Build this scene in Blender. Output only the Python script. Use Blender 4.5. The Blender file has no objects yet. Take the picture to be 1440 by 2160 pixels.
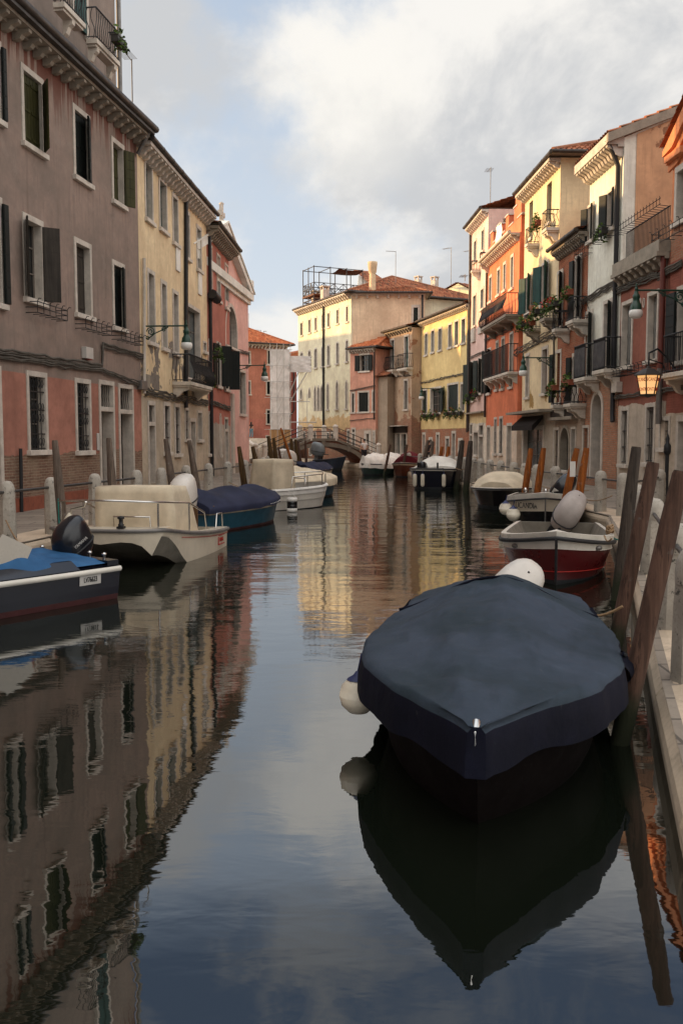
import bpy, math, random
from mathutils import Vector, Matrix, noise as mnoise
R = math.radians
sc = bpy.context.scene
COL = sc.collection
# ------------------------------------------------------------------ camera
FPX, PITCH, HC = 1900.0, math.atan(155/1900.0), 1.9      # photo 1440x2160, horizon at row 925
cam = bpy.data.cameras.new('camera'); camo = bpy.data.objects.new('camera', cam); COL.objects.link(camo)
cam.sensor_fit = 'VERTICAL'; cam.sensor_height = 36; cam.sensor_width = 24; cam.lens = 36*FPX/2160
cam.clip_start = .05; cam.clip_end = 3000
camo.location = (0, 0, HC); camo.rotation_euler = (R(90)-PITCH, 0, 0)
sc.camera = camo
# ------------------------------------------------------------------ sky and sun
SUN_EL, SUN_AZ = 8.5, 281.0      # degrees; azimuth clockwise from +Y
sc.view_settings.view_transform = 'Standard'; sc.view_settings.look = 'None'
sc.view_settings.exposure = 0.72; sc.view_settings.gamma = 1; sc.view_settings.use_curve_mapping = False
w = bpy.data.worlds.new('World'); sc.world = w; w.use_nodes = True
def build_world():
    nt = w.node_tree; nt.nodes.clear(); N = nt.nodes.new; L = nt.links.new
    out = N('ShaderNodeOutputWorld'); bg = N('ShaderNodeBackground'); L(bg.outputs[0], out.inputs[0])
    bg.inputs[1].default_value = 0.15
    sky = N('ShaderNodeTexSky'); sky.sky_type = 'NISHITA'; sky.sun_disc = False
    sky.sun_elevation = R(SUN_EL); sky.sun_rotation = R(SUN_AZ); sky.air_density = 1.2; sky.dust_density = 1.5
    tc = N('ShaderNodeTexCoord')
    sep = N('ShaderNodeSeparateXYZ'); L(tc.outputs['Generated'], sep.inputs[0])
    def math_(op, a, b=None, clamp=False):
        m = N('ShaderNodeMath'); m.operation = op; m.use_clamp = clamp
        for i, x in enumerate((a, b)):
            if x is None: continue
            if isinstance(x, (int, float)): m.inputs[i].default_value = x
            else: L(x, m.inputs[i])
        return m.outputs[0]
    def ns(scale, detail, rough, off, zs=2.0, dist=0.0):
        mp = N('ShaderNodeMapping'); L(tc.outputs['Generated'], mp.inputs[0])
        mp.inputs['Scale'].default_value = (1, 1, zs); mp.inputs['Location'].default_value = off
        n = N('ShaderNodeTexNoise'); L(mp.outputs[0], n.inputs['Vector'])
        n.inputs['Scale'].default_value = scale; n.inputs['Detail'].default_value = detail
        n.inputs['Roughness'].default_value = rough; n.inputs['Distortion'].default_value = dist
        return n.outputs[0]
    def ramp(x, a, b):
        m = N('ShaderNodeMapRange'); m.interpolation_type = 'SMOOTHSTEP'; L(x, m.inputs[0])
        m.inputs[1].default_value = a; m.inputs[2].default_value = b
        return m.outputs[0]
    def mix(f, a, b):
        m = N('ShaderNodeMix'); m.data_type = 'RGBA'
        for i, x in ((0, f), (6, a), (7, b)):
            if isinstance(x, (int, float)): m.inputs[i].default_value = x
            elif isinstance(x, tuple): m.inputs[i].default_value = x+(1,)
            else: L(x, m.inputs[i])
        return m.outputs[2]
    # shaded tone of the cloud deck
    body = ns(3.4, 8, .60, (2.3, .4, 1.7), 1.5, .3)
    ctone = mix(ramp(body, .40, .60), (2.5, 2.55, 2.62), (3.85, 3.75, 3.58))
    # broad cumulus cover, thinner towards the zenith
    cov = ns(2.6, 8, .60, (5.1, 1.2, .3), 1.35, .25)
    el = sep.outputs[2]
    thr = math_('MULTIPLY', ramp(el, .40, .60), .24)
    def blob(u, v, rad):       # a soft patch of sky around one direction
        cp, sp = math.cos(PITCH), math.sin(PITCH); cy = (1080-v)/FPX; d = Vector(((u-720)/FPX, cp+cy*sp, -sp+cy*cp)).normalized()
        n = N('ShaderNodeVectorMath'); n.operation = 'DOT_PRODUCT'; L(tc.outputs['Generated'], n.inputs[0]); n.inputs[1].default_value = d
        return ramp(n.outputs['Value'], math.cos(R(rad)), 1.0)
    for u, v, rad, k in ((735, 190, 9, .20), (1250, 120, 13, .10), (330, 160, 6, .10), (1000, 300, 8, .06), (430, 440, 9, -.17), (890, 455, 5, -.15), (560, 330, 5, -.08), (770, 5, 3, -.10), (650, 620, 6, -.08)):
        cov = math_('ADD', cov, math_('MULTIPLY', blob(u, v, rad), k*.42))
    head = blob(730, 215, 6.5)
    cov2 = math_('SUBTRACT', cov, thr)
    cmask = ramp(cov2, .315, .475)
    # near the horizon and towards the left a pale clear band
    lf = ramp(math_('ADD', math_('MULTIPLY', sep.outputs[0], -1.0), math_('MULTIPLY', el, -1.1)), -.12, .12)
    hz = math_('MULTIPLY', lf, .75)
    cmask = math_('MULTIPLY', cmask, math_('SUBTRACT', 1.0, hz))
    # blue sky: keep nishita's shape, a pale version of it low down
    pale = mix(ramp(el, .0, .5), (2.95, 3.2, 3.5), (2.0, 2.4, 3.0))
    blue = mix(.94, sky.outputs[0], pale)
    # one bright sunlit cumulus head above the canal
    ctone = mix(math_('MULTIPLY', head, .5), ctone, (4.1, 3.95, 3.65))
    col = mix(cmask, blue, ctone)
    # darker, bluer overhead; fill light added to the unseen sky behind the camera and to either side, brightest towards the sun
    col = mix(math_('MULTIPLY', math_('MULTIPLY', ramp(el, .415, .52), ramp(el, .82, .66)), .88), col, mix(ramp(ns(4.5, 7, .62, (1.7, 3.3, .9), 1.0, .5), .42, .62), (.30, .48, .88), (1.25, 1.25, 1.3))); col = mix(math_('MULTIPLY', ramp(el, .70, .88), .9), col, (6.2, 6.3, 6.5))
    back = ramp(math_('MULTIPLY', sep.outputs[1], -1.0), -.05, .5); col = mix(math_('MULTIPLY', math_('MULTIPLY', back, .9), ramp(el, .25, .7)), col, (8.2, 7.9, 7.5)); low = math_('MULTIPLY', back, ramp(el, .5, .15)); col = mix(math_('MULTIPLY', low, .8), col, (.8, .78, .76))
    east = ramp(sep.outputs[0], .48, .8); col = mix(math_('MULTIPLY', east, .85), col, (7.4, 7.2, 6.9))
    west = ramp(math_('MULTIPLY', sep.outputs[0], -1.0), .46, .8); col = mix(math_('MULTIPLY', west, .9), col, (11.0, 10.5, 9.7))
    L(col, bg.inputs[0])
build_world()
sun = bpy.data.lights.new('sun', 'SUN'); suno = bpy.data.objects.new('sun', sun); COL.objects.link(suno)
sun.energy = 3.9; sun.angle = R(.6); sun.color = (1, .62, .27)
_d = Vector((math.sin(R(SUN_AZ))*math.cos(R(SUN_EL)), math.cos(R(SUN_AZ))*math.cos(R(SUN_EL)), math.sin(R(SUN_EL))))
suno.rotation_euler = _d.to_track_quat('Z', 'Y').to_euler(); suno.location = _d*100
# ------------------------------------------------------------------ pixel measuring
CP, SP = math.cos(PITCH), math.sin(PITCH)
def ray(u, v):
    cx, cy = (u-720)/FPX, (1080-v)/FPX
    return Vector((cx, CP+cy*SP, -SP+cy*CP))
CAM = Vector((0, 0, HC))
def at(u, v, Y): d = ray(u, v); return CAM+d*(Y/d.y)            # at depth Y
def onz(u, v, z): d = ray(u, v); return CAM+d*((z-HC)/d.z)      # at height z
def plan(u, Y): p = at(u, 925, Y); return (p.x, p.y)
# ------------------------------------------------------------------ tagging
def tag(o, label=None, cat=None, group=None, kind=None):
    if label: o['label'] = label
    if cat: o['category'] = cat
    if group: o['group'] = group
    if kind: o['kind'] = kind
    return o
def empty(name, loc=(0, 0, 0), rz=0, label=None, cat=None, group=None):
    o = bpy.data.objects.new(name, None); COL.objects.link(o); o.empty_display_size = .2
    o.location = loc; o.rotation_euler = (0, 0, rz); tag(o, label, cat, group); return o
# ------------------------------------------------------------------ mesh builder
class MB:
    def __init__(s): s.v = []; s.f = []; s.m = []; s.sm = []; s.uv = []; s.uvon = False
    def add(s, vs, fs, m=0, smooth=False, uvs=None):
        b = len(s.v); s.v += [tuple(p) for p in vs]
        for i, f in enumerate(fs):
            s.f.append([b+k for k in f]); s.m.append(m); s.sm.append(smooth)
            s.uv.append([uvs[k] for k in f] if uvs else None)
        if uvs: s.uvon = True
        return s
    def box(s, x0, x1, y0, y1, z0, z1, m=0):
        vs = [(x, y, z) for z in (z0, z1) for y in (y0, y1) for x in (x0, x1)]
        return s.add(vs, [(0, 2, 3, 1), (4, 5, 7, 6), (0, 1, 5, 4), (2, 6, 7, 3), (0, 4, 6, 2), (1, 3, 7, 5)], m)
    def obox(s, M, sx, sy, sz, m=0):
        vs = [M @ Vector((x*sx/2, y*sy/2, z*sz/2)) for z in (-1, 1) for y in (-1, 1) for x in (-1, 1)]
        return s.add(vs, [(0, 2, 3, 1), (4, 5, 7, 6), (0, 1, 5, 4), (2, 6, 7, 3), (0, 4, 6, 2), (1, 3, 7, 5)], m)
    def tube(s, pts, r, n=6, m=0, closed=False, smooth=True, caps=True):
        pts = [Vector(p) for p in pts]; k = len(pts); rs = r if isinstance(r, (list, tuple)) else [r]*k
        rings = []; prev = None
        for i, p in enumerate(pts):
            a = pts[(i-1) % k] if (closed or i > 0) else p; b = pts[(i+1) % k] if (closed or i < k-1) else p
            t = (b-a)
            if t.length < 1e-9: t = Vector((0, 0, 1))
            t.normalize()
            if prev is None:
                up = Vector((0, 0, 1)) if abs(t.z) < .9 else Vector((1, 0, 0)); x = t.cross(up).normalized()
            else:
                x = prev-t*prev.dot(t)
                x = x.normalized() if x.length > 1e-6 else t.cross(Vector((0, 1, 0))).normalized()
            prev = x; y = t.cross(x)
            rings.append([p+(x*math.cos(2*math.pi*j/n)+y*math.sin(2*math.pi*j/n))*rs[i] for j in range(n)])
        vs = [q for rg in rings for q in rg]; fs = []
        for i in range(k if closed else k-1):
            a, b = i*n, ((i+1) % k)*n
            for j in range(n): fs.append((a+j, a+(j+1) % n, b+(j+1) % n, b+j))
        s.add(vs, fs, m, smooth)
        if caps and not closed:
            s.add(rings[0], [tuple(range(n))[::-1]], m); s.add(rings[-1], [tuple(range(n))], m)
        return s
    def lathe(s, prof, c=(0, 0, 0), n=14, m=0, M=None, smooth=True, cap=True):
        c = Vector(c); vs = []
        for r, z in prof:
            for j in range(n):
                q = Vector((r*math.cos(2*math.pi*j/n), r*math.sin(2*math.pi*j/n), z))
                vs.append((M @ q if M else q)+c)
        fs = []
        for i in range(len(prof)-1):
            for j in range(n): fs.append((i*n+j, i*n+(j+1) % n, (i+1)*n+(j+1) % n, (i+1)*n+j))
        s.add(vs, fs, m, smooth)
        if cap:
            s.add(vs[:n], [tuple(range(n))[::-1]], m); s.add(vs[-n:], [tuple(range(n))], m)
        return s
    def prism(s, poly, y0, y1, m=0, axes='xz'):
        k = len(poly)
        P = (lambda a, b, d: (a, d, b)) if axes == 'xz' else ((lambda a, b, d: (d, a, b)) if axes == 'yz' else (lambda a, b, d: (a, b, d)))
        vs = [P(a, b, y0) for a, b in poly]+[P(a, b, y1) for a, b in poly]
        fs = [tuple(range(k)), tuple(range(k, 2*k))[::-1]]+[(i, i+k, (i+1) % k+k, (i+1) % k) for i in range(k)]
        return s.add(vs, fs, m)
    def grid(s, rows, m=0, smooth=True, uvs=None, rowmats=None):
        nr, nc = len(rows), len(rows[0]); vs = [p for r in rows for p in r]
        for i in range(nr-1) if rowmats else [None]:
            if rowmats:
                fs = [(i*nc+j, i*nc+j+1, (i+1)*nc+j+1, (i+1)*nc+j) for j in range(nc-1)]
                s.add(vs, fs, rowmats[i], smooth, uvs)
        if not rowmats:
            fs = [(i*nc+j, i*nc+j+1, (i+1)*nc+j+1, (i+1)*nc+j) for i in range(nr-1) for j in range(nc-1)]
            s.add(vs, fs, m, smooth, uvs)
        return s
    def build(s, name, mats, parent=None, fix=True, bevel=0, weld=False):
        me = bpy.data.meshes.new(name); me.from_pydata(s.v, [], s.f)
        for mt in (mats if isinstance(mats, (list, tuple)) else [mats]): me.materials.append(mt)
        me.polygons.foreach_set('material_index', s.m); me.polygons.foreach_set('use_smooth', s.sm)
        if s.uvon:
            l = me.uv_layers.new(name='UVMap'); k = 0
            for uv, f in zip(s.uv, s.f):
                for i in range(len(f)):
                    l.data[k].uv = uv[i] if uv else (0, 0); k += 1
        if fix or weld:
            import bmesh
            bm = bmesh.new(); bm.from_mesh(me)
            if weld: bmesh.ops.remove_doubles(bm, verts=bm.verts, dist=1e-4)
            bmesh.ops.recalc_face_normals(bm, faces=bm.faces); bm.to_mesh(me); bm.free()
        o = bpy.data.objects.new(name, me); COL.objects.link(o)
        if parent is not None: o.parent = parent
        if bevel:
            b = o.modifiers.new('bevel', 'BEVEL'); b.width = bevel; b.segments = 2; b.limit_method = 'ANGLE'; b.angle_limit = R(40)
        return o
# ------------------------------------------------------------------ materials
def lin(r, g, b):
    f = lambda c: (c/255/12.92) if c/255 <= .04045 else ((c/255+.055)/1.055)**2.4
    return (f(r), f(g), f(b))
class Mat:
    def __init__(s, name):
        s.mat = bpy.data.materials.new(name); s.mat.use_nodes = True; s.nt = s.mat.node_tree
        s.b = s.nt.nodes['Principled BSDF']; s._q = None; s._p = None
    def N(s, t): return s.nt.nodes.new(t)
    def L(s, a, b): s.nt.links.new(a, b)
    def put(s, sock, x):
        if isinstance(x, (int, float)): sock.default_value = x
        elif isinstance(x, tuple): sock.default_value = x+(1,) if len(sock.default_value) == 4 and len(x) == 3 else x
        else: s.L(x, sock)
    def math(s, op, a, b=None, c=None, clamp=False):
        m = s.N('ShaderNodeMath'); m.operation = op; m.use_clamp = clamp
        for i, x in enumerate((a, b, c)):
            if x is not None: s.put(m.inputs[i], x)
        return m.outputs[0]
    def mix(s, f, a, b, bt='MIX'):
        m = s.N('ShaderNodeMix'); m.data_type = 'RGBA'; m.blend_type = bt
        s.put(m.inputs[0], f); s.put(m.inputs[6], a); s.put(m.inputs[7], b); return m.outputs[2]
    def ramp(s, x, a, b, c=0., d=1., smooth=True):
        m = s.N('ShaderNodeMapRange'); m.interpolation_type = 'SMOOTHSTEP' if smooth else 'LINEAR'
        s.put(m.inputs[0], x)
        for i, q in enumerate((a, b, c, d)): s.put(m.inputs[i+1], q)
        return m.outputs[0]
    @property
    def pos(s):
        if s._p is None: s._p = s.N('ShaderNodeTexCoord').outputs['Object']
        return s._p
    def vec(s, sx, sy, sz, src=None, off=(0, 0, 0)):
        m = s.N('ShaderNodeMapping'); s.L(src or s.pos, m.inputs[0])
        m.inputs['Scale'].default_value = (sx, sy, sz); m.inputs['Location'].default_value = off; return m.outputs[0]
    def noise(s, v, scale, detail=4, rough=.55, dist=0):
        n = s.N('ShaderNodeTexNoise'); s.L(v, n.inputs['Vector']); n.inputs['Scale'].default_value = scale
        n.inputs['Detail'].default_value = detail; n.inputs['Roughness'].default_value = rough; n.inputs['Distortion'].default_value = dist
        return n.outputs[0]
    def xyz(s):
        if s._q is None: n = s.N('ShaderNodeSeparateXYZ'); s.L(s.pos, n.inputs[0]); s._q = n.outputs
        return s._q
    def flat(s):        # facade coordinates (x+y, z)
        q = s.xyz(); c = s.N('ShaderNodeCombineXYZ'); s.put(c.inputs[0], s.math('ADD', q[0], q[1])); s.put(c.inputs[1], q[2]); return c.outputs[0]
    def bump(s, h, dist=.02, strength=1., prev=None):
        b = s.N('ShaderNodeBump'); s.put(b.inputs['Height'], h); b.inputs['Distance'].default_value = dist; b.inputs['Strength'].default_value = strength
        if prev: s.L(prev, b.inputs['Normal'])
        return b.outputs[0]
    def done(s, col=None, rough=.6, normal=None, metal=0, spec=.5, coat=0):
        if col is not None: s.put(s.b.inputs['Base Color'], col)
        s.put(s.b.inputs['Roughness'], rough); s.put(s.b.inputs['Metallic'], metal); s.b.inputs['Specular IOR Level'].default_value = spec
        s.b.inputs['Coat Weight'].default_value = coat
        if normal: s.L(normal, s.b.inputs['Normal'])
        return s.mat
def mul(c, k): return tuple(x*k for x in c)
def brickcol(m, c1, c2, mort, bw=.24, bh=.065, ms=.012):
    b = m.N('ShaderNodeTexBrick'); v = m.flat()
    # a little waviness
    ad = m.N('ShaderNodeVectorMath'); ad.operation = 'MULTIPLY_ADD'; nz = m.N('ShaderNodeTexNoise'); m.L(v, nz.inputs['Vector']); nz.inputs['Scale'].default_value = 5
    m.L(nz.outputs['Color'], ad.inputs[0]); ad.inputs[1].default_value = (.03, .03, 0); m.L(v, ad.inputs[2])
    m.L(ad.outputs[0], b.inputs['Vector'])
    b.inputs['Color1'].default_value = c1+(1,); b.inputs['Color2'].default_value = c2+(1,); b.inputs['Mortar'].default_value = mort+(1,)
    b.inputs['Scale'].default_value = 1; b.inputs['Brick Width'].default_value = bw; b.inputs['Row Height'].default_value = bh
    b.inputs['Mortar Size'].default_value = ms; b.inputs['Mortar Smooth'].default_value = .3; b.inputs['Bias'].default_value = -.1
    n = m.noise(v, 9, 5, .7); n2 = m.noise(v, 1.3, 4, .6)
    c = m.mix(m.ramp(n, .3, .75), b.outputs[0], m.mix(.5, b.outputs[0], mul(c1, .45)))
    c = m.mix(m.ramp(n2, .45, .7), c, m.mix(.55, c, mort))
    return c, b.outputs['Fac']
def plaster(name, col, zones=(), stain=.35, streak=None, peel=None, rough=.9, tint=None, run=.3):
    """col: wall colour. zones: (top z, jag, kind, colour) from the ground up. streak: (z from, z to, colour).
    peel: (z0, z1, colour, threshold) patches where the coat has come away."""
    m = Mat(name); v = m.flat(); z = m.xyz()[2]
    lift = lambda q: tuple(min(.78, (x*.86+.14*sum(q)/3)*1.36) for x in q)
    col = lift(col); tint = lift(tint) if tint else None; zones = [(a, b_, k_, lift(q)) for a, b_, k_, q in zones]
    n1 = m.noise(v, .7, 5, .6); n2 = m.noise(v, 5, 6, .65)
    vs = m.N('ShaderNodeMapping'); m.L(v, vs.inputs[0]); vs.inputs['Scale'].default_value = (2.2, .16, 1)
    n3 = m.noise(vs.outputs[0], 1.5, 5, .6)
    c = m.mix(m.ramp(n1, .3, .72), mul(col, .80), mul(tint or col, 1.16))
    c = m.mix(m.ramp(n2, .35, .75, 0, .35), c, mul(col, .62))
    c = m.mix(m.ramp(n3, .52, .8, 0, run), c, mul(col, .42))
    v4 = m.N('ShaderNodeMapping'); m.L(v, v4.inputs[0]); v4.inputs['Scale'].default_value = (7, .35, 1)
    n4 = m.noise(v4.outputs[0], 1.3, 4, .6); n5 = m.noise(v, 1.7, 7, .68, .6)
    c = m.mix(m.ramp(m.math('MULTIPLY', n4, m.ramp(n1, .3, .6, .7, 1.1)), .52, .72, 0, .38), c, mul(col, .5))
    c = m.mix(m.ramp(n5, .57, .63, 0, .22), c, tuple(min(.9, x*1.2+.03) for x in col)); c = m.mix(m.ramp(n5, .40, .34, 0, .28), c, mul(col, .6))
    grain = m.noise(v, 60, 3, .7)
    c = m.mix(m.ramp(grain, .3, .7, 0, .22), c, mul(col, .6))
    hgt = m.math('ADD', m.math('MULTIPLY', n2, .6), m.math('MULTIPLY', grain, .35))
    if streak:
        sv = m.N('ShaderNodeMapping'); m.L(v, sv.inputs[0]); sv.inputs['Scale'].default_value = (3.0, .12, 1)
        s1 = m.noise(sv.outputs[0], 2.0, 3, .5); sl = m.noise(m.vec(.35, .35, .02), 1.3, 2)
        g = m.ramp(z, m.math('SUBTRACT', streak[0], m.math('MULTIPLY', sl, .6)), streak[1], 0, 1)
        k = m.ramp(m.math('ADD', s1, m.math('MULTIPLY', g, .22)), .61, .70)
        c = m.mix(m.math('MULTIPLY', k, m.math('MULTIPLY', g, .9)), c, streak[2])
    if peel:
        pn = m.noise(v, .9, 7, .62, .3)
        band = m.math('MULTIPLY', m.ramp(z, peel[0]-.3, peel[0]+.3), m.ramp(z, peel[1]+.8, peel[1]-.8))
        k = m.ramp(m.math('MULTIPLY', pn, band), peel[3], peel[3]+.015)
        c = m.mix(k, c, m.mix(m.ramp(n2, .3, .7), mul(peel[2], .7), peel[2]))
        hgt = m.math('SUBTRACT', hgt, m.math('MULTIPLY', k, .6))
    jn = m.noise(v, 1.1, 6, .65)
    for top, jag, kind, zc in reversed(list(zones)):
        edge = m.math('ADD', top, m.math('MULTIPLY', m.math('SUBTRACT', jn, .5), jag*3))
        k = m.ramp(m.math('SUBTRACT', edge, z), 0, .02)
        if kind == 'brick':
            bc, fac = brickcol(m, zc, mul(zc, .6), lin(150, 132, 112))
            c = m.mix(k, c, bc)
            hgt = m.math('SUBTRACT', hgt, m.math('MULTIPLY', k, m.math('MULTIPLY', fac, .7)))
        else:
            zz = m.mix(m.ramp(n1, .3, .7), mul(zc, .75), mul(zc, 1.15)); zz = m.mix(m.ramp(n2, .4, .75, 0, .5), zz, mul(zc, .55))
            zz = m.mix(m.ramp(n3, .5, .75, 0, .5), zz, mul(zc, .5))
            c = m.mix(k, c, zz)
    # grime near the ground line
    k = m.ramp(z, 1.1, .25, 0, .45)
    c = m.mix(m.math('MULTIPLY', k, n2), c, (.05, .045, .04))
    return m.done(c, rough, m.bump(hgt, .012, .8), spec=.25)
def brickmat(name, c1, c2, mort, zones=()):
    m = Mat(name); v = m.flat(); c, fac = brickcol(m, c1, c2, mort)
    n1 = m.noise(v, .8, 5); c = m.mix(m.ramp(n1, .35, .7, 0, .5), c, mul(c1, .5))
    z = m.xyz()[2]; jn = m.noise(v, 1.2, 6, .65)
    for top, jag, kind, zc in zones:
        k = m.ramp(m.math('SUBTRACT', m.math('ADD', top, m.math('MULTIPLY', m.math('SUBTRACT', jn, .5), jag*3)), z), 0, .02)
        c = m.mix(k, c, m.mix(m.ramp(n1, .3, .7), mul(zc, .7), zc))
    return m.done(c, .9, m.bump(m.math('MULTIPLY', fac, -1.), .01, .9), spec=.2)
def stone(name, col, dark=.35, scale=3., rough=.75, blotch=.5, lich=None):
    m = Mat(name); p = m.pos
    n1 = m.noise(p, scale, 6, .65); n2 = m.noise(p, scale*9, 5, .7); n3 = m.noise(m.vec(1, 1, .25), scale*2, 4, .6)
    c = m.mix(m.ramp(n1, .3, .7), mul(col, .78), mul(col, 1.1))
    c = m.mix(m.ramp(n2, .5, .78, 0, blotch), c, mul(col, dark))
    c = m.mix(m.ramp(n3, .55, .8, 0, blotch), c, mul(col, dark*.9))
    if lich:
        k = m.ramp(m.noise(p, scale*3.1, 7, .75), .58, .64, 0, .85); c = m.mix(k, c, lich)
    return m.done(c, rough, m.bump(m.math('ADD', m.math('MULTIPLY', n2, .5), n1), .012, .6), spec=.3)
def paint(name, col, rough=.4, wear=.15, bumpy=0, metal=0, spec=.5, scale=4):
    m = Mat(name); p = m.pos
    n1 = m.noise(p, scale, 5, .65); n2 = m.noise(p, scale*10, 4, .7)
    c = m.mix(m.ramp(n1, .35, .75, 0, wear*2), col, mul(col, .55))
    c = m.mix(m.ramp(n2, .55, .8, 0, wear), c, tuple(x*.5+.06 for x in col))
    return m.done(c, m.ramp(n1, .2, .8, rough*.8, min(1, rough*1.25)), m.bump(n2, .004, bumpy) if bumpy else None, metal=metal, spec=spec)
def wood(name, col, rough=.75, along='z', scale=1.):
    m = Mat(name); s = (14, 14, .8) if along == 'z' else ((.8, 14, 14) if along == 'x' else (14, .8, 14))
    n1 = m.noise(m.vec(*s), scale, 6, .65, .4); n2 = m.noise(m.pos, 2.5, 5, .6); n3 = m.noise(m.pos, 26, 4, .7)
    c = m.mix(m.ramp(n1, .3, .7), mul(col, .55), mul(col, 1.25)); c = m.mix(m.ramp(n2, .4, .75, 0, .5), c, mul(col, .5))
    c = m.mix(m.ramp(n3, .55, .8, 0, .3), c, tuple(min(1, x*1.5+.03) for x in col))
    return m.done(c, rough, m.bump(n1, .01, .6), spec=.25)
def tiles(name, c1, c2, c3):
    m = Mat(name); tc = m.N('ShaderNodeTexCoord'); fl = m.N('ShaderNodeVectorMath'); fl.operation = 'FLOOR'; m.L(tc.outputs['UV'], fl.inputs[0])
    wn = m.N('ShaderNodeTexWhiteNoise'); wn.noise_dimensions = '2D'; m.L(fl.outputs[0], wn.inputs['Vector'])
    n = m.noise(m.pos, 7, 5, .7); n2 = m.noise(m.pos, .9, 4)
    c = m.mix(m.ramp(wn.outputs['Value'], 0, .6), c1, c2); c = m.mix(m.ramp(wn.outputs['Value'], .75, 1., 0, .9), c, c3)
    c = m.mix(m.ramp(n, .45, .75, 0, .55), c, mul(c1, .3)); c = m.mix(m.ramp(n2, .45, .75, 0, .5), c, mul(c1, .45))
    return m.done(c, .9, m.bump(n, .01, .5), spec=.2)
def cloth(name, col, col2=None, rough=.85, scale=2.5, fine=260, spec=.25):
    m = Mat(name); p = m.pos; n1 = m.noise(p, scale, 5, .6); n2 = m.noise(p, fine, 2, .5); n3 = m.noise(p, scale*6, 6, .7)
    c = m.mix(m.ramp(n1, .3, .7), mul(col, .85), mul(col2 or col, 1.12)); c = m.mix(m.ramp(n3, .62, .78, 0, .35), c, tuple(x*.7+.09 for x in col))
    c = m.mix(m.ramp(n2, .3, .7, 0, .25), c, mul(col, .6))
    return m.done(c, rough, m.bump(m.math('ADD', m.math('MULTIPLY', n3, .8), m.math('MULTIPLY', n2, .3)), .008, .5), spec=spec)
def emit(name, col, strength):
    m = Mat(name); m.b.inputs['Emission Color'].default_value = col+(1,); m.b.inputs['Emission Strength'].default_value = strength
    return m.done(col, .4)
M = {}
M['stone'] = stone('istrian_stone', lin(206, 196, 182), .4, 2.5, .7, .45)
M['frame'] = stone('window_stone', lin(196, 186, 174), .45, 3, .75, .4)
M['frame_dk'] = stone('weathered_stone', lin(150, 140, 126), .4, 3, .8, .55)
M['sill'] = stone('sill_stone', lin(204, 194, 182), .5, 3, .75, .35)
M['bollard'] = stone('bollard_stone', lin(172, 164, 152), .22, 3.4, .85, .6, (.03, .03, .026))
M['kerb'] = stone('kerb_stone', lin(196, 176, 152), .35, 1.6, .7, .5)
M['glass'] = paint('dark_window_glass', (.012, .014, .015), .18, .2)
M['glass_bl'] = paint('bluish_glass', (.05, .07, .08), .15, .2)
M['dark'] = paint('dark_interior', (.008, .008, .008), .9, .1)
M['sh_green'] = wood('dark_green_shutter_wood', lin(34, 44, 40), .6)
M['sh_black'] = wood('black_green_shutter_wood', lin(22, 27, 25), .6)
M['sh_olive'] = wood('olive_shutter_wood', lin(62, 60, 30), .7)
M['sh_teal'] = wood('teal_shutter_wood', lin(28, 66, 62), .6)
M['sh_brown'] = wood('brown_grey_shutter_wood', lin(58, 52, 46), .7)
M['sh_grey'] = wood('grey_shutter_wood', lin(118, 116, 112), .75)
M['wood_dk'] = wood('dark_door_wood', lin(40, 31, 25), .6)
M['wood_gr'] = wood('grey_door_wood', lin(112, 104, 96), .75)
M['wood_br'] = wood('brown_door_wood', lin(92, 66, 44), .7)
M['iron'] = paint('black_iron', (.02, .02, .022), .5, .3, metal=.3)
M['iron_rail'] = paint('grey_iron_rail', lin(82, 80, 78), .45, .4, metal=.6)
M['zinc'] = paint('grey_zinc', lin(120, 116, 112), .45, .4, metal=.4)
M['zinc_dk'] = paint('dark_zinc', lin(66, 60, 56), .5, .4, metal=.4)
M['pipe_br'] = paint('brown_pipe', lin(52, 38, 32), .5, .4)
M['pipe_red'] = paint('red_brown_pipe', lin(104, 48, 38), .5, .3)
M['cable'] = paint('dusty_cable', lin(84, 78, 70), .8, .4)
M['green'] = paint('green_lamp_paint', lin(22, 62, 48), .4, .2)
M['opal'] = paint('opal_glass', lin(228, 226, 220), .2, .05)
M['white'] = paint('white_paint', lin(226, 222, 214), .5, .2)
M['ltgrey'] = paint('light_grey_plastic', lin(188, 184, 178), .4, .15)
M['red'] = paint('red_plastic', lin(170, 36, 28), .4, .1)
M['tile'] = tiles('terracotta_tiles', lin(142, 84, 62), lin(170, 112, 82), lin(92, 70, 58))
M['tile_or'] = tiles('orange_tiles', lin(176, 96, 62), lin(198, 122, 82), lin(128, 78, 58))
M['leaf'] = cloth('leaf_green', lin(62, 84, 34), lin(88, 112, 44), .7, 8)
M['leaf_dk'] = cloth('dark_leaf', lin(40, 54, 28), lin(60, 72, 34), .7, 8)
M['petal_r'] = cloth('red_petals', lin(190, 44, 40), None, .6, 8)
M['petal_o'] = cloth('orange_petals', lin(206, 120, 76), None, .6, 8)
M['pot'] = paint('dark_plastic_pot', lin(48, 44, 38), .6, .3)
M['terra'] = paint('terracotta_pot', lin(140, 76, 52), .8, .3)
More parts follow.
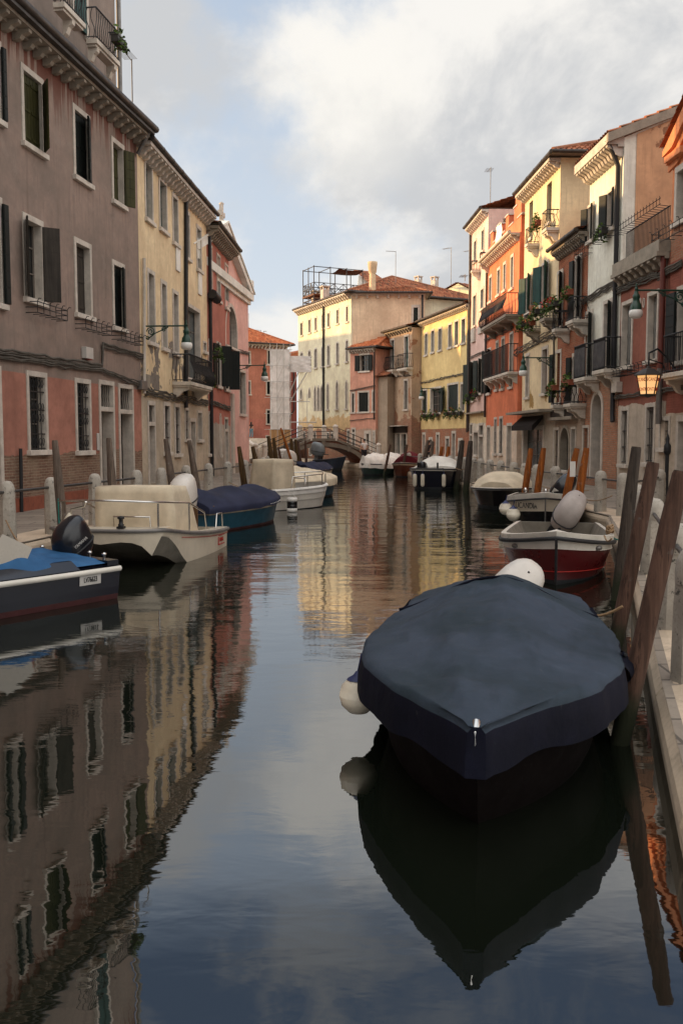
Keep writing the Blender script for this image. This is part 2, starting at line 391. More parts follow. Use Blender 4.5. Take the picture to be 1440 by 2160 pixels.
# ------------------------------------------------------------------ the setting: water, quays, ground
def water_mat():
    m = Mat('canal_water')
    geo = m.N('ShaderNodeNewGeometry'); p = geo.outputs['Position']
    n1 = m.noise(m.vec(.55, 1.25, 1, p), 1.0, 2, .45, .15)
    n2 = m.noise(m.vec(2.2, 4.6, 1, p, (3, 7, 0)), 1.0, 3, .5, .3)
    n3 = m.noise(m.vec(7, 19, 1, p), 1.0, 3, .6)
    gust = m.ramp(m.noise(m.vec(.10, .06, 1, p, (4.2, 1.1, 0)), 1.0, 3, .5), .40, .62, .25, 1.0)
    sp = m.N('ShaderNodeSeparateXYZ'); m.L(p, sp.inputs[0])
    far = m.ramp(sp.outputs[1], 6., 20., .22, 1.0)
    h = m.math('ADD', m.math('MULTIPLY', n1, .9), m.math('MULTIPLY', n2, .30))
    h = m.math('ADD', h, m.math('MULTIPLY', m.math('MULTIPLY', n3, .085), gust))
    h = m.math('MULTIPLY', h, m.math('MULTIPLY', far, m.math('ADD', .5, m.math('MULTIPLY', gust, .5))))
    m.b.inputs['IOR'].default_value = 2.9
    return m.done((.006, .008, .005), .015, m.bump(h, .028, 1.0), spec=.5)
M['water'] = water_mat()
mb = MB(); mb.add([(-90, -12, 0), (90, -12, 0), (90, 160, 0), (-90, 160, 0)], [(0, 1, 2, 3)])
tag(mb.build('water', M['water']), kind='structure')
QZ = .3
QL = [(-8.9, -12), (-7.9, -6), (-6.75, 1.55), (-4.93, 13.45), (-4.04, 18.3), (-3.4, 22.7), (-2.75, 26.5), (-2.45, 31), (-2.6, 40), (-3.3, 50), (-4.3, 60), (-3.3, 64), (-5.5, 73), (-10, 84), (-14, 100)]
QR = [(-.1, -12), (.2, -1), (1.0, 2), (1.50, 3.87), (2.05, 5.8), (2.55, 7.5), (3.45, 10.6), (5.5, 18.7), (5.38, 20.5), (4.95, 26.5), (4.65, 33), (3.9, 40), (3.0, 46), (2.1, 51.6), (.8, 58), (-1.0, 64), (-6, 76), (-12, 90)]
def paving_mat():
    m = Mat('paving_slabs'); p = m.pos
    b = m.N('ShaderNodeTexBrick'); m.L(m.vec(1, 1, 1, p), b.inputs['Vector']); b.inputs['Scale'].default_value = 1
    b.inputs['Color1'].default_value = lin(150, 138, 124)+(1,); b.inputs['Color2'].default_value = lin(128, 116, 104)+(1,); b.inputs['Mortar'].default_value = lin(66, 60, 54)+(1,)
    b.inputs['Brick Width'].default_value = .9; b.inputs['Row Height'].default_value = .42; b.inputs['Mortar Size'].default_value = .012
    n1 = m.noise(p, 1.2, 6, .65); n2 = m.noise(p, 14, 5, .7)
    c = m.mix(m.ramp(n1, .35, .7, 0, .5), b.outputs[0], lin(108, 98, 88)); c = m.mix(m.ramp(n2, .5, .8, 0, .4), c, lin(80, 72, 64))
    return m.done(c, .8, m.bump(m.math('SUBTRACT', m.math('MULTIPLY', n2, .5), b.outputs['Fac']), .01, .6), spec=.3)
M['paving'] = paving_mat()
def quaywall_mat():
    m = Mat('quay_wall'); p = m.pos; n1 = m.noise(p, 3, 6, .7); z = m.xyz()[2]
    c = m.mix(m.ramp(n1, .3, .7), lin(70, 64, 54), lin(126, 116, 100))
    k = m.ramp(m.math('ADD', z, m.math('MULTIPLY', n1, .12)), .24, .16)
    c = m.mix(k, c, lin(28, 32, 18))
    return m.done(c, .7, m.bump(n1, .02, .8))
M['quaywall'] = quaywall_mat()
def quay(name, edge, side):
    far = 60*side
    top = MB(); poly = [(x+side*.05, y, QZ) for x, y in edge]+[(far, edge[-1][1], QZ), (far, edge[0][1], QZ)]
    top.add(poly, [tuple(range(len(poly)))])
    tag(top.build('quay_paving', M['paving']), kind='structure')
    wl = MB()
    for a, b in zip(edge, edge[1:]):
        wl.add([(a[0]+side*.06, a[1], -1), (b[0]+side*.06, b[1], -1), (b[0]+side*.06, b[1], QZ-.01), (a[0]+side*.06, a[1], QZ-.01)], [(0, 1, 2, 3)])
    tag(wl.build('quay_wall', M['quaywall']), kind='structure')
    # kerb: rounded stone blocks
    kb = MB(); rnd = random.Random(5)
    for a, b in zip(edge, edge[1:]):
        A, B = Vector(a), Vector(b); d = B-A; L = d.length; d.normalize(); nrm = Vector((-d.y, d.x))*(-side)   # towards the land
        if nrm.x*side < 0: nrm = -nrm
        k = max(1, round(L/1.35)); x = 0
        for i in range(k):
            x0, x1 = L*i/k+.011, L*(i+1)/k-.011; dz = rnd.uniform(-.006, .008); wd = .78+rnd.uniform(-.02, .02)
            prof = [(.04, -.02), (.01, .06), (.0, .16), (.012, .215), (.045, .262), (.10, .294), (.17, .308), (.3, .312), (wd, .309), (wd, .2)]
            rows = []
            for xx, ins in ((x0, .012), (x0+.02, 0), (x1-.02, 0), (x1, .012)):
                rows.append([(A.x+d.x*xx+nrm.x*(q+ins), A.y+d.y*xx+nrm.y*(q+ins), z+dz-(ins if z > .25 else 0)) for q, z in prof])
            kb.grid(rows, 0, False)
            for rr in (rows[0], rows[-1]): kb.add(rr, [tuple(range(len(rr)))])
    tag(kb.build('quay_kerb', M['kerb']), kind='structure')
quay('left', QL, -1); quay('right', QR, 1)
mb = MB(); mb.add([(-70, 78, .28), (70, 78, .28), (70, 400, .28), (-70, 400, .28)], [(0, 1, 2, 3)])
tag(mb.build('ground', M['paving']), kind='structure')
# ------------------------------------------------------------------ building kit
def leaf_cloud(mb, c, rad, n, size, rnd, m=0, drop=0):
    for i in range(n):
        while True:
            q = Vector((rnd.uniform(-1, 1), rnd.uniform(-1, 1), rnd.uniform(-1, 1)))
            if q.length < 1: break
        q = Vector((q.x*rad[0], q.y*rad[1], q.z*rad[2]-drop*abs(q.y)))+Vector(c)
        a = Vector((rnd.gauss(0, 1), rnd.gauss(0, 1), rnd.gauss(0, .6))).normalized(); b = a.cross(Vector((rnd.gauss(0, 1), rnd.gauss(0, 1), rnd.gauss(0, 1)))).normalized()
        s = size*rnd.uniform(.6, 1.3)
        mb.add([q-a*s, q+b*s*.45, q+a*s, q-b*s*.45], [(0, 1, 2, 3)], m)
class Bld:
    """local frame: x along the facade (left to right seen from the water), y into the house, z up (world height)"""
    def __init__(s, name, p0, p1, label, depth=8., cat='house'):
        a, b = Vector(p0), Vector(p1); d = b-a; s.w = d.length; s.D = depth; s.rz = math.atan2(d.y, d.x)
        s.o = Vector((a.x, a.y, 0)); s.x = Vector((d.x, d.y, 0))/s.w; s.y = Vector((-s.x.y, s.x.x, 0))
        s.e = empty(name, s.o, s.rz, label, cat, 'old canal-side houses'); s.holes = []; s.late = []; s.rnd = random.Random(name+label)
    def px(s, u, v, y=0):
        d = ray(u, v); o = s.o+s.y*y; t = (o-CAM).dot(s.y)/d.dot(s.y); q = CAM+d*t-s.o
        return q.dot(s.x), q.z
    def pxs(s, u, v, x=0):          # on the side wall plane at local x: returns (y, z)
        d = ray(u, v); o = s.o+s.x*x; t = (o-CAM).dot(s.x)/d.dot(s.x); q = CAM+d*t-s.o
        return q.dot(s.y), q.z
    def world(s, x, y, z): return s.o+s.x*x+s.y*y+Vector((0, 0, z))
    def rect(s, u0, u1, vt, vb):
        vm, um = (vt+vb)/2, (u0+u1)/2
        return s.px(u0, vm)[0], s.px(u1, vm)[0], s.px(um, vb)[1], s.px(um, vt)[1]
    def leafpanel(s, w, h, t=.04, n=6):
        mb = MB(); mb.box(0, w, -t/2, t/2, 0, h)
        for i in range(n):
            z0 = h*(i+.04)/n; z1 = h*(i+.96)/n
            mb.box(.015, w-.015, -t/2-.010, -t/2-.0005, z0, z1); mb.box(.015, w-.015, t/2+.0005, t/2+.010, z0, z1)
        return mb
    def win(s, u0, u1, vt, vb, st='glass', fw=.11, sill=True, sh=None, open=None, fm='frame', deep=.2, mull=True, head=.02, gm=None, x=None):
        x0, x1, z0, z1 = x or s.rect(u0, u1, vt, vb); e = .012
        s.holes.append((x0+e, x1-e, z0+e, z1-e)); door = st.startswith('door')
        if door: sill = False
        xi0, xi1, zi0, zi1 = x0+fw, x1-fw, z0+(0 if door else (.02 if sill else fw)), z1-fw*1.2
        w, h = xi1-xi0, zi1-zi0
        # pane / leaf
        p = MB(); yb = deep
        if st in ('shut', 'half'):
            wl = w/2 if st == 'shut' else w
            mt = M[sh or 'sh_green']; y = .05 if st == 'shut' else deep-.06
            for k in range(2 if st == 'shut' else 1):
                a = xi0+k*wl
                for j in range(3): p.box(a+wl*j/3+.006, a+wl*(j+1)/3-.006, y, y+.035, zi0+.01, zi1-.01)
                p.box(a+.003, a+wl-.003, y+.02, y+.05, zi0, zi1)
                for q in (.12, .5, .88): p.box(a+.03, a+wl-.03, y-.015, y-.001, zi0+h*q-.03, zi0+h*q+.03)
            mats = [mt]
        elif door:
            mt = M[sh or 'wood_dk']; p.box(xi0-.01, xi1+.01, yb, yb+.05, zi0, zi1+.01)
            for zz0, zz1 in ((.06, .42), (.46, .94)):
                for q in (0, 1):
                    p.box(xi0+w*(q*.5+.06), xi0+w*(q*.5+.44), yb-.02, yb-.001, zi0+h*zz0, zi0+h*zz1)
            mats = [mt]
        else:
            p.box(xi0-.01, xi1+.01, yb, yb+.02, zi0-.01, zi1+.01); mats = [M[gm or 'glass'], M['wood_gr']]
            if mull and w > .3:
                p.box(xi0+w/2-.025, xi0+w/2+.025, yb-.03, yb-.001, zi0, zi1, 1)
                for q in (.36, .7): p.box(xi0, xi1, yb-.026, yb-.002, zi0+h*q-.015, zi0+h*q+.015, 1)
                p.box(xi0, xi0+.04, yb-.031, yb-.003, zi0, zi1, 1); p.box(xi1-.04, xi1, yb-.031, yb-.003, zi0, zi1, 1)
        o = p.build('door' if door else 'window', mats, s.e)
        if fm:
            f = MB(); pr = -.03
            f.box(x0, xi0, pr, deep+.03, z0, zi1); f.box(xi1, x1, pr, deep+.03, z0, zi1); f.box(x0, x1, pr-.002, deep+.03, zi1, z1)
            if not sill and not door: f.box(xi0, xi1, pr, deep+.03, z0, zi0)
            if st == 'door2': f.box(xi0, xi1, pr-.001, deep-.01, zi0+h*.74, zi0+h*.74+.12)
            f.build('frame', M[fm], o, bevel=.006)
        if sill: MB().box(x0-.05, x1+.05, -.10, deep, z0-.10, z0+.018).build('sill', M['sill'], o, bevel=.008)
        if st == 'grille' or st == 'ornate':
            g = MB(); n = max(3, int(w/.13))
            for i in range(1, n): g.tube([(xi0+w*i/n, .03, zi0), (xi0+w*i/n, .03, zi1)], .011, 5)
            for q in ((.04, .32, .62, .96) if st == 'grille' else (.02, .22, .55, .8)): g.box(xi0, xi1, .01, .05, zi0+h*q-.012, zi0+h*q+.012)
            if st == 'ornate':
                for q in (.1, .43, .58, .9):
                    for i in range(n):
                        cx = xi0+w*(i+.5)/n; cz = zi0+h*q; r = w/n*.42
                        g.tube([(cx+r*math.cos(a*.7)*(1-a*.07), .02, cz+2.0*r*math.sin(a*.7)*(1-a*.07)) for a in range(10)], .009, 4)
            g.build('grille', M['iron'], o)
        if st == 'door2':
            g = MB(); zt = zi0+h*.74+.12
            for i in range(1, 6): g.tube([(xi0+w*i/6+.03*math.sin(k*1.6), .05, zt+(zi1-zt)*k/6) for k in range(7)], .009, 4)
            g.build('grille', M['iron'], o)
        if open:        # (left angle, right angle) in degrees from closed; 180 = flat on the wall
            for k, a in enumerate(open):
                if a is None: continue
                lw = w/2; pn = s.leafpanel(lw, h-.02); c, sn = math.cos(R(a)), math.sin(R(a))
                pn.v = [((xi0-.01+px_*c) if k == 0 else (xi1+.01-px_*c), -.055-px_*sn+py*(1 if k == 0 else 1)*c-(.03 if a > 150 else 0), zi0+.01+pz) for px_, py, pz in pn.v]
                pn.build('shutter', M[sh or 'sh_green'], o)
        return o
    def arch(s, u0, u1, vt, vb, st='glass', fw=.16, pointed=False, fm='frame', door=False, deep=.25, dm='wood_dk', sill=True):
        x0, x1, z0, z1 = s.rect(u0, u1, vt, vb); e = .01
        s.holes.append((x0+e, x1-e, z0+e, z1-e)); xi0, xi1 = x0+fw, x1-fw; w = xi1-xi0; cx = (x0+x1)/2; r = w/2
        zt = z1-fw; zs = zt-(r*1.9 if pointed else r)
        def curve(r, n=14, hh=None):
            hh = hh or r; out = []
            for i in range(n+1):
                a = math.pi*i/n; xx = -math.cos(a); zz = math.sin(a)
                if pointed: zz = (1-abs(xx)**1.7)**.8*1.0
                out.append((cx+xx*r, zs+zz*hh))
            return out
        H = zt-zs
        p = MB(); p.box(xi0-.01, xi1+.01, deep, deep+.03, z0, zt+.01); o = p.build('door' if door else 'window', M[dm] if door else M['glass'], s.e)
        f = MB(); inner = curve(r, 14, H); outer = curve(r+fw, 14, H+fw)
        for y0, y1 in ((-.035, deep+.02),):
            for a, b, c, d in zip(inner, inner[1:], outer[1:], outer): f.prism([a, b, c, d], y0, y1)
        f.box(x0, xi0, -.035, deep+.02, z0, zs); f.box(xi1, x1, -.035, deep+.02, z0, zs)
        f.build('frame', M[fm], o)
        sp = MB(); mid = len(outer)//2        # spandrels back to wall plane
        sp.add([(x0, -.001, zs)]+[(a, -.001, b) for a, b in outer[:mid+1]]+[(x0, -.001, z1)], [tuple(range(mid+3))])
        sp.add([(x1, -.001, zs)]+[(a, -.001, b) for a, b in outer[mid:][::-1]]+[(x1, -.001, z1)], [tuple(range(len(outer)-mid+2))])
        s.late.append((sp, o))
        if sill and not door: MB().box(x0-.05, x1+.05, -.14, deep, z0-.10, z0+.01).build('sill', M['sill'], o, bevel=.008)
        return o

    def walls(s, h, mat, side0=True, z0=-.5, x0=0., x1=None, roofcap=True, gable0=None, gable1=None, tag_='wall'):
        x1 = s.w if x1 is None else x1
        hs = [q for q in s.holes if q[1] > x0 and q[0] < x1]
        hs = [(max(a, x0+.002), min(b, x1-.002), max(c, z0), min(d, h-.01)) for a, b, c, d in hs]
        xs = sorted(set([x0, x1]+[q for t in hs for q in t[:2]])); zs = sorted(set([z0, h]+[q for t in hs for q in t[2:]]))
        mb = MB(); D = s.D
        for i in range(len(xs)-1):
            run = None
            for j in range(len(zs)-1):
                cx, cz = (xs[i]+xs[i+1])/2, (zs[j]+zs[j+1])/2
                hit = any(a < cx < b and c < cz < d for a, b, c, d in hs)
                if not hit:
                    if run is None: run = zs[j]
                if (hit or j == len(zs)-2) and run is not None:
                    top = zs[j] if hit else zs[j+1]
                    mb.add([(xs[i], 0, run), (xs[i+1], 0, run), (xs[i+1], 0, top), (xs[i], 0, top)], [(0, 1, 2, 3)]); run = None
        for a, b, c, d in hs:
            q = .34
            mb.add([(a, 0, c), (b, 0, c), (b, 0, d), (a, 0, d), (a, q, c), (b, q, c), (b, q, d), (a, q, d)],
                   [(0, 4, 5, 1), (1, 5, 6, 2), (2, 6, 7, 3), (3, 7, 4, 0), (4, 7, 6, 5)])
        e = .004
        mb.add([(x0, D, z0), (x1, D, z0), (x1, D, h), (x0, D, h)], [(0, 1, 2, 3)])
        for xx, g in ((x0, gable0), (x1, gable1)):
            pts = [(xx, 0, z0), (xx, D, z0), (xx, D, h)]+([(xx, D/2, h+g)] if g else [])+[(xx, 0, h)]
            mb.add(pts, [tuple(range(len(pts)))])
        if roofcap: mb.add([(x0, 0, h), (x1, 0, h), (x1, D, h), (x0, D, h)], [(0, 1, 2, 3)])
        o = mb.build(tag_, mat, s.e, fix=False)
        for sp, par in (s.late or []): sp.build('wall', mat, s.e)
        s.late = []; s.wall = o; return o
    def roof(s, h, rise, ov=.45, hip0=0., hip1=0., mat='tile', x0=None, x1=None, D=None, gut=True, tw=.2, tl=.36):
        D = D or s.D; x0 = -.02 if x0 is None else x0; x1 = s.w+.02 if x1 is None else x1; half = D/2
        mb = MB(); zb = h+.10
        if hip0: x0 -= ov
        if hip1: x1 += ov
        def slope(O, ux, us, n, L, S, fl):
            nr = max(2, int(S/tl)); k = int(L/tw*6)
            rows = []; uvs = []
            for i in range(nr):
                for q, lift in ((0, .035), (.98, .0)):
                    t = (i+q)/nr; xa, xb = fl(t); row = []
                    for j in range(k+1):
                        x = min(max(L*j/k, xa), xb); ph = x/tw*math.pi
                        hgt = .055*abs(math.sin(ph)) + lift
                        row.append(O+ux*x+us*(S*t)+n*hgt)
                    rows.append(row); uvs.append([(L*j/k/tw, i+.02+.9*q) for j in range(k+1)])
            mb.grid(rows, 0, False, [u for r in uvs for u in r])
        Lx = x1-x0; sl = math.hypot(half+ov, rise); us = Vector((0, (half+ov)/sl, rise/sl)); n = Vector((0, -rise/sl, (half+ov)/sl))
        slope(Vector((x0, -ov, zb)), Vector((1, 0, 0)), us, n, Lx, sl, lambda t: (hip0*t, Lx-hip1*t))
        us2 = Vector((0, -us.y, us.z)); n2 = Vector((0, -n.y, n.z))
        # back slope: plain tiles, hardly seen
        mb.add([(x0, D+ov, zb), (x1, D+ov, zb), (x1-hip1, half, zb+rise), (x0+hip0, half, zb+rise)], [(0, 1, 2, 3)], 0, False, [(0, 0), (9, 0), (9, 9), (0, 9)])
        for hp, xe, sg in ((hip0, x0, 1), (hip1, x1, -1)):
            if hp:
                sl2 = math.hypot(hp, rise); u3 = Vector((sg*hp/sl2, 0, rise/sl2)); n3 = Vector((-sg*rise/sl2, 0, hp/sl2)); Ly = D+2*ov
                slope(Vector((xe, -ov, zb)), Vector((0, 1, 0)), u3, n3, Ly, sl2, lambda t: (Ly/2*t, Ly-Ly/2*t))
                # ridge cap
                for yy in (-ov, D+ov): mb.tube([(xe, yy, zb+.05), (xe+sg*hp, half, zb+rise+.06)], .085, 8, 0, smooth=True)
        mb.tube([(x0+hip0, half, zb+rise+.05), (x1-hip1, half, zb+rise+.05)], .09, 8)
        # underside
        mb.add([(x0, -ov, zb-.02), (x1, -ov, zb-.02), (x1, D+ov, zb-.02), (x0, D+ov, zb-.02)], [(0, 1, 2, 3)], 1)
        mb.box(x0, x1, -ov-.002, -ov+.03, zb-.05, zb+.03, 1)
        o = mb.build('roof', [M[mat], M['frame_dk']], s.e, fix=False)
        if gut:
            g = MB(); g.tube([(x0-.05, -ov-.05, zb-.02), (x1+.05, -ov-.05, zb-.02)], .075, 8)
            k = int(Lx/1.1)
            for i in range(k+1): g.tube([(x0+Lx*i/max(k, 1)-.02, -ov-.05, zb-.02), (x0+Lx*i/max(k, 1)+.02, -ov-.05, zb-.02)], .085, 8)
            if hip1: g.tube([(x1+.05, -ov-.05, zb-.02), (x1+.05, D+ov, zb-.02)], .075, 8)
            if hip0: g.tube([(x0-.05, -ov-.05, zb-.02), (x0-.05, D+ov, zb-.02)], .075, 8)
            g.build('gutter', M['zinc_dk'], s.e)
        s.roofo = o; return o
    def cornice(s, h, out=.38, n=None, sp=.5, bh=.22, bw=.16, mat='frame', x0=0, x1=None, band=.09):
        x1 = s.w if x1 is None else x1; mb = MB()
        mb.box(x0, x1, -out, -.003, h-.02, h+band); mb.box(x0, x1, -out*.35, -.004, h-.09, h-.022)
        n = n or max(2, int((x1-x0)/sp))
        for i in range(n):
            x = x0+(x1-x0)*(i+.5)/n
            poly = [(-.005, h-.025), (-out*.92, h-.025), (-out*.92, h-.09), (-out*.75, h-.10-bh*.1), (-out*.55, h-.09-bh*.35), (-out*.42, h-.09-bh*.8), (-out*.2, h-.09-bh), (-.005, h-.09-bh)]
            mb.prism(poly, x-bw/2, x+bw/2, 0, 'yz')
        return mb.build('cornice', M[mat], s.e)
    def pipe(s, pts, r=.05, mat='zinc_dk', name='drainpipe', n=7):
        return MB().tube(pts, r, n).build(name, M[mat], s.e)
    def cable(s, pts, r=.022, k=3, mat='cable', y=-.05, wob=.03):
        """a bundle of cables clipped along the wall"""
        mb = MB(); rnd = s.rnd
        for j in range(k):
            out = []
            for (xa, za), (xb, zb) in zip(pts, pts[1:]):
                L = math.hypot(xb-xa, zb-za); n = max(2, int(L/.35))
                for i in range(n): t = i/n; out.append((xa+(xb-xa)*t, y-rnd.uniform(0, .02)-.01*j, za+(zb-za)*t+j*.045-.04*(i % 2)*rnd.random()+rnd.uniform(-wob, wob)*.5))
            out.append((pts[-1][0], y, pts[-1][1]+j*.045)); mb.tube(out, r*rnd.uniform(.7, 1.1), 5)
        return mb.build('cable', M[mat], s.e)
    def balcony(s, u0, u1, vr, vs, out=.5, style='bars', nb=2, slab=.12, xz=None, mat='iron', sm='stone', basket=False):
        y = -out
        if xz: x0, x1, z0, z1 = xz
        else: vm, um = (vr+vs)/2, (u0+u1)/2; x0, x1, z0, z1 = s.px(u0, vm, y)[0], s.px(u1, vm, y*.5)[0], s.px(um, vs, y)[1], s.px(um, vr, y)[1]
        b = MB(); b.box(x0, x1, y, -.004, z0-slab, z0); b.box(x0+.04, x1-.04, y+.05, -.005, z0-slab-.06, z0-slab-.001)
        o = b.build('balcony', M[sm], s.e, bevel=.01)
        for i in range(nb):
            br = MB()
            x = x0+.18+(x1-x0-.36)*(i/(nb-1) if nb > 1 else .5); zz = z0-slab-.06
            br.prism([(-.005, zz), (y*.85, zz), (y*.8, zz-.09), (y*.5, zz-.15), (y*.3, zz-.3), (-.005, zz-.36)], x-.08, x+.08, 0, 'yz'); br.build('bracket', M[sm], o)
        rl = MB(); yy = y+.03; h = z1-z0
        rl.tube([(x0+.03, -.01, z1), (x0+.03, yy, z1), (x1-.03, yy, z1), (x1-.03, -.01, z1)], .022, 5)
        rl.tube([(x0+.03, -.01, z0+.06), (x0+.03, yy, z0+.06), (x1-.03, yy, z0+.06), (x1-.03, -.01, z0+.06)], .014, 5)
        def bar(p, d):
            if style == 'bulge': rl.tube([(p[0]+d[0]*k, p[1]+d[1]*k, z0+h*t) for t, k in ((0, .0), (.12, .10), (.3, .15), (.5, .09), (.75, .0), (1, 0))], .012, 4)
            elif style == 'scroll': rl.tube([(p[0]+d[1]*.05*math.sin(t*6.28), p[1]+d[0]*.05*math.sin(t*6.28), z0+h*t) for t in [k/8 for k in range(9)]], .011, 4)
            else: rl.tube([(p[0], p[1], z0), (p[0], p[1], z1)], .011, 4)
        n = max(2, int((x1-x0)/(.12 if style != 'solid' else .06)))
        for i in range(n+1): bar((x0+.03+(x1-x0-.06)*i/n, yy), (0, -1))
        m_ = max(1, int(out/.13))
        for i in range(m_):
            bar((x0+.03, yy*(i+.3)/m_), (-1, 0)); bar((x1-.03, yy*(i+.3)/m_), (1, 0))
        if style == 'solid':
            rl.box(x0+.05, x1-.05, yy-.01, yy+.01, z0+.08, z1-.1)
        rl.build('railing', M[mat], o)
        return (x0, x1, z0, z1, y)
    def basket(s, u0, u1, vt, vb, out=.28):
        x0, x1, z0, z1 = s.rect(u0, u1, vt, vb); mb = MB(); h = z1-z0; n = 6
        for z in (z0, z0+h*.5, z1): mb.tube([(x0, 0, z), (x0, -out, z), (x1, -out, z), (x1, 0, z)], .011, 4)
        for i in range(n):
            x = x0+(x1-x0)*i/(n-1)
            mb.tube([(x, -.02, z0), (x, -out, z0), (x, -out, z1), (x, -out-.04, z1+.07), (x, -out-.09, z1+.06)], .010, 4)
        return mb.build('flower_basket', M['iron'], s.e)
    def box(s, name, u0, u1, vt, vb, mat, d=.12):
        x0, x1, z0, z1 = s.rect(u0, u1, vt, vb); return MB().box(x0, x1, -d, -.003, z0, z1).build(name, M[mat], s.e, bevel=.01)
    def chimney(s, x, y, z0, z1, w=.6, mat=None, style='box'):
        mb = MB(); mb.box(x-w/2, x+w/2, y-w/2, y+w/2, z0, z1)
        mb.box(x-w*.62, x+w*.62, y-w*.62, y+w*.62, z1+.22, z1+.30)
        for dx in (-1, 1):
            for dy in (-1, 1): mb.box(x+dx*w*.42-.05, x+dx*w*.42+.05, y+dy*w*.42-.05, y+dy*w*.42+.05, z1, z1+.225)
        return mb.build('chimney', mat or M['frame_dk'], s.roofo)
    def antenna(s, x, y, z0, z1, arm=-1.0, yagi=False):
        mb = MB(); mb.tube([(x, y, z0), (x, y, z1)], .022, 5); mb.tube([(x, y, z1-.05), (x+arm, y, z1-.0)], .016, 4)
        for i in range(7): t = .15+.13*i; mb.tube([(x+arm*t, y-.22, z1-.03), (x+arm*t, y+.22, z1-.03)], .007, 3)
        return mb.build('antenna', M['zinc'], s.e)
def flower_box(B, x, z, y, w, label, cols=('petal_r',), hgt=.22, dens=1., group='flower boxes on the facades', terr=False):
    p = B.world(x, y, z); r = random.Random(label); e = empty('flower_box', p, B.rz, label, 'flower box', group)
    b = MB(); b.box(-w/2, w/2, -.1, .1, 0, .18); b.box(-w/2-.01, w/2+.01, -.11, .11, .15, .185); b.build('planter', M['terra' if terr else 'pot'], e)
    f = MB(); leaf_cloud(f, (0, -.03, .2+hgt*.4), (w*.55, .2, hgt), int(90*dens*w/.7), .07, r, 0, .5); leaf_cloud(f, (0, -.1, .1), (w*.5, .16, .18), int(40*dens*w/.7), .06, r, 1, .3)
    f.build('foliage', [M['leaf'], M['leaf_dk']], e, fix=False)
    if cols:
        g = MB(); leaf_cloud(g, (0, -.08, .24), (w*.5, .2, hgt*.9), int(26*dens*w/.7), .05, r); g.build('blossom', M[cols[0]], e, fix=False)
    return e
def street_lamp(B, x, z, L, label, group='green bracket lamps'):
    e = empty('street_lamp', B.world(x, 0, z), B.rz, label, 'street lamp', group)
    a = MB(); a.box(-.06, .06, -.04, -.003, -.35, .15); a.tube([(0, -.02, 0), (0, -L, 0)], .026, 6); a.lathe([(.02, -.02), (.045, 0), (.045, .05), (.015, .1), (.03, .14), (0.005, .18)], (0, -L, 0), 8)
    a.build('lamp_arm', M['green'], e)
    s = MB()
    def sp(cy, cz, r, n=22, t0=0, k=1, w=.016): s.tube([(0, cy+k*r*(1-i/n*.8)*math.cos(t0+i*.5), cz+r*(1-i/n*.8)*math.sin(t0+i*.5)) for i in range(n)], w, 4)
    sp(-.22, -.16, .13); sp(-L*.48, -.1, .08, 18, 0, -1); sp(-.12, -.36, .07, 16)
    s.tube([(0, -.03, -.38), (0, -.2, -.33), (0, -.34, -.22), (0, -L*.42, -.13), (0, -L*.58, -.03)], .018, 5)
    s.build('scroll', M['green'], e)
    h = MB(); h.lathe([(.05, -.02), (.055, -.09), (.09, -.13), (.09, -.2), (.075, -.24), (.085, -.3), (.13, -.36), (.145, -.46), (.15, -.5)], (0, -L, 0), 14); h.build('lamp_head', M['green'], e)
    g = MB(); g.lathe([(.149, -.5), (.17, -.54), (.175, -.60), (.16, -.66), (.12, -.70), (.02, -.715)], (0, -L, 0), 14); g.build('lamp_shade', M['opal'], e)
    return e
def text(name, body, size, mat, parent, Mx, ext=.003, xs=1., align='CENTER'):
    cu = bpy.data.curves.new(name, 'FONT'); cu.body = body; cu.size = size; cu.extrude = ext; cu.align_x = align; cu.align_y = 'CENTER'
    t = bpy.data.objects.new('tmp', cu); COL.objects.link(t); bpy.context.view_layer.update()
    me = bpy.data.meshes.new_from_object(t.evaluated_get(bpy.context.evaluated_depsgraph_get())); bpy.data.objects.remove(t)
    me.transform(Mx @ Matrix.Diagonal((xs, 1, 1, 1))); me.materials.clear(); me.materials.append(mat)
    o = bpy.data.objects.new(name, me); COL.objects.link(o); o.parent = parent; return o
# ------------------------------------------------------------------ left bank
P_ = plaster
def gpt(u, Y): return plan(u, Y)
C1 = Vector((-5.95, 27.0)); dG = Vector((.153, 1)).normalized()
# grey-brown house, nearest on the left
A = C1-dG*34  # lengthened out of view to keep the sun off the near right quay
G = Bld('plastered_house', A, C1-dG*.006, 'large grey-brown plastered house with salmon ground floor, nearest on the left bank', 9)
ze = G.px(300, 283)[1]; zc = G.px(100, 758)[1]; zs = G.px(60, 788)[1]; zbk = G.px(120, 955)[1]
G.win(-22, 3, 80, 250, 'glass', sh='sh_black', open=(175, 172))
G.win(45, 92, 151, 312, 'shut', sh='sh_olive', open=(None, 40)); G.win(154, 190, 232, 380, 'shut', sh='sh_black', open=(None, 18)); G.win(235, 262, 298, 429, 'half', sh='sh_olive', open=(None, 150))
G.win(-24, 6, 412, 640, 'glass', sh='sh_black', open=(170, 172)); G.win(49, 92, 458, 633, 'glass', sh='sh_brown', open=(150, 128))
G.win(157, 193, 508, 665, 'half', sh='sh_brown'); G.win(237, 263, 553, 692, 'shut', sh='sh_black', open=(None, 14))
G.win(57, 100, 784, 951, 'ornate', fw=.1, sill=True); G.win(159, 192, 799, 952, 'ornate', fw=.1)
G.win(-30, 5, 770, 1050, 'door', fw=.12, sh='wood_br')
G.win(210, 242, 803, 1026, 'door2', fw=.1, sh='wood_gr', deep=.3); G.win(251, 282, 811, 1024, 'door2', fw=.1, sh='wood_dk', deep=.3)
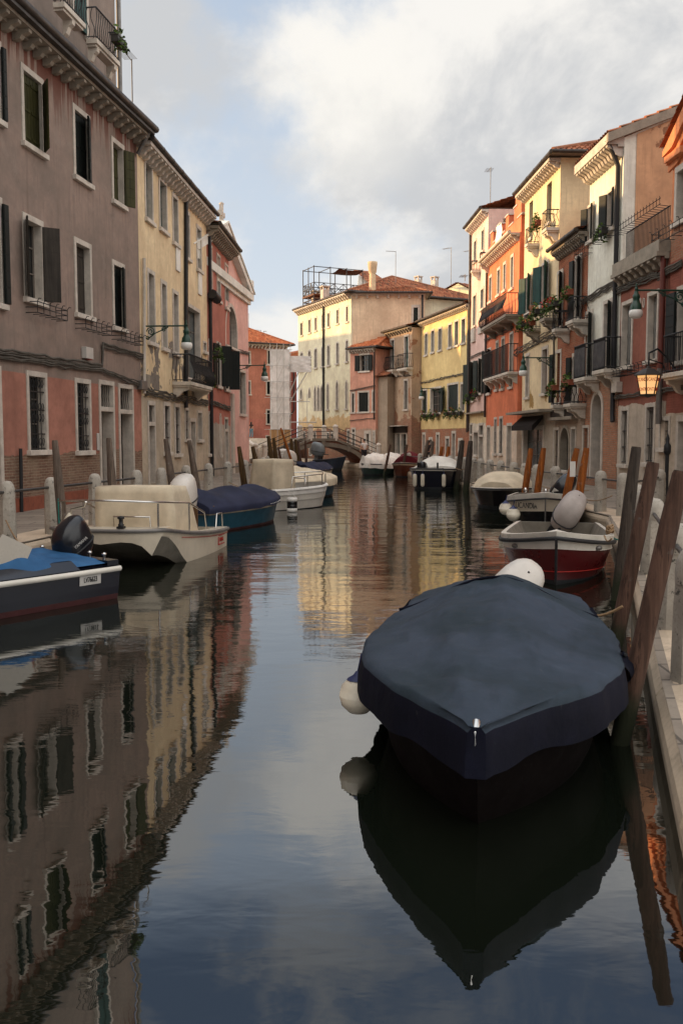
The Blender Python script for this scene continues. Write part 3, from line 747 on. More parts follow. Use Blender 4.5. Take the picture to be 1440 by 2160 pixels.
gm = plaster('grey_brown_plaster', lin(126, 110, 99), [(zbk, .16, 'brick', lin(122, 88, 70)), (zs, .01, 'plaster', lin(152, 99, 81))], streak=(ze-1.9, ze-.1, (.11, .022, .010)), run=.5, tint=lin(134, 112, 100))
G.walls(ze, gm)
tw = G.px(243, 60, .45)[0]
mb = MB(); mb.add([(0, .45, ze-.1), (tw, .45, ze-.1), (tw, .45, 17), (0, .45, 17), (0, 8.9, ze-.1), (tw, 8.9, ze-.1), (tw, 8.9, 17), (0, 8.9, 17)], [(0, 1, 2, 3), (1, 5, 6, 2), (4, 0, 3, 7), (5, 4, 7, 6), (3, 2, 6, 7)])
mb.build('wall', P_('upper_grey_plaster', lin(124, 110, 100), streak=(15, 17, (.11, .022, .010))), G.e)
def upwin(u0, u1, vt, vb):
    x0, z1 = G.px(u0, vt, .45); x1, z0 = G.px(u1, vb, .45); w_ = MB(); w_.box(x0, x1, .40, .44, z0, 16.9); o = w_.build('window', M['glass'], G.e)
    f = MB(); f.box(x0-.12, x0, .36, .449, z0-.1, 16.9); f.box(x1, x1+.12, .36, .449, z0-.1, 16.9); f.build('frame', M['frame'], o)
    for a in (x0+.02, x1-.42): MB().box(a, a+.40, .36, .395, z0, 16.9).build('shutter', M['sh_teal'], o)
upwin(152, 178, 20, 74)
x0, z0 = G.px(146, 80, .45); x1 = G.px(197, 95, .45)[0]
G.balcony(0, 0, 0, 0, xz=(x0, x1, z0-.05, z0+.72), out=.30, style='scroll', nb=2)
xa, za = G.px(85, -12, .45); G.balcony(0, 0, 0, 0, xz=(xa-.3, G.px(120, 5, .45)[0], za-.35, za+.35), out=.30, style='scroll', nb=1)
flower_box(G, G.px(200, 100)[0]+.1, z0+.0, -.62, .6, 'trailing plant box at the far end of the top balcony of the grey-brown house', None, .25, .8)
G.cornice(ze-.24, .42, sp=.45, bh=.15, bw=.14, mat='frame_dk')
g = MB(); g.tube([(0, -.56, ze-.02), (G.w+.1, -.56, ze-.02)], .10, 8); g.box(0, G.w, -.56, .3, ze-.19, ze-.12); g.build('gutter', M['zinc_dk'], G.e)
mb = MB(); mb.add([(tw, -.5, ze-.1), (G.w, -.5, ze-.1), (G.w, 4, ze+1.0), (tw, 4, ze+1.0)], [(0, 1, 2, 3)], 0, False, [(0, 0), (20, 0), (20, 9), (0, 9)]); mb.build('roof', M['tile'], G.e)
G.pipe([(tw+.10, .38, ze), (tw+.10, .38, 16.9)], .07, 'zinc')
G.pipe([(G.w-.15, -.5, ze-.05), (G.w-.15, -.3, ze-.4), (G.w-.12, -.07, ze-.75)], .06, 'zinc')
G.pipe([(G.px(301, 545)[0]-.06, -.07, G.px(300, 545)[1]), (G.px(301, 800)[0]-.06, -.07, G.px(300, 830)[1])], .05, 'frame')
for q in ((55, 119, 646, 668), (159, 215, 682, 700), (236, 283, 706, 722)): G.basket(*q)
G.cable([G.px(-60, 736), G.px(211, 776), G.px(212, 730), G.px(299, 755)], .03, 3); G.cable([G.px(-60, 748), G.px(211, 783), G.px(296, 815)], .026, 3)
G.box('alarm_box', 172, 187, 733, 757, 'ltgrey', .14); G.box('meter_box', 289, 301, 803, 822, 'zinc', .16)
G.box('intercom', 204, 209, 914, 950, 'ltgrey', .03)
x0, z1 = G.px(178, 757); G.box('alarm_light', 179, 186, 756, 759, 'red', .13)
x0 = G.px(0, 950)[0]; pl = MB(); xd = G.px(208, 1000)[0]; pl.box(x0+.4, xd, -.07, -.002, -.2, G.px(100, 1043)[1]); pl.build('plinth', stone('red_marble', lin(140, 80, 62), .5, 6, .6, .7), G.e)
G.pipe([(G.px(35, 1000)[0], -.1, .3), (G.px(35, 950)[0], -.1, G.px(35, 946)[1])], .04, 'iron', 'standpipe')
# yellow house
C2 = Vector(plan(440, 36.0)); Yb = Bld('yellow_house', C1, C2, 'three-storey pale yellow house with flaking grey patches, beside the grey-brown house on the left', 8)
zy = Yb.px(370, 370)[1]; zgr = Yb.px(370, 845)[1]
for q in ((305, 322, 341, 465), (335, 352, 378, 486), (363, 375.5, 411, 514), (390, 400, 445, 545), (414, 424.5, 477, 570)): Yb.win(*q, st='half', sh='sh_teal')
for q in ((311, 327, 570, 723), (339.5, 352, 592, 735), (364, 376.5, 613, 745)): Yb.win(*q, st='glass', sh='sh_grey', gm='glass_bl')
Yb.win(391, 422, 645, 800, 'glass', gm='glass_bl'); Yb.win(428, 435, 720, 742, 'glass', fw=.06, mull=False)
Yb.win(312, 328, 846, 1021, 'door2', sh='wood_gr', deep=.3); Yb.win(345, 359, 848, 955, 'grille'); Yb.win(368, 380, 851, 958, 'grille')
Yb.win(389.5, 398, 860, 927, 'grille', fw=.08); Yb.win(400.5, 413, 882, 1008, 'door', sh='wood_gr'); Yb.win(416, 426, 866, 928, 'glass', fw=.08, gm='glass_bl')
Yb.walls(zy-.1, P_('pale_yellow_plaster', lin(214, 175, 134), [(zgr, .12, 'plaster', lin(168, 152, 130))], peel=(zgr+.1, zgr+2.3, lin(132, 122, 112), .5), tint=lin(218, 180, 140)))
Yb.cornice(zy-.35, .42, n=23, bh=.2, bw=.15); Yb.roof(zy-.26, 1.35, .42, gut=True)
Yb.pipe([(Yb.px(388, 400)[0], -.08, zy-.5), (Yb.px(388, 840)[0], -.08, zgr-.2)], .07, 'iron')
Yb.cable([Yb.px(304, 833), Yb.px(437, 855)], .03, 5, wob=.06); Yb.cable([Yb.px(303, 810), Yb.px(330, 838)], .02, 2)
Yb.balcony(403, 430, 752, 808, out=.65, style='bulge', nb=2)
flower_box(Yb, Yb.px(423, 746)[0], Yb.px(423, 752)[1], -.66, .8, 'flower box with yellow-green plants on the bulging balcony of the pale yellow house', None, .22)
flower_box(Yb, Yb.px(415, 800)[0], Yb.px(415, 806)[1], -.5, .9, 'shrubby plant box on the floor of the bulging balcony of the pale yellow house', None, .2)
for q in ((370, 378, 520, 572), (417, 424, 576, 622)): Yb.box('hanging_panel', *q, 'white', .05)
Yb.box('wall_box', 303, 311, 790, 818, 'frame_dk', .1)
xa_, za_ = G.px(278, 125, 1.2); G.antenna(xa_, 1.2, ze-.2, za_, -.6)
street_lamp(Yb, Yb.px(303, 690)[0], Yb.px(303, 688)[1], 1.3, 'green bracket lamp on the pale yellow house beside its corner with the grey-brown house')
MB().tube([tuple(Yb.px(437, 620)[:1])+(-.2, Yb.px(437, 620)[1]), tuple(Yb.px(443, 640)[:1])+(-.3, Yb.px(443, 632)[1])], .2, 8).build('vent_hood', M['iron'], Yb.e)
# red house and church
C3 = Vector(plan(486, 41.2)); Rd = Bld('red_house', C2, C3, 'weathered red house with dark bracketed eaves, between the yellow house and the pink church', 8)
zr = Rd.px(460, 506)[1]; zrg = Rd.px(462, 893)[1]
for q in ((440.5, 447, 516, 612), (457, 464.5, 537, 634), (474, 481, 557, 650)): Rd.win(*q, st='glass', gm='glass_bl', fw=.08)
Rd.win(440, 447, 716, 812, 'glass', sh='sh_black', open=(None, 160), fw=.08); Rd.win(456.5, 466, 722, 815, 'glass', sh='sh_black', open=(170, 120), fw=.08); Rd.win(473, 482, 733, 822, 'glass', sh='sh_black', open=(165, 110), fw=.08)
for q in ((440, 446, 868, 958), (466, 464, 872, 960)): Rd.win(*q, st='grille', fw=.08)
Rd.win(474, 481, 880, 985, 'door2', fw=.08)
Rd.walls(zr, P_('red_plaster', lin(156, 92, 76), [(zrg, .2, 'plaster', lin(150, 140, 126))], tint=lin(164, 98, 80), run=.6))
Rd.cornice(zr-.08, .5, n=16, bh=.22, bw=.14, mat='frame_dk'); Rd.roof(zr, 1.1, .5)
Rd.pipe([(.25, -.09, zr-.3), (.25, -.09, .4)], .07, 'iron'); Rd.cable([Rd.px(441, 850), Rd.px(484, 866)], .03, 4, wob=.06)
C4 = Vector(plan(525.5, 45.4)); Ch = Bld('church', C3+Vector((.02, .02)), C4, 'pink church front with white pediment and stone cross, behind the red house on the left', 9, 'church')
zk = Ch.px(505, 605)[1]; xr = Ch.w; half = 5.6; xap = xr-half; zap = zk+2.0
Ch.arch(474, 500, 640, 733, fw=.16, fm='frame', sill=True); Ch.win(505, 518, 780, 874, 'glass', gm='glass_bl'); 
pk = P_('pink_plaster', lin(214, 154, 142), tint=lin(218, 160, 148), run=.15)
Ch.walls(zk, pk)
mb = MB(); mb.prism([(xap-half, zk), (xr, zk), (xap, zap)], .02, 8.8); mb.build('wall', pk, Ch.e)
tr = MB(); tr.box(xap-half, xr+.25, -.25, .3, zk-.35, zk-.02); tr.box(xap-half, xr+.12, -.12, .3, zk-.55, zk-.352)
for sg in (-1, 1):
    a, b = (xap+sg*(half+.3), zk-.02), (xap, zap+.12)
    tr.prism([a, b, (b[0], b[1]-.34), (a[0]-sg*.9, a[1])], -.28, .4); tr.prism([(a[0]+sg*.02, a[1]+.05), (b[0], b[1]+.10), (b[0], b[1]+.003), (a[0], a[1]+.003)], -.33, 8.9)
tr.box(xr-.28, xr+.22, -.26, .3, zk+.0, zk+.62)
tr.build('pediment', P_('white_trim_plaster', lin(222, 196, 184), tint=lin(226, 200, 190)), Ch.e)
pl = MB(); pl.box(.02, .45, -.1, -.002, .2, Ch.px(487, 830)[1]); pl.build('pilaster', M['frame'], Ch.e)
pb = MB(); pb.box(.5, xr-.02, -.06, -.001, .2, .75); pb.build('plinth', M['frame_dk'], Ch.e)
cr = MB(); cx, cz = Ch.px(475, 490); cr.lathe([(.34, zap-.1), (.36, zap+.05), (.22, zap+.09), (.30, zap+.22), (.26, zap+.3), (.12, zap+.4), (.08, zap+.42)], (cx, .15, 0), 12)
hc = Ch.px(475, 432)[1]; cr.box(cx-.075, cx+.075, .08, .24, zap+.38, hc); cr.box(cx-.28, cx+.28, .09, .23, hc-.48, hc-.34); cr.lathe([(.08, hc-.02), (.12, hc+.04), (.02, hc+.12)], (cx, .15, 0), 8)
for sx in (-1, 1): cr.box(cx+sx*.30-.04, cx+sx*.30+.04, .07, .25, hc-.52, hc-.30)
cr.build('cross', M['frame'], Ch.e)
Ch.cable([Ch.px(487, 738), Ch.px(524, 748)], .025, 3)
street_lamp(Ch, Ch.px(487, 772)[0], Ch.px(487, 771)[1], 1.55, 'green bracket lamp on the corner of the pink church')
# far red-brown house closing the left bank
Fr = Bld('russet_house', plan(505, 84), plan(629, 87), 'red-brown house with an orange tiled roof behind the scaffold on the left', 8)
zf = Fr.px(560, 728)[1]
for q in ((563, 571.5, 737, 768), (561, 571.5, 802, 832), (561, 571.5, 863, 894), (522, 529, 740, 768), (522, 529.5, 802, 832), (560, 572, 918, 960)): Fr.win(*q, st='shut', sh='sh_black', fw=.1)
Fr.walls(zf, P_('russet_plaster', lin(160, 98, 78), [(Fr.px(560, 884)[1], .03, 'plaster', lin(166, 98, 82)), (Fr.px(560, 912)[1], .1, 'brick', lin(120, 74, 60))], tint=lin(168, 104, 82)), x1=Fr.px(606, 800)[0])
Fr.cornice(zf-.05, .4, n=14, x1=Fr.px(606, 800)[0]); Fr.roof(zf+.02, 2.4, .55, hip0=0, hip1=5.0, mat='tile_or', x1=Fr.px(604, 730)[0])
mb = MB(); mb.box(Fr.px(608, 800)[0], Fr.w, .3, 7, -.3, Fr.px(620, 752)[1]); mb.build('wall', P_('dark_red_plaster', lin(130, 66, 56)), Fr.e)
mb = MB(); a = Fr.px(606, 752); b = Fr.px(630, 752); mb.prism([(a[0], a[1]), (b[0]+.5, a[1]), (b[0]+.5, a[1]+.75), (a[0]+.4, a[1]+.2)], .0, 6); mb.build('roof', M['tile_or'], Fr.e)
Fr.pipe([(Fr.px(622, 800)[0], .2, Fr.px(620, 755)[1]), (Fr.px(622, 800)[0], .2, Fr.px(620, 864)[1]), (Fr.px(611, 880)[0], .2, Fr.px(611, 882)[1])], .06, 'iron')
Fr.antenna(Fr.px(552, 690)[0], 3, zf+1, Fr.px(552, 653)[1], -1.0); Fr.antenna(Fr.px(578, 690)[0], 3, zf+1, Fr.px(578, 689)[1], -1.4); Fr.antenna(Fr.px(584, 690)[0], 3, zf+1, Fr.px(584, 691)[1], .3)
dx, dz = Fr.px(553, 702); ds = MB(); ds.lathe([(.02, 0), (.25, .03), (.42, .1), (.43, .1)], (0, 0, 0), 18, 0, Matrix.Translation((dx, 2.4, dz)) @ Matrix.Rotation(R(80), 4, 'X')); ds.tube([(dx, 2.4, dz-1.0), (dx, 2.4, dz)], .03, 5); ds.build('satellite_dish', M['ltgrey'], Fr.e)
# wrapped scaffold with its rubbish chute bridge
sx, sy = plan(591, 66); S = empty('scaffold', (sx, sy, 0), R(6), 'white-sheeted scaffold tower with a covered arm, in front of the red-brown house', 'scaffold')
zt = at(590, 740, 66).z; zb = at(590, 906, 66).z; hw = 19*66/FPX
sheet = cloth('scaffold_sheet', lin(228, 224, 218), lin(234, 230, 226), .8, 1.5, 60)
def sheetbox(x0, x1, y0, y1, z0, z1, seed):
    mb = MB(); r = random.Random(seed); rows = []; nz = 14
    for j in range(nz+1):
        z = z0+(z1-z0)*j/nz; row = []
        for a, b in (((x0, y1), (x0, y0)), ((x0, y0), (x1, y0)), ((x1, y0), (x1, y1))):
            for i in range(6):
                t = i/5; k = .05*math.sin(j*1.9+i*2.1+seed)*(0 if j in (0, 4, 9, 14) else 1)
                row.append((a[0]+(b[0]-a[0])*t+k*.6, a[1]+(b[1]-a[1])*t+k, z))
        rows.append(row)
    mb.grid(rows); mb.add([(x0, y0, z1), (x1, y0, z1), (x1, y1, z1), (x0, y1, z1)], [(0, 1, 2, 3)]); return mb
sheetbox(-hw, hw, -.9, .9, zb, zt, 2).build('sheeting', sheet, S)
lt = at(650, 752, 66).z; lb = at(650, 786, 66).z; xe = (655-591)*66/FPX
sheetbox(hw-.02, xe, -.6, .6, lb, lt, 5).build('covered_arm', sheet, S)
hd = MB(); hd.box(-hw-.1, hw+.05, -1.0, 1.0, 0, zb); hd.build('hoarding', wood('plywood_hoarding', lin(176, 138, 96), .8), S)
po = MB()
for x in (-hw-.06, -hw*.35, hw*.35, hw+.06): po.tube([(x, -1.0, 0), (x, -1.0, zt+.4)], .022, 5)
for k in range(6):
    z = zb+(zt-zb)*k/5; po.tube([(-hw-.5, -1.02, z), (hw+.2, -1.02, z)], .018, 5)
    if k < 5: po.tube([(-hw*.35, -1.0, z), (hw*.35, -1.0, z+(zt-zb)/5)], .014, 5)
po.tube([(xe-.3, -.5, lb), (hw, -.5, lb-2.2)], .04, 5); po.tube([(xe-.9, -.5, lb), (hw, -.5, lb-1.5)], .04, 5)
for zz, xx in ((at(600, 848, 66).z, 42), (at(600, 891, 66).z, 55)): po.tube([(hw, -1.0, zz), (hw+xx*66/FPX, -1.0, zz)], .035, 5)
po.tube([(hw+1.25, -1.0, at(600, 891, 66).z-.2), (hw+1.25, -1.0, at(600, 832, 66).z)], .025, 5)
po.build('tubes', M['ltgrey'], S)
# ------------------------------------------------------------------ cream palazzo at the bend
Cr = Bld('cream_palazzo', plan(629.5, 75.3), plan(740, 66), 'tall cream palazzo with pointed Gothic windows at the bend beyond the bridge', 11)
zc_ = Cr.px(738, 619)[1]
top = [(636, 678, 708), (653, 671, 702), (666, 667, 698), (681, 661, 693), (693, 657, 690), (712, 650, 683), (732, 643, 679)]
for u, a, b in top: Cr.win(u-3.2, u+3.2, a, b, 'shut' if u > 685 or u < 650 else 'half', sh='sh_green' if u > 660 else 'sh_black', fw=.12)
for u, a, b in ((636.5, 741, 782), (653, 737, 780), (666, 733, 776), (681, 729, 773), (693, 725.5, 771), (712, 720, 767), (732, 715, 763)): Cr.arch(u-3.4, u+3.4, a, b, fw=.12)
for u, a, b in ((635.5, 818, 842), (653, 817, 840), (665, 813, 867), (672, 812, 867), (679, 811, 867), (691.5, 806, 864), (711, 802, 863), (731, 801, 862)): Cr.arch(u-3.0, u+3.0, a, b, pointed=True, fw=.12, sill=(u > 685 or u < 640))
for u, a, b in ((642, 909, 928), (651, 909, 928), (664, 909, 928), (692, 911, 928), (701, 911, 928), (655, 935, 962), (735, 905, 950)): Cr.win(u-3, u+3, a, b, 'grille', fw=.1, sill=False)
crm = P_('cream_plaster', lin(218, 188, 158), [(Cr.px(690, 905)[1], .5, 'brick', lin(150, 90, 62)), (Cr.px(690, 880)[1], .7, 'plaster', lin(186, 156, 110))], tint=lin(224, 194, 164), run=.35)
Cr.walls(zc_, crm); zt0 = zc_+.10
Cr.cornice(zc_-.05, .45, n=24, bh=.25, bw=.16); Cr.roof(zc_, 2.1, .4, hip1=4.6)
Cr.pipe([(Cr.px(684, 700)[0], -.1, zc_-.3), (Cr.px(684, 800)[0], -.1, 1)], .08, 'iron')
Cr.chimney(Cr.px(637, 640)[0], 1.2, zc_, zc_+1.3, .55, M['frame']); Cr.chimney(Cr.px(656, 640)[0], 1.2, zc_, zc_+1.4, .55, M['frame'])
ch = MB(); a = at(786, 612, 66); b = at(788, 548, 66); k = 66/FPX; loc = Cr.e.matrix_basis.inverted()
q = loc @ Vector((a.x, 66.8, 0)); h0, h1 = a.z-.4, b.z
ch.lathe([(.26, h0), (.24, h0+(h1-h0)*.62), (.22, h0+(h1-h0)*.66), (.30, h0+(h1-h0)*.72), (.36, h1-.15), (.36, h1), (.30, h1)], (q.x, q.y, 0), 14); ch.build('chimney', stone('chimney_plaster', lin(206, 180, 146), .4, 2.2, .85, .5), Cr.roofo)
# side block with its own hip roof
Cs = Bld('tan_house', (plan(740.3, 66.02)[0]+.02, 66.05), (plan(894, 66.05)[0], 66.05), 'broad tan wall without windows but one green shutter, side wing of the cream palazzo', 9)
Cs.win(867, 885.5, 643, 684, 'shut', sh='sh_green', fw=.16)
zw = Cs.px(820, 621)[1]; Cs.walls(zw, P_('tan_plaster', lin(200, 170, 138), tint=lin(206, 178, 146), run=.15))
Cs.cornice(zw-.02, .25, n=7, bh=.2, bw=.16); Cs.roof(zw, 1.25, .4, hip0=2.6, hip1=1.9, mat='tile'); Cs.pipe([(Cs.w-.2, -.09, zw), (Cs.w-.2, -.09, zw-3)], .07, 'iron')
Cs.antenna(Cs.px(841, 560)[0], 4, zw, Cs.px(841, 505)[1], -.75)
# house behind with a white gable, and the pair behind the yellow house
B1 = Bld('white_gable_house', plan(752, 80), plan(815, 80), 'small white gabled house with tiled roof standing behind the cream palazzo', 6)
zz = B1.px(780, 606)[1]; B1.walls(zz, P_('white_gable_plaster', lin(226, 216, 190)), z0=0)
mb = MB(); p0 = B1.px(753, 606); p1 = B1.px(756, 580); p2 = B1.px(790, 602)
mb.prism([(p0[0], zz-.3), (p2[0], zz-.3), (p2[0], p2[1]), (p1[0], p1[1])], .01, 5.9); mb.build('wall', P_('white_gable_plaster2', lin(226, 216, 190)), B1.e)
rf = MB()
def tile_quad(mb, a, b, c, d, nu, nv):
    a, b, c, d = map(Vector, (a, b, c, d)); n = (b-a).cross(d-a).normalized(); rows = []; uv = []
    for i in range(nv):
        for q, lift in ((0, .04), (.98, 0)):
            t = (i+q)/nv; l, r_ = a.lerp(d, t), b.lerp(c, t); rows.append([l.lerp(r_, j/(nu*6))+n*(.06*abs(math.sin(j/6*math.pi))+lift) for j in range(nu*6+1)]); uv += [(j/6, i+.02+.9*q) for j in range(nu*6+1)]
    mb.grid(rows, 0, False, uv)
q = [B1.px(u, v, y) + (y,) for u, v, y in ((787, 605, -.6), (814, 594, 4), (783, 573, 5), (745, 570, .2))]
tile_quad(rf, *[(a, y, z) for a, z, y in q], 10, 9)
rf.build('roof', M['tile'], B1.e, fix=False)
B2 = Bld('pale_house', plan(893, 78), plan(993, 74), 'pale cream house with two tall chimneys behind the low yellow house', 7)
zz = B2.px(930, 606)[1]; B2.walls(zz-.9, P_('pale_house_plaster', lin(206, 186, 150)), z0=0)
mb = MB(); pts = [B2.px(u, v) for u, v in ((893, 640), (893, 614), (940, 612), (965, 598), (993, 612), (993, 640))]; mb.prism([(x, z) for x, z in pts], .01, 6); mb.build('wall', P_('pale_gable_plaster', lin(214, 194, 158)), B2.e)
rf = MB(); a = B2.px(893, 613); b = B2.px(940, 611); c_ = B2.px(965, 597); d_ = B2.px(995, 611)
for p, q in ((a, b), (b, c_), (c_, d_)): tile_quad(rf, (p[0], -.15, p[1]), (q[0], -.15, q[1]), (q[0], 6, q[1]+.1), (p[0], 6, p[1]+.1), 6, 8)
B2.roofo = rf.build('roof', M['tile'], B2.e, fix=False)
for u, vt, vb in ((889.5, 584, 640), (924, 585, 640)): x, z1 = B2.px(u, vt); B2.chimney(x, -.45, B2.px(u, vb)[1], z1-.3, .46, M['frame'])
rf = MB(); a = B2.px(893, 652, -1); b = B2.px(925, 645, -1); tile_quad(rf, (a[0], -2.2, a[1]-.3), (b[0], -2.2, b[1]), (b[0], -.1, b[1]+1.3), (a[0], -.1, a[1]+1.4), 8, 6); rf.build('roof', M['tile'], B2.e, fix=False)
for u, v in ((934, 518), (980, 523)): B2.antenna(B2.px(u, 560)[0], 1, zz, B2.px(u, v)[1], -1.0)
# unseen houses added behind the left bank's fronts to throw shade across the canal
for a, b, h, lab in (((-6.9, 46.6), (-7.0, 57.5), 9.6, 'unseen ochre house added beyond the pink church to shade the right bank'), ((-21, 64), (-27, 94), 12.3, 'unseen long ochre house added behind the left bank to shade the cream palazzo')):
    H_ = Bld('sun_blocker', a, b, lab, 10); H_.walls(h, P_('ochre_plaster', lin(180, 140, 100))); H_.roof(h, 1.3, .4, gut=False, tw=.5, tl=.8)

# roof terrace (altana) on the cream palazzo
def altana():
    X0, X1, Y0, Y1 = -.35, 1.95, .6, 4.95; zp = 13.45; zr = zp+1.0; zt = zp+2.25
    e = empty('roof_terrace', Cr.world(X1, Y0, zp), Cr.rz, 'dark timber roof terrace with crossed railings and shade cloth atop the cream palazzo', 'roof terrace')
    L = lambda x, y, z: (x-X1, y-Y0, z-zp); col = paint('dark_painted_timber', lin(46, 44, 48), .6, .2); P = MB()
    P.box(X0-X1-.05, .05, -.05, Y1-Y0+.05, -.02, .12); P.build('platform', wood('terrace_boards', lin(104, 66, 44), .7, 'x'), e)
    fr = MB(); posts = [(X1, Y0), (X1, Y0+1.45), (X1, Y0+2.9), (X1, Y1), (X0, Y0), ((X0+X1)/2, Y0), (X0, Y0+1.45), (X0, Y0+2.9), (X0, Y1)]
    for x, y in posts: fr.tube([L(x, y, zp-.9), L(x, y, zt+.08)], .04, 5)
    for a, b in (((X1, Y0), (X1, Y1)), ((X0, Y0), (X0, Y1)), ((X0, Y0), (X1, Y0)), ((X0, Y0+1.45), (X1, Y0+1.45)), ((X0, Y0+2.9), (X1, Y0+2.9)), ((X0, Y1), (X1, Y1))): fr.tube([L(*a, zt), L(*b, zt)], .035, 5)
    for a, b in (((X1, Y0), (X1, Y1)), ((X0, Y0), (X0, Y1)), ((X0, Y0), (X1, Y0))): fr.tube([L(*a, zp-.35), L(*b, zp-.35)], .05, 5)
    fr.build('frame', col, e)
    for a, b, n in (((X1, Y0), (X1, Y1), 5), ((X0, Y0), (X1, Y0), 4), ((X0, Y0), (X0, Y1), 5)):
        rl = MB(); a, b = Vector(a), Vector(b)
        for z in (zp+.2, zp+.6, zr): rl.tube([L(*a, z), L(*b, z)], .03, 4)
        for i in range(n):
            p, q = a.lerp(b, i/n), a.lerp(b, (i+1)/n); rl.tube([L(*p, zp+.2), L(*q, zr)], .024, 4); rl.tube([L(*q, zp+.2), L(*p, zr)], .024, 4); rl.tube([L(*p, zp), L(*p, zr)], .03, 4)
        rl.build('railing', col, e)
    sh = MB(); rows = [[L(X0+(X1-X0)*i/6, Y0+2.2+(Y1-Y0-2.1)*j/6, zt-.16*math.sin(i/6*math.pi)-.04*j*(6-j)/6-.01) for i in range(7)] for j in range(7)]; sh.grid(rows); sh.build('shade_cloth', cloth('brown_shade_cloth', lin(86, 62, 54)), e)
altana()
# ------------------------------------------------------------------ right bank, from the bridge towards the camera
def rx(Y): return 8.6-.045*(Y-29)
# low pink house
K0, K1 = Vector(plan(738, 65.85)), Vector(plan(792, 64.3))
Lp = Bld('pink_house', K0, K1, 'low salmon-pink house with black shutters by the right foot of the bridge', 1.5)
zl = Lp.px(768, 737)[1]
Lp.win(757, 780, 745, 783, 'glass', sh='sh_black', open=(175, 175)); Lp.win(740, 749, 826, 870, 'shut', sh='sh_black'); Lp.win(754, 779, 824, 869, 'shut', sh='sh_black'); Lp.win(784, 791, 822, 868, 'shut', sh='sh_black')
Lp.win(741, 750, 902, 943, 'door2'); Lp.win(768, 783, 908, 956, 'door', sh='sh_grey', fw=.2); Lp.win(785, 791.5, 908, 956, 'door2', sh='wood_dk')
lpm = P_('salmon_plaster', lin(190, 132, 110), [(Lp.px(768, 905)[1], .4, 'plaster', lin(170, 140, 120))], tint=lin(196, 140, 116), run=.5)
Lp.walls(zl, lpm); Lp.cornice(zl-.03, .3, n=10, bh=.14, bw=.12); Lp.roof(zl+.02, .75, .35, hip1=.6, mat='tile_or', D=3.0)
Lp.cable([Lp.px(739, 826), Lp.px(792, 815)], .02, 3); Lp.cable([Lp.px(738, 888), Lp.px(792, 882)], .02, 2)
Lp.pipe([(Lp.w-.1, -.07, zl), (Lp.w-.1, -.07, zl-5)], .05, 'pipe_br')
mb = MB(); y0, z0 = 0, Lp.px(792, 795)[1]; mb.box(Lp.w+.004, Lp.w+.84, .25, 1.45, -.3, z0); mb.build('wall', P_('grey_side_plaster', lin(156, 138, 118)), Lp.e)
rf = MB(); tile_quad(rf, (Lp.w-.1, -.1, z0), (Lp.w+.98, -.1, z0), (Lp.w+.98, 1.4, z0+.6), (Lp.w-.1, 1.4, z0+.6), 6, 4); rf.build('roof', M['tile'], Lp.e, fix=False)
# narrow brown house
W0, W1 = Vector(plan(815, 65.8)), Vector(plan(867, 61.8))
Bn = Bld('brown_house', W0, W1, 'narrow brown house of worn brick and plaster with two iron balconies', 5.5)
zb_ = Bn.px(840, 698)[1]
Bn.win(823, 832, 714, 785, 'half', sh='sh_teal'); Bn.win(852, 862, 706, 780, 'half', sh='sh_teal'); Bn.win(822, 830.5, 804, 868, 'half', sh='sh_black'); Bn.win(851, 860.5, 799, 864, 'half', sh='sh_black')
Bn.win(822, 834, 912, 959, 'glass', fw=.1, sill=False); Bn.win(834.5, 844, 912, 959, 'door', sh='sh_teal', fw=.08); Bn.win(845, 858, 912, 959, 'glass', fw=.1, sill=False)
Bn.walls(zb_, P_('worn_brown_plaster', lin(168, 142, 116), [(Bn.px(840, 880)[1], .8, 'brick', lin(150, 96, 70))], peel=(Bn.px(840, 880)[1]-1, zb_+1, lin(160, 118, 92), .57), run=.5))
Bn.cornice(zb_-.03, .3, n=10, bh=.16, bw=.12, mat='frame_dk'); Bn.roof(zb_+.02, .8, .35, hip1=0)
Bn.balcony(811, 833.5, 752, 780, out=.5, style='bulge'); Bn.balcony(836, 864, 746, 776, out=.5, style='bulge')
mb = MB(); x0, x1, z0, z1 = Bn.rect(818.5, 859, 900, 913); mb.box(x0, x1, -.12, -.003, z0, z1); bo = mb.build('shop_sign', M['wood_dk'], Bn.e)
aw = MB(); aw.box(x0-.15, x1+.1, -.5, -.004, z1+.02, z1+.07); aw.build('ledge', M['frame'], Bn.e)
Bn.cable([Bn.px(816, 797), Bn.px(866, 792)], .02, 3); Bn.box('wall_shelf', 805.5+4, 815, 918, 928, 'frame', .1)
# low yellow house
V0_, V1_ = Vector(plan(887, 62)), Vector((rx(53.2)+.0, 53.2))
Lw = Bld('yellow_house', V0_, V1_, 'low warm yellow house with red-flowered window boxes, left of the tall pink house', 7)
zv = Lw.px(935, 665)[1]
for u0, u1, a, b in ((895.5, 902, 701, 749), (909, 916, 694, 743), (924, 932, 690, 739), (945, 953.5, 681, 733), (958, 967.5, 674, 729), (972.5, 982, 669, 724)): Lw.win(u0, u1, a, b, 'half', sh='sh_teal', fw=.1)
for u0, u1, a, b, st in ((889, 901, 820, 872, 'shut'), (907, 931, 816, 871, 'glass'), (943, 967, 807, 868, 'shut'), (970, 980, 806, 867, 'half')): Lw.win(u0, u1, a, b, st, sh='sh_green', open=(None, 170) if st == 'glass' else None)
for u0, u1, a, b, st in ((890.5, 897.5, 912, 962, 'door'), (904, 912, 922, 962, 'grille'), (919, 927, 912, 966, 'door'), (939, 948, 920, 960, 'grille'), (952, 961, 909, 972, 'door'), (966, 976, 924, 965, 'grille')): Lw.win(u0, u1, a, b, st, sh='wood_gr', fw=.13)
zbb = Lw.px(935, 904)[1]
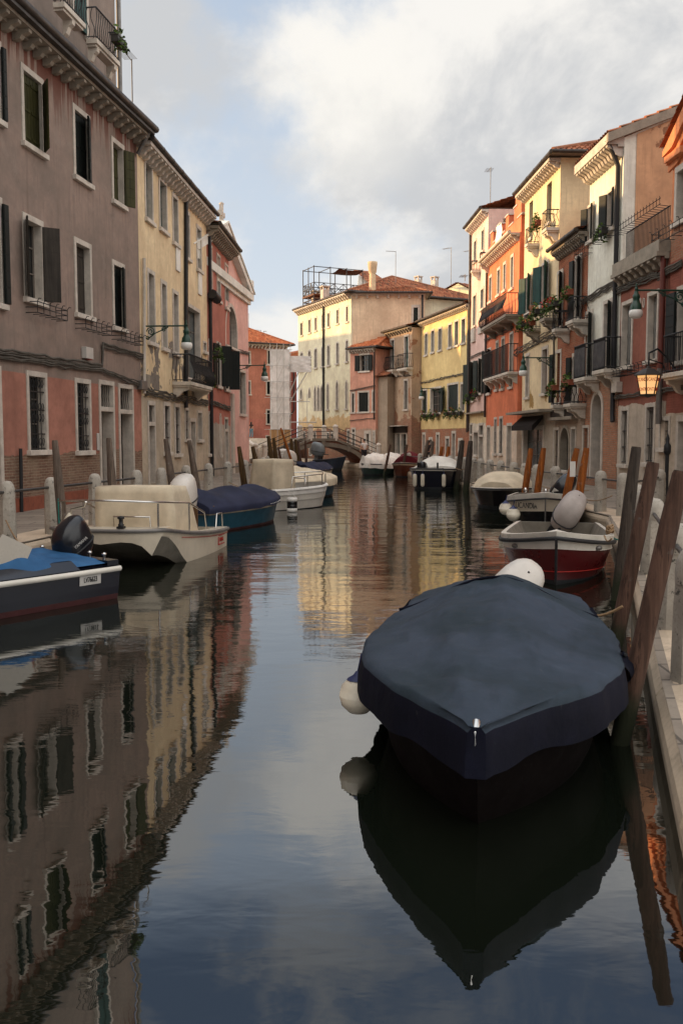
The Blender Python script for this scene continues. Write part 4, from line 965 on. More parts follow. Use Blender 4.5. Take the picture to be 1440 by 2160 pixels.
Lw.walls(zv, P_('warm_yellow_plaster', lin(222, 172, 110), [(zbb, .02, 'brick', lin(164, 92, 58))], tint=lin(226, 178, 116), run=.15)); Lw.cornice(zv-.03, .32, n=30, bh=.12, bw=.1); Lw.roof(zv+.02, 1.2, .4)
Lw.cable([Lw.px(888, 809), Lw.px(984, 789)], .025, 3, wob=.08); Lw.pipe([(Lw.w-.2, -.08, zv), (Lw.w-.2, -.08, Lw.px(980, 912)[1])], .06, 'pipe_br')
for i, (u, v, c, d_) in enumerate(((893, 880, 'petal_r', 'red-flowered window box at the left end of the warm yellow house'), (906, 880, None, 'small green window box beside the lamp arm on the warm yellow house'), (919, 879, 'petal_r', 'red-flowered window box under the white-framed window of the warm yellow house'),
        (941, 876, None, 'left one of three green window boxes under the wide shutters of the warm yellow house'), (954, 876, 'petal_r', 'middle window box with red blooms under the wide shutters of the warm yellow house'), (968, 875, None, 'green window box nearest the drainpipe of the warm yellow house'))):
    x, z = Lw.px(u, v, -.2); flower_box(Lw, x, z, -.2, .62, d_, (c,) if c else None, .28, 1.3)
street_lamp(Lw, Lw.px(936, 826)[0], Lw.px(936, 820)[1], 1.5, 'green bracket lamp on the low warm yellow house')
# tall pink house
Tp = Bld('pink_house', (rx(53.1)-.02, 53.1), (rx(48.5), 48.5), 'tall narrow pink house with green shutters and small balconies, beside the orange house', 9)
zp = Tp.px(1005, 470)[1]
Tp.win(999, 1005, 505, 552, 'half', sh='sh_teal', fw=.1); Tp.win(1015, 1021, 482, 530, 'half', sh='sh_teal', fw=.1); Tp.win(997, 1004, 620, 688, 'half', sh='sh_teal', fw=.1); Tp.win(1013, 1020.5, 606, 652, 'half', sh='sh_teal', fw=.1)
Tp.win(990, 1000, 762, 846, 'glass', sh='sh_green', open=(160, 150), fw=.1); Tp.win(1008, 1017, 754, 830, 'glass', sh='sh_green', open=(165, 155), fw=.1)
Tp.win(990, 996, 892, 985, 'door2', sh='wood_dk', fw=.1); Tp.win(998, 1008, 908, 960, 'glass', fw=.1); Tp.win(1009, 1019, 892, 990, 'door2', sh='wood_gr', fw=.12)
zpb = Tp.px(1005, 872)[1]
Tp.walls(zp, P_('pink_house_plaster', lin(220, 164, 152), [(Tp.px(1005, 893)[1], .1, 'plaster', lin(198, 186, 168)), (zpb, .01, 'plaster', lin(204, 178, 128))], tint=lin(226, 170, 158), run=.12))
Tp.cornice(zp-.1, .38, n=12, bh=.18, bw=.12); Tp.roof(zp-.02, 1.6, .4, hip1=0); lg = MB(); lg.box(0, Tp.w, -.3, -.003, zpb, zpb+.07); lg.build('ledge', M['frame_dk'], Tp.e)
Tp.balcony(992, 1004, 546, 566, out=.5, style='bars', nb=1); Tp.balcony(1010, 1022, 528, 550, out=.5, style='bars', nb=1)
for q in ((996, 1003, 694, 722), (1011, 1018, 690, 704)): Tp.box('carved_panel', *q, 'frame', .12)
Tp.pipe([(.1, -.09, zp-.2), (.1, -.09, zpb-1)], .07, 'pipe_br'); Tp.cable([Tp.px(989, 758), Tp.px(1021, 744)], .025, 3); Tp.antenna(.2, -.4, zp-3, zp-2.6, -.9); Tp.antenna(.3, 1, zp, zp+3.4, -.9)
flower_box(Tp, Tp.px(993, 842)[0], Tp.px(993, 845)[1], -.25, .7, 'lower green window box at the left edge of the tall pink house', None, .22); flower_box(Tp, Tp.px(1010, 836)[0], Tp.px(1010, 838)[1], -.25, .8, 'green window box with few red blooms at the right edge of the tall pink house', ('petal_r',), .26)
# orange house
Or = Bld('orange_house', (rx(48.46), 48.46), (rx(41.5), 41.5), 'bright orange house with a black iron balcony and a parapeted roof terrace', 9)
zo = Or.px(1055, 528)[1]
for u0, u1, a, b in ((1031, 1037.5, 580, 636), (1048, 1055, 564, 622), (1061, 1067.5, 552, 612), (1076.5, 1083.5, 536, 608)): Or.win(u0, u1, a, b, 'half', sh='sh_grey', fw=.12)
Or.win(1027, 1035, 734, 830, 'glass', sh='sh_black', open=(150, 150), fw=.1)
for u0, u1, a, b in ((1045, 1051.5, 718, 822), (1057, 1064, 710, 820), (1074, 1082, 700, 816)): Or.win(u0, u1, a, b, 'half', sh='sh_grey', fw=.1)
Or.win(1026, 1033.5, 897, 970, 'door', sh='wood_gr', fw=.1); Or.win(1041.5, 1047.5, 880, 957, 'grille', fw=.1); Or.win(1052.5, 1060, 878, 957, 'grille', fw=.1); Or.win(1068, 1078.5, 892, 996, 'door', sh='wood_gr', fw=.12, deep=.3)
orm = P_('orange_plaster', lin(200, 104, 62), [(Or.px(1055, 898)[1], .06, 'plaster', lin(198, 178, 156))], tint=lin(206, 110, 66), run=.2)
Or.walls(zo, orm)
pw = MB(); ph = Or.px(1040, 520)[1]-zo   # parapet with notches and the taller pier on the right
segs = []; n = 4
for i in range(n):
    a = Or.w*i/n; b = Or.w*(i+1)/n; pw.box(a, b, .05, .3, zo, zo+.75)
    pw.box(a+.35, a+1.0, .049, .301, zo+.75, zo+1.35)
pw.box(Or.w-1.1, Or.w, .04, .9, zo+.75, zo+1.9); pw.build('parapet', orm, Or.e)
cp = MB()
for i in range(n): a = Or.w*i/n; cp.box(a+.3, a+1.05, 0, .35, zo+1.351, zo+1.42); cp.box(a+1.06, a+Or.w/n+.29, .01, .34, zo+.751, zo+.81)
cp.box(Or.w-1.15, Or.w+.03, 0, .95, zo+1.901, zo+1.98); cp.build('coping', M['frame'], Or.e)
Or.cornice(zo-.1, .42, n=20, bh=.18, bw=.13); gt = MB().tube([(0, -.48, zo+.02), (Or.w, -.48, zo+.02)], .08, 8).build('gutter', M['frame'], Or.e)
ba = Or.balcony(1013, 1083, 630, 672, out=.75, style='bulge', nb=4, sm='frame_dk'); 
Or.balcony(1018, 1081, 734, 790, out=.5, style='bars', nb=5)
Or.cable([Or.px(1024, 720), Or.px(1083, 692)], .025, 3, wob=.08); Or.pipe([(.15, -.1, zo-.2), (.15, -.1, Or.px(1024, 880)[1])], .06, 'pipe_br')
mb = MB(); x, z = Or.px(1050, 480); x0, x1, z0, z1 = Or.rect(1046, 1058, 475, 512); mb.grid([[(x0+(x1-x0)*i/6, -.02-.03*math.sin(i*1.3+j), z0+(z1-z0)*j/6) for i in range(7)] for j in range(7)]); tag(mb.build('banner', cloth('white_cloth', lin(230, 226, 220)), None), 'white cloth hanging over the parapet of the orange house roof terrace', 'cloth')
bpy.data.objects['banner'].location = Or.o; bpy.data.objects['banner'].rotation_euler = (0, 0, Or.rz)
# vine at the terrace
def vine(B, c, rad, n, label, nm='climbing_plant', sz=.1):
    e = empty(nm, B.world(c[0], c[1], c[2]), B.rz, label, 'plant'); r = random.Random(label); f = MB()
    leaf_cloud(f, (0, 0, rad[2]*.6), rad, n, sz, r, 0); leaf_cloud(f, (0, 0, rad[2]*.5), rad, n//2, sz, r, 1); f.build('foliage', [M['leaf_dk'], M['leaf']], e, fix=False)
    t = MB()
    for i in range(7): t.tube([(r.uniform(-.3, .3)*rad[0], 0, 0), (r.uniform(-.7, .7)*rad[0], r.uniform(-.2, .2), rad[2]*.6), (r.uniform(-1, 1)*rad[0], r.uniform(-.3, .3), rad[2]*1.3)], [.02, .014, .005], 4)
    t.build('stem', M['wood_br'], e)
vine(Or, (1.4, .8, zo+.7), (1.2, .5, .9), 260, 'tangled plant growing on the roof terrace of the orange house')
wl = MB(); wl.box(.02, Or.w-.02, 3.2, 3.4, zo, zo+2.3); wl.build('wall', P_('terrace_back_plaster', lin(176, 120, 66)), Or.e)
rf = MB(); tile_quad(rf, (-.6, 2.4, zo+2.2), (Or.w, 2.4, zo+2.2), (Or.w, 6.0, zo+3.5), (-.6, 6.0, zo+3.5), 36, 10); Or.roofo = rf.build('roof', M['tile'], Or.e, fix=False)
MB().tube([(-.6, 2.35, zo+2.15), (Or.w, 2.35, zo+2.15)], .08, 7).build('gutter', M['zinc_dk'], Or.e)
# recess
Rc = Bld('infill_house', (rx(41.46)+.5, 41.46), (rx(40.7)+.5, 40.7), 'narrow shaded brown infill with an arched door between the orange and the tall cream house', 6)
Rc.arch(1085.5, 1095, 907, 976, door=True, dm='wood_br', fw=.08); Rc.walls(Rc.px(1090, 520)[1], P_('brown_infill_plaster', lin(140, 92, 66), run=.4)); Rc.box('house_number_plate', 1088.5, 1094, 880, 893, 'white', .03)
Rc.pipe([(.4, -.1, 9.5), (.4, -.1, 3.5)], .06, 'zinc')
# tall cream-yellow house
Ty = Bld('cream_house', (rx(40.64), 40.64), (rx(35.2), 35.2), 'tall cream-yellow house with dark green shutters and flowered balconies, sunlit at its top', 9)
zy2 = Ty.px(1135, 383)[1]
Ty.win(1115, 1123, 425, 503, 'half', sh='sh_green', fm=None, fw=.05); Ty.win(1152, 1162.5, 386, 471, 'half', sh='sh_green', fm=None, fw=.05)
Ty.win(1109, 1121, 578, 660, 'glass', sh='sh_teal', open=(150, 155), fw=.08); Ty.win(1142, 1157, 552, 640, 'glass', sh='sh_teal', open=(150, 155), fw=.08)
Ty.win(1108, 1116.5, 745, 838, 'half', sh='wood_br'); Ty.win(1142, 1155.5, 730, 830, 'half', sh='wood_br'); Ty.win(1102, 1146, 898, 996, 'glass', fw=.14, sill=False, gm='glass_bl')
zsh = Ty.px(1125, 873)[1]
Ty.walls(zy2, P_('cream_yellow_plaster', lin(216, 178, 138), [(zsh, .01, 'plaster', lin(150, 138, 122))], peel=(zsh, zsh+1.6, lin(170, 136, 84), .56), tint=lin(220, 182, 142), run=.3)); Ty.cornice(zy2-.1, .45, n=18, bh=.16, bw=.13); Ty.roof(zy2, 1.7, .45, hip1=3.2)
Ty.balcony(1106, 1124, 477, 509, out=.5, style='scroll'); Ty.balcony(1141, 1165, 440, 477, out=.5, style='scroll')
Ty.balcony(1103, 1126, 660, 690, out=.55, style='bars', sm='frame_dk'); Ty.balcony(1137, 1162, 636, 668, out=.55, style='bars', sm='frame_dk')
cn = MB(); x0 = Ty.px(1099, 872)[0]; cn.box(-.1, Ty.w+.1, -.7, -.004, zsh, zsh+.1); cn.build('canopy', M['frame_dk'], Ty.e)
aw = MB(); x0, x1, z0, z1 = Ty.rect(1101, 1147, 878, 903); aw.prism([(-.06, z1), (-.5, z0+.1), (-.5, z0-.1), (-.44, z0-.1), (-.06, z1-.15)], x0, x1, 0, 'yz'); aw.build('awning', cloth('dark_awning', lin(38, 32, 30)), Ty.e)
Ty.cable([Ty.px(1086, 750), Ty.px(1161, 712)], .025, 3, wob=.1); Ty.cable([Ty.px(1086, 742), Ty.px(1161, 700)], .025, 2, wob=.08); Ty.cable([(Ty.w-.2, Ty.px(1161, 695)[1]), (Ty.w-.2, Ty.px(1161, 790)[1])], .03, 3)
street_lamp(Ty, Ty.w-.25, Ty.px(1160, 758)[1], 1.25, 'green bracket lamp above the shop of the tall cream-yellow house')
for u, v, c, d_, t in ((1134, 478, None, 'potted plant on the upper balcony nearest the eaves of the tall cream-yellow house', 1), (1103, 690, None, 'big green plant box leftmost on the lower balconies of the cream-yellow house', 0), (1122, 688, 'petal_o', 'plant box with orange blooms on the left lower balcony of the tall cream-yellow house', 1),
        (1132, 664, 'petal_o', 'mass of orange flowers on the right lower balcony of the cream-yellow house', 0), (1158, 655, 'petal_r', 'green box with red blooms at the right end of the cream-yellow house balconies', 0)):
    x, z = Ty.px(u, v, -.55); flower_box(Ty, x, z, -.62, .75, d_, (c,) if c else None, .28, 1.4, terr=bool(t))
# low brick house
Bk = Bld('brick_house', (rx(35.14), 35.14), (rx(31.65), 31.65), 'low red brick house with flowered balconies between the cream-yellow and the white house', 8)
zk2 = Bk.px(1195, 522)[1]
Bk.win(1174, 1187, 570, 690, 'glass', sh='sh_black', open=(None, 150)); Bk.win(1211, 1226, 538, 672, 'glass', sh='sh_black', open=(170, 150)); Bk.win(1169, 1183, 738, 850, 'glass', sh='sh_black', open=(170, None)); Bk.win(1206, 1220, 744, 848, 'glass', sh='sh_black', open=(160, None))
Bk.arch(1180, 1201, 897, 992, fw=.1, fm='frame_dk'); Bk.win(1166.5, 1178, 902, 990, 'grille', fw=.08); Bk.win(1203, 1214, 900, 998, 'door', sh='sh_green', fw=.08)
zst = Bk.px(1190, 878)[1]
Bk.walls(zk2, brickmat('red_brick', lin(176, 98, 66), lin(140, 74, 52), lin(150, 128, 108), [(zst, .01, 'plaster', lin(172, 152, 134))])); Bk.cornice(zk2-.05, .35, n=14, bh=.18, bw=.12, mat='frame_dk'); Bk.roof(zk2, .9, .4)
for q in ((1163, 1186, 652, 690), (1192, 1225, 624, 672), (1160, 1183, 824, 853), (1187, 1219, 812, 850)): Bk.balcony(*q, out=.6, style='scroll')
bn = MB(); x0, x1, z0, z1 = Bk.rect(1168, 1217, 863, 879); bn.box(x0, x1, -.16, -.003, z0, z1); bn.build('dark_beam', M['wood_dk'], Bk.e)
ld = MB(); ld.box(x0-.1, x1+.1, -.25, -.004, z0-.12, z0-.002); ld.build('ledge', M['frame_dk'], Bk.e)
Bk.cable([Bk.px(1163, 715), Bk.px(1226, 682)], .03, 4, wob=.08)
for u, v, c, d_, t in ((1199, 625, None, 'bright green plant box on the right upper balcony of the brick house', 1), (1170, 648, 'petal_r', 'dark red plants on the left upper balcony of the brick house', 0), (1168, 824, None, 'terracotta box of low green plants on the left lower balcony of the brick house', 1), (1200, 813, None, 'terracotta box with dry plants on the right lower balcony of the brick house', 1)):
    x, z = Bk.px(u, v, -.55); flower_box(Bk, x, z, -.62, .9, d_, (c,) if c else None, .2, 1.2, terr=bool(t))
# white house
Wh = Bld('white_house', (rx(31.6), 31.6), (rx(28.35), 28.35), 'off-white house with black-green shutters over an orange brick ground floor with an arched white portal', 9)
zh = Wh.px(1262, 340)[1]
Wh.win(1239, 1252, 430, 508, 'glass', sh='sh_black', open=(145, 165), fw=.08); Wh.win(1280, 1297, 398, 482, 'glass', sh='sh_black', open=(150, 165), fw=.08)
Wh.win(1233, 1249, 655, 795, 'glass', sh='sh_black', open=(None, 150), fw=.1); Wh.win(1271, 1291, 632, 780, 'glass', sh='sh_black', open=(None, 150), fw=.1)
Wh.arch(1245, 1271, 823, 1012, door=True, dm='sh_black', fw=.14, deep=.3); Wh.win(1227.5, 1241, 897, 1008, 'door', sh='wood_gr', fw=.08)
zwb = Wh.px(1262, 800)[1]
Wh.walls(zh, P_('off_white_plaster', lin(206, 196, 180), [(zwb, .02, 'brick', lin(176, 112, 78))], tint=lin(212, 202, 188), run=.25), gable1=1.9); Wh.cornice(zh-.18, .55, n=12, bh=.28, bw=.16, band=.26)
rf = MB(); q0 = zh+.12
tile_quad(rf, (-.05, -.5, q0), (Wh.w+.05, -.5, q0), (Wh.w+.05, 4.5, q0+1.95), (-.05, 4.5, q0+1.95), 17, 13); tile_quad(rf, (Wh.w+.05, 9.4, q0), (-.05, 9.4, q0), (-.05, 4.5, q0+1.95), (Wh.w+.05, 4.5, q0+1.95), 17, 13)
rf.build('roof', M['tile'], Wh.e, fix=False)
sv = MB(); sv.prism([(-.55, q0-.3), (4.5, q0+1.65), (4.5, q0+1.93), (-.55, q0-.03)], Wh.w, Wh.w+.14, 0, 'yz'); sv.build('verge', M['frame_dk'], Wh.e)
sw = MB(); ysw = Wh.pxs(1337, 480, Wh.w)[0]; sw.prism([(ysw, .3), (8.9, .3), (8.9, zh), (4.5, zh+1.8), (ysw, zh+.1)], Wh.w+.002, Wh.w+.03, 0, 'yz'); sw.build('wall', P_('tan_gable_plaster', lin(182, 138, 100), peel=(zh-.5, zh+2.5, lin(150, 110, 84), .5)), Wh.e)
Wh.pipe([(Wh.w-.12, -.5, zh-.05), (Wh.w-.12, -.35, zh-.3), (Wh.w-.2, -.1, zh-.8), (Wh.w-.2, -.1, Wh.px(1293, 870)[1]), (Wh.w-.1, -.12, Wh.px(1293, 890)[1])], .075, 'iron')
for q in ((1228, 1249, 520, 540), (1268, 1296, 486, 506)): Wh.basket(*q)
for q in ((1208, 1249, 726, 795), (1248, 1292, 712, 778)): Wh.balcony(*q, out=.55, style='solid')
Wh.cable([Wh.px(1229, 642), Wh.px(1296, 603)], .03, 4, wob=.06); Wh.cable([Wh.px(1229, 808), Wh.px(1296, 796)], .025, 3)
flower_box(Wh, Wh.px(1284, 494)[0], Wh.px(1284, 496)[1], -.25, .6, 'dark green plants in the wire basket under the right upper window of the white house', None, .15, 1.2)
# red house with roof terrace
Rt = Bld('red_house', (rx(28.3), 28.3), (rx(24.66), 24.66), 'dark red house with a roof terrace railing and barred ground windows, behind the lantern sign', 8)
zrt = Rt.px(1345, 566)[1]
Rt.win(1310, 1334, 634, 773, 'half', sh='sh_grey', fw=.1); Rt.win(1364, 1388, 614, 760, 'half', sh='sh_grey', fw=.1)
Rt.win(1308, 1325, 858, 980, 'grille', fw=.1); Rt.win(1360, 1381, 850, 978, 'grille', fw=.1)
rtm = P_('dark_red_house_plaster', lin(130, 74, 58), [(Rt.px(1340, 852)[1], .12, 'plaster', lin(176, 160, 142))], tint=lin(136, 80, 62), run=.6, peel=(.5, 2.2, lin(196, 184, 168), .56))
Rt.walls(zrt, rtm); Rt.cornice(zrt-.06, .35, n=8, bh=.2, bw=.2, mat='frame_dk')
sb = MB(); sb.box(0, Rt.w, -.3, .25, zrt+.035, zrt+.35); sb.build('parapet', M['frame_dk'], Rt.e)
rl = MB(); 
for i in range(34): x = .3+(Rt.w-.4)*i/33; rl.tube([(x, .02, zrt+.35), (x, .02, zrt+1.25)], .012, 4)
for z in (.4, 1.25): rl.tube([(.3, .02, zrt+z), (Rt.w-.1, .02, zrt+z)], .02, 5)
for z in (1.3, 1.45): rl.tube([(.0, -.25, zrt+z), (Rt.w-.1, -.25, zrt+z)], .012, 4)
for i in range(16): x = .05+(Rt.w-.2)*i/15; rl.tube([(x, .02, zrt+1.25), (x, -.25, zrt+1.28), (x+.06, -.28, zrt+1.5)], .010, 4)
rl.build('railing', M['iron'], Rt.e)
Rt.cable([Rt.px(1297, 620), Rt.px(1389, 585)], .03, 4, wob=.06); Rt.cable([Rt.px(1296, 841), Rt.px(1389, 829)], .025, 3); Rt.pipe([(Rt.w-.12, -.12, zrt), (Rt.w-.12, -.12, Rt.px(1384, 780)[1])], .08, 'pipe_red'); Rt.pipe([(Rt.w-.14, -.12, Rt.px(1384, 780)[1]), (Rt.w-.14, -.12, Rt.px(1384, 895)[1])], .085, 'zinc')
oz = MB()
for u in (1350, 1357.5):
    x, z = Rt.px(u, 639); oz.tube([(x+.065*math.cos(a*.524), -.012, z+.13*math.sin(a*.524)) for a in range(12)], .02, 5, closed=True)
oz.build('oval_mark', M['frame'], Rt.e)
for q in ((1300, 1332, 783, 794), (1342, 1382, 770, 785)): Rt.basket(*q)
Rt.box('vent_box', 1301, 1312, 806, 828, 'frame', .2)
# gabled house at the right edge
Ge = Bld('gabled_house', (rx(24.6), 24.6), (rx(12.5), 12.5), 'orange-topped gabled house with bare brick and dark shutters at the right edge', 9)
zg = Ge.px(1402, 330)[1]; w_ = Ge.w
Ge.win(1423, 1452, 345, 465, 'glass', fw=.14); Ge.win(1426, 1470, 598, 760, 'glass', sh='sh_black', open=(178, 178), fw=.1)
Ge.win(1390, 1413, 878, 946, 'grille', fw=.1); Ge.win(1424, 1470, 875, 1075, 'door', sh='wood_gr', fw=.14, deep=.3)
zg1 = Ge.px(1410, 490)[1]; zg2 = Ge.px(1400, 560)[1]
gem = P_('orange_gable_plaster', lin(196, 120, 74), [(Ge.px(1405, 872)[1], .05, 'plaster', lin(170, 154, 134)), (zg2, .02, 'plaster', lin(130, 70, 54)), (zg1, .3, 'brick', lin(168, 100, 70))], tint=lin(200, 118, 66), run=.5)
Ge.walls(zg, gem, roofcap=True); gb = MB(); gb.prism([(0, zg), (w_, zg), (w_, zg+.2), (w_/2, zg+3.6)], .003, 8.9); gb.build('wall', gem, Ge.e)
vg = MB(); d_ = .42
for k, (o_, z_) in enumerate(((-.22, 0), (-.12, -.22), (-.06, -.40))): vg.prism([(-.2, zg+z_), (w_/2, zg+3.7+z_), (w_/2, zg+3.5+z_), (.4, zg+z_-.05), (-.2, zg+z_-.13)], o_, .0)
vg.box(-.12, .9, -.2, -.001, zg-.32, zg-.16); vg.build('gable_cornice', gem, Ge.e)
rf = MB(); tile_quad(rf, (-.25, 8.9, zg+.08), (-.25, -.3, zg+.08), (w_/2, -.3, zg+3.85), (w_/2, 8.9, zg+3.85), 40, 18); rf.build('roof', M['tile_or'], Ge.e, fix=False)
Ge.balcony(1395, 1470, 700, 782, out=.5, style='bars'); Ge.basket(1396, 1470, 475, 500); Ge.cable([Ge.px(1391, 590), Ge.px(1440, 560)], .03, 4, wob=.05); Ge.cable([Ge.px(1389, 828), Ge.px(1460, 818)], .025, 3)
street_lamp(Ge, Ge.px(1432, 617)[0]+.55, Ge.px(1440, 617)[1], 1.35, 'largest green bracket lamp, at the right edge above the lantern sign')
# ------------------------------------------------------------------ bridge
def build_bridge():
    p0, p1 = Vector((-5.13, 55.7)), Vector((2.85, 58.3)); d = p1-p0; L = d.length; rz = math.atan2(d.y, d.x); Wd = 2.6
    e = empty('footbridge', (p0.x, p0.y, 0), rz, 'low arched brick and stone footbridge with pillar railings across the end of the canal', 'bridge')
    n = 48
    def deck(t):
        q = abs(t-.5); return 1.86 if q < .10 else max(.34, 1.86-(q-.10)/.40*1.35)
    def deckc(t): return deck(t)+.0
    def intr(t):
        q = (t-.5)/.325; return -.6 if abs(q) >= 1 else 1.42*math.sqrt(1-q*q)-.02
    brick = brickmat('bridge_brick', lin(150, 84, 62), lin(120, 66, 50), lin(140, 120, 104))
    mb = MB()
    for y, s in ((0, 1), (Wd, -1)):
        for i in range(n):
            a, b = i/n, (i+1)/n; mb.add([(a*L, y, intr(a)), (b*L, y, intr(b)), (b*L, y, deck(b)-.1), (a*L, y, deck(a)-.1)], [(0, 1, 2, 3)])
    for i in range(n):
        a, b = i/n, (i+1)/n; mb.add([(a*L, 0, intr(a)), (b*L, 0, intr(b)), (b*L, Wd, intr(b)), (a*L, Wd, intr(a))], [(0, 1, 2, 3)])
    mb.build('arch_body', brick, e)
    rgs = (MB(), MB())
    for i in range(n):
        a, b = .175+.65*i/n, .175+.65*(i+1)/n
        def pt(t, o): q = (t-.5)/.325; ang = math.acos(max(-1, min(1, q))); return ((.5+math.cos(ang)*(.325+o/L))*L, math.sin(ang)*(1.42+o)-.02)
        for rg, y0, y1 in ((rgs[0], -.06, .2), (rgs[1], Wd-.2, Wd+.06)): rg.prism([pt(a, 0), pt(b, 0), pt(b, .26), pt(a, .26)], y0, y1)
    for t in (.3, .5, .7):
        x, z = t*L, intr(t); rgs[0].box(x-.12, x+.12, -.1, .2, z-.02, z+.36)
    ringm = stone('dark_bridge_stone', lin(118, 108, 96), .4, 3, .85, .6)
    for rg in rgs: rg.build('arch_ring', ringm, e)
    st = MB(); k = 30
    for i in range(k):
        a, b = i/k, (i+1)/k
        for y0, y1 in ((-.1, .25), (Wd-.25, Wd+.1)): st.prism([(a*L, deck(a)-.12), (b*L, deck(b)-.12), (b*L, deck(b)+.05), (a*L, deck(a)+.05)], y0, y1)
        z = (deck(a)+deck(b))/2; st.box(a*L, b*L, .24, Wd-.24, z-.40, z-.24)
    st.build('steps', ringm, e)
    for t in (.05, .402, .598, .945):
        for y in (.06, Wd-.06):
            z = deck(t); c = MB(); c.lathe([(.17, z-.1), (.17, z+.66), (.16, z+.70), (.19, z+.74), (.19, z+.80), (.14, z+.88), (.05, z+.93)], (t*L, y, 0), 10); c.build('pillar', M['frame'], e)
    for y in (.06, Wd-.06):
        rl = MB()
        for hh in (.22, .48, .76):
            rl.tube([(t*L, y, deck(t)+hh) for t in (.05, .2, .402, .5, .598, .8, .945)], .02, 5)
        for t in (.2, .8): rl.tube([(t*L, y, deck(t)), (t*L, y, deck(t)+.78)], .03, 5)
        rl.build('railing', M['iron'], e)
build_bridge()
# steps up to the landing beyond the bridge
sb = MB(); x0, x1 = plan(520, 72)[0]-.6, plan(566, 72)[0]
for i in range(9): sb.box(x0, x1, 70+i*.34, 76, .2+i*.185, .30+(i+1)*.18)
sb.box(x0-3, x1+2.2, 73.06, 83, .2, 1.93)
tag(sb.build('stone_steps', M['stone']), 'pale stone steps rising beside the pink church to a landing', 'steps')
st_ = MB(); a = at(524, 931, 62); b = at(548, 948, 58); st_.tube([tuple(a), tuple(b)], .16, 4); st_.box(b.x-.12, b.x+.12, b.y-.12, b.y+.12, .2, b.z)
tag(st_.build('stone_ramp', M['stone']), 'sloping white stone coping beside the corner of the pink church', 'coping')
# ------------------------------------------------------------------ bollards and rails
ORD = ['first', 'second', 'third', 'fourth', 'fifth', 'sixth', 'seventh', 'eighth', 'ninth', 'tenth', 'eleventh', 'twelfth', 'thirteenth', 'fourteenth', 'fifteenth', 'sixteenth', 'seventeenth', 'eighteenth', 'nineteenth', 'twentieth', 'twenty-first', 'twenty-second']
def on_edge(edge, u, inset, side):
    d = ray(u, 925); r = d.x/d.y
    for (ax, ay), (bx, by) in zip(edge, edge[1:]):
        ax += side*inset; bx += side*inset
        f0, f1 = ax-r*ay, bx-r*by
        if f0*f1 <= 0 and by > 3: t = f0/(f0-f1); return (ax+(bx-ax)*t, ay+(by-ay)*t)
def bollard(x, y, h, r, label, group, lean=0):
    e = MB(); z = QZ+.0
    e.lathe([(r*1.10, z-.05), (r*1.06, z+h*.55), (r*1.0, z+h*.72)], (0, 0, 0), 8, smooth=False, cap=False)
    e.lathe([(r*1.0, z+h*.72), (r*1.02, z+h*.80), (r*.97, z+h*.88), (r*.80, z+h*.95), (r*.5, z+h*.99), (.01, z+h)], (0, 0, 0), 16)
    o = e.build('stone_bollard', M['bollard']); o.location = (x, y, 0); o.rotation_euler = (lean, lean*.6, random.Random(label).uniform(0, 6)); tag(o, label, 'bollard', group); return o
def rail(a, b, z, label, r=.022):
    o = MB().tube([(a[0], a[1], z), (b[0], b[1], z)], r, 6).build('iron_rail', M['iron_rail']); tag(o, label, 'handrail', 'iron rails between the bollards')
LB = [on_edge(QL, u, .2, -1) for u in (12, 107, 197, 287, 338, 393, 439, 480, 516)]+[(-2.7, 28.6), (-2.68, 31), (-2.72, 33.5), (-2.8, 36.4), (-2.9, 40), (-3.2, 46), (-3.7, 53)]
for i, (x, y) in enumerate(LB): bollard(x, y, .96, .118, f'{ORD[i]} weathered stone bollard from the near end of the left quay', 'stone bollards along the left quay', .01*math.sin(i*2.1))
LB0 = LB[0]; pre = (LB0[0]-.45, LB0[1]-2.6)
for i, (a, b) in enumerate(zip([pre]+LB, LB)):
    if i not in (4,): rail(a, b, QZ+.79, f'iron rail on the left quay running up to its {ORD[i]} bollard from the near end', .024)
RB = [(2.33, 5.85), (2.79, 7.5), (3.68, 10.6), (4.14, 12.3), (4.55, 13.9), (5.78, 18.45), (5.66, 19.7)]
RB += [on_edge(QR, u, .22, 1) for u in (1172, 1133, 1107, 1083, 1056, 1033, 1014, 999, 981, 964, 950, 916, 886, 862)]
for i, (x, y) in enumerate(RB): bollard(x, y, .90, .128 if i > 0 else .14, f'{ORD[i]} weathered stone bollard from the near end of the right quay', 'stone bollards along the right quay', .012*math.sin(i*1.7))
for i, (a, b) in enumerate(zip(RB, RB[1:])):
    if i not in (4,): rail(a, b, QZ+.72, f'iron rail on the right quay between its {ORD[i]} and {ORD[i+1]} bollards')
x, y = (7.75, 22.0); bollard(x, y, .86, .15, 'stout stone bollard standing back by the dark red house, right of the leaning poles', 'stone bollards along the right quay'); rail((x, y), (5.78, 18.45), QZ+.66, 'iron rail crossing from the quay to the bollard by the dark red house')
pp = MB(); px_, py_ = plan(1407, 22.6); pp.tube([(0, 0, QZ), (0, 0, QZ+1.45)], .05, 8); pp.lathe([(.06, QZ+1.2), (.09, QZ+1.26), (.09, QZ+1.42), (.04, QZ+1.5), (.05, QZ+1.6), (.01, QZ+1.72)], (0, 0, 0), 10)
o = pp.build('iron_post', M['iron']); o.location = (px_, py_, 0); tag(o, 'slim black iron post in front of the gabled house at the right', 'post')
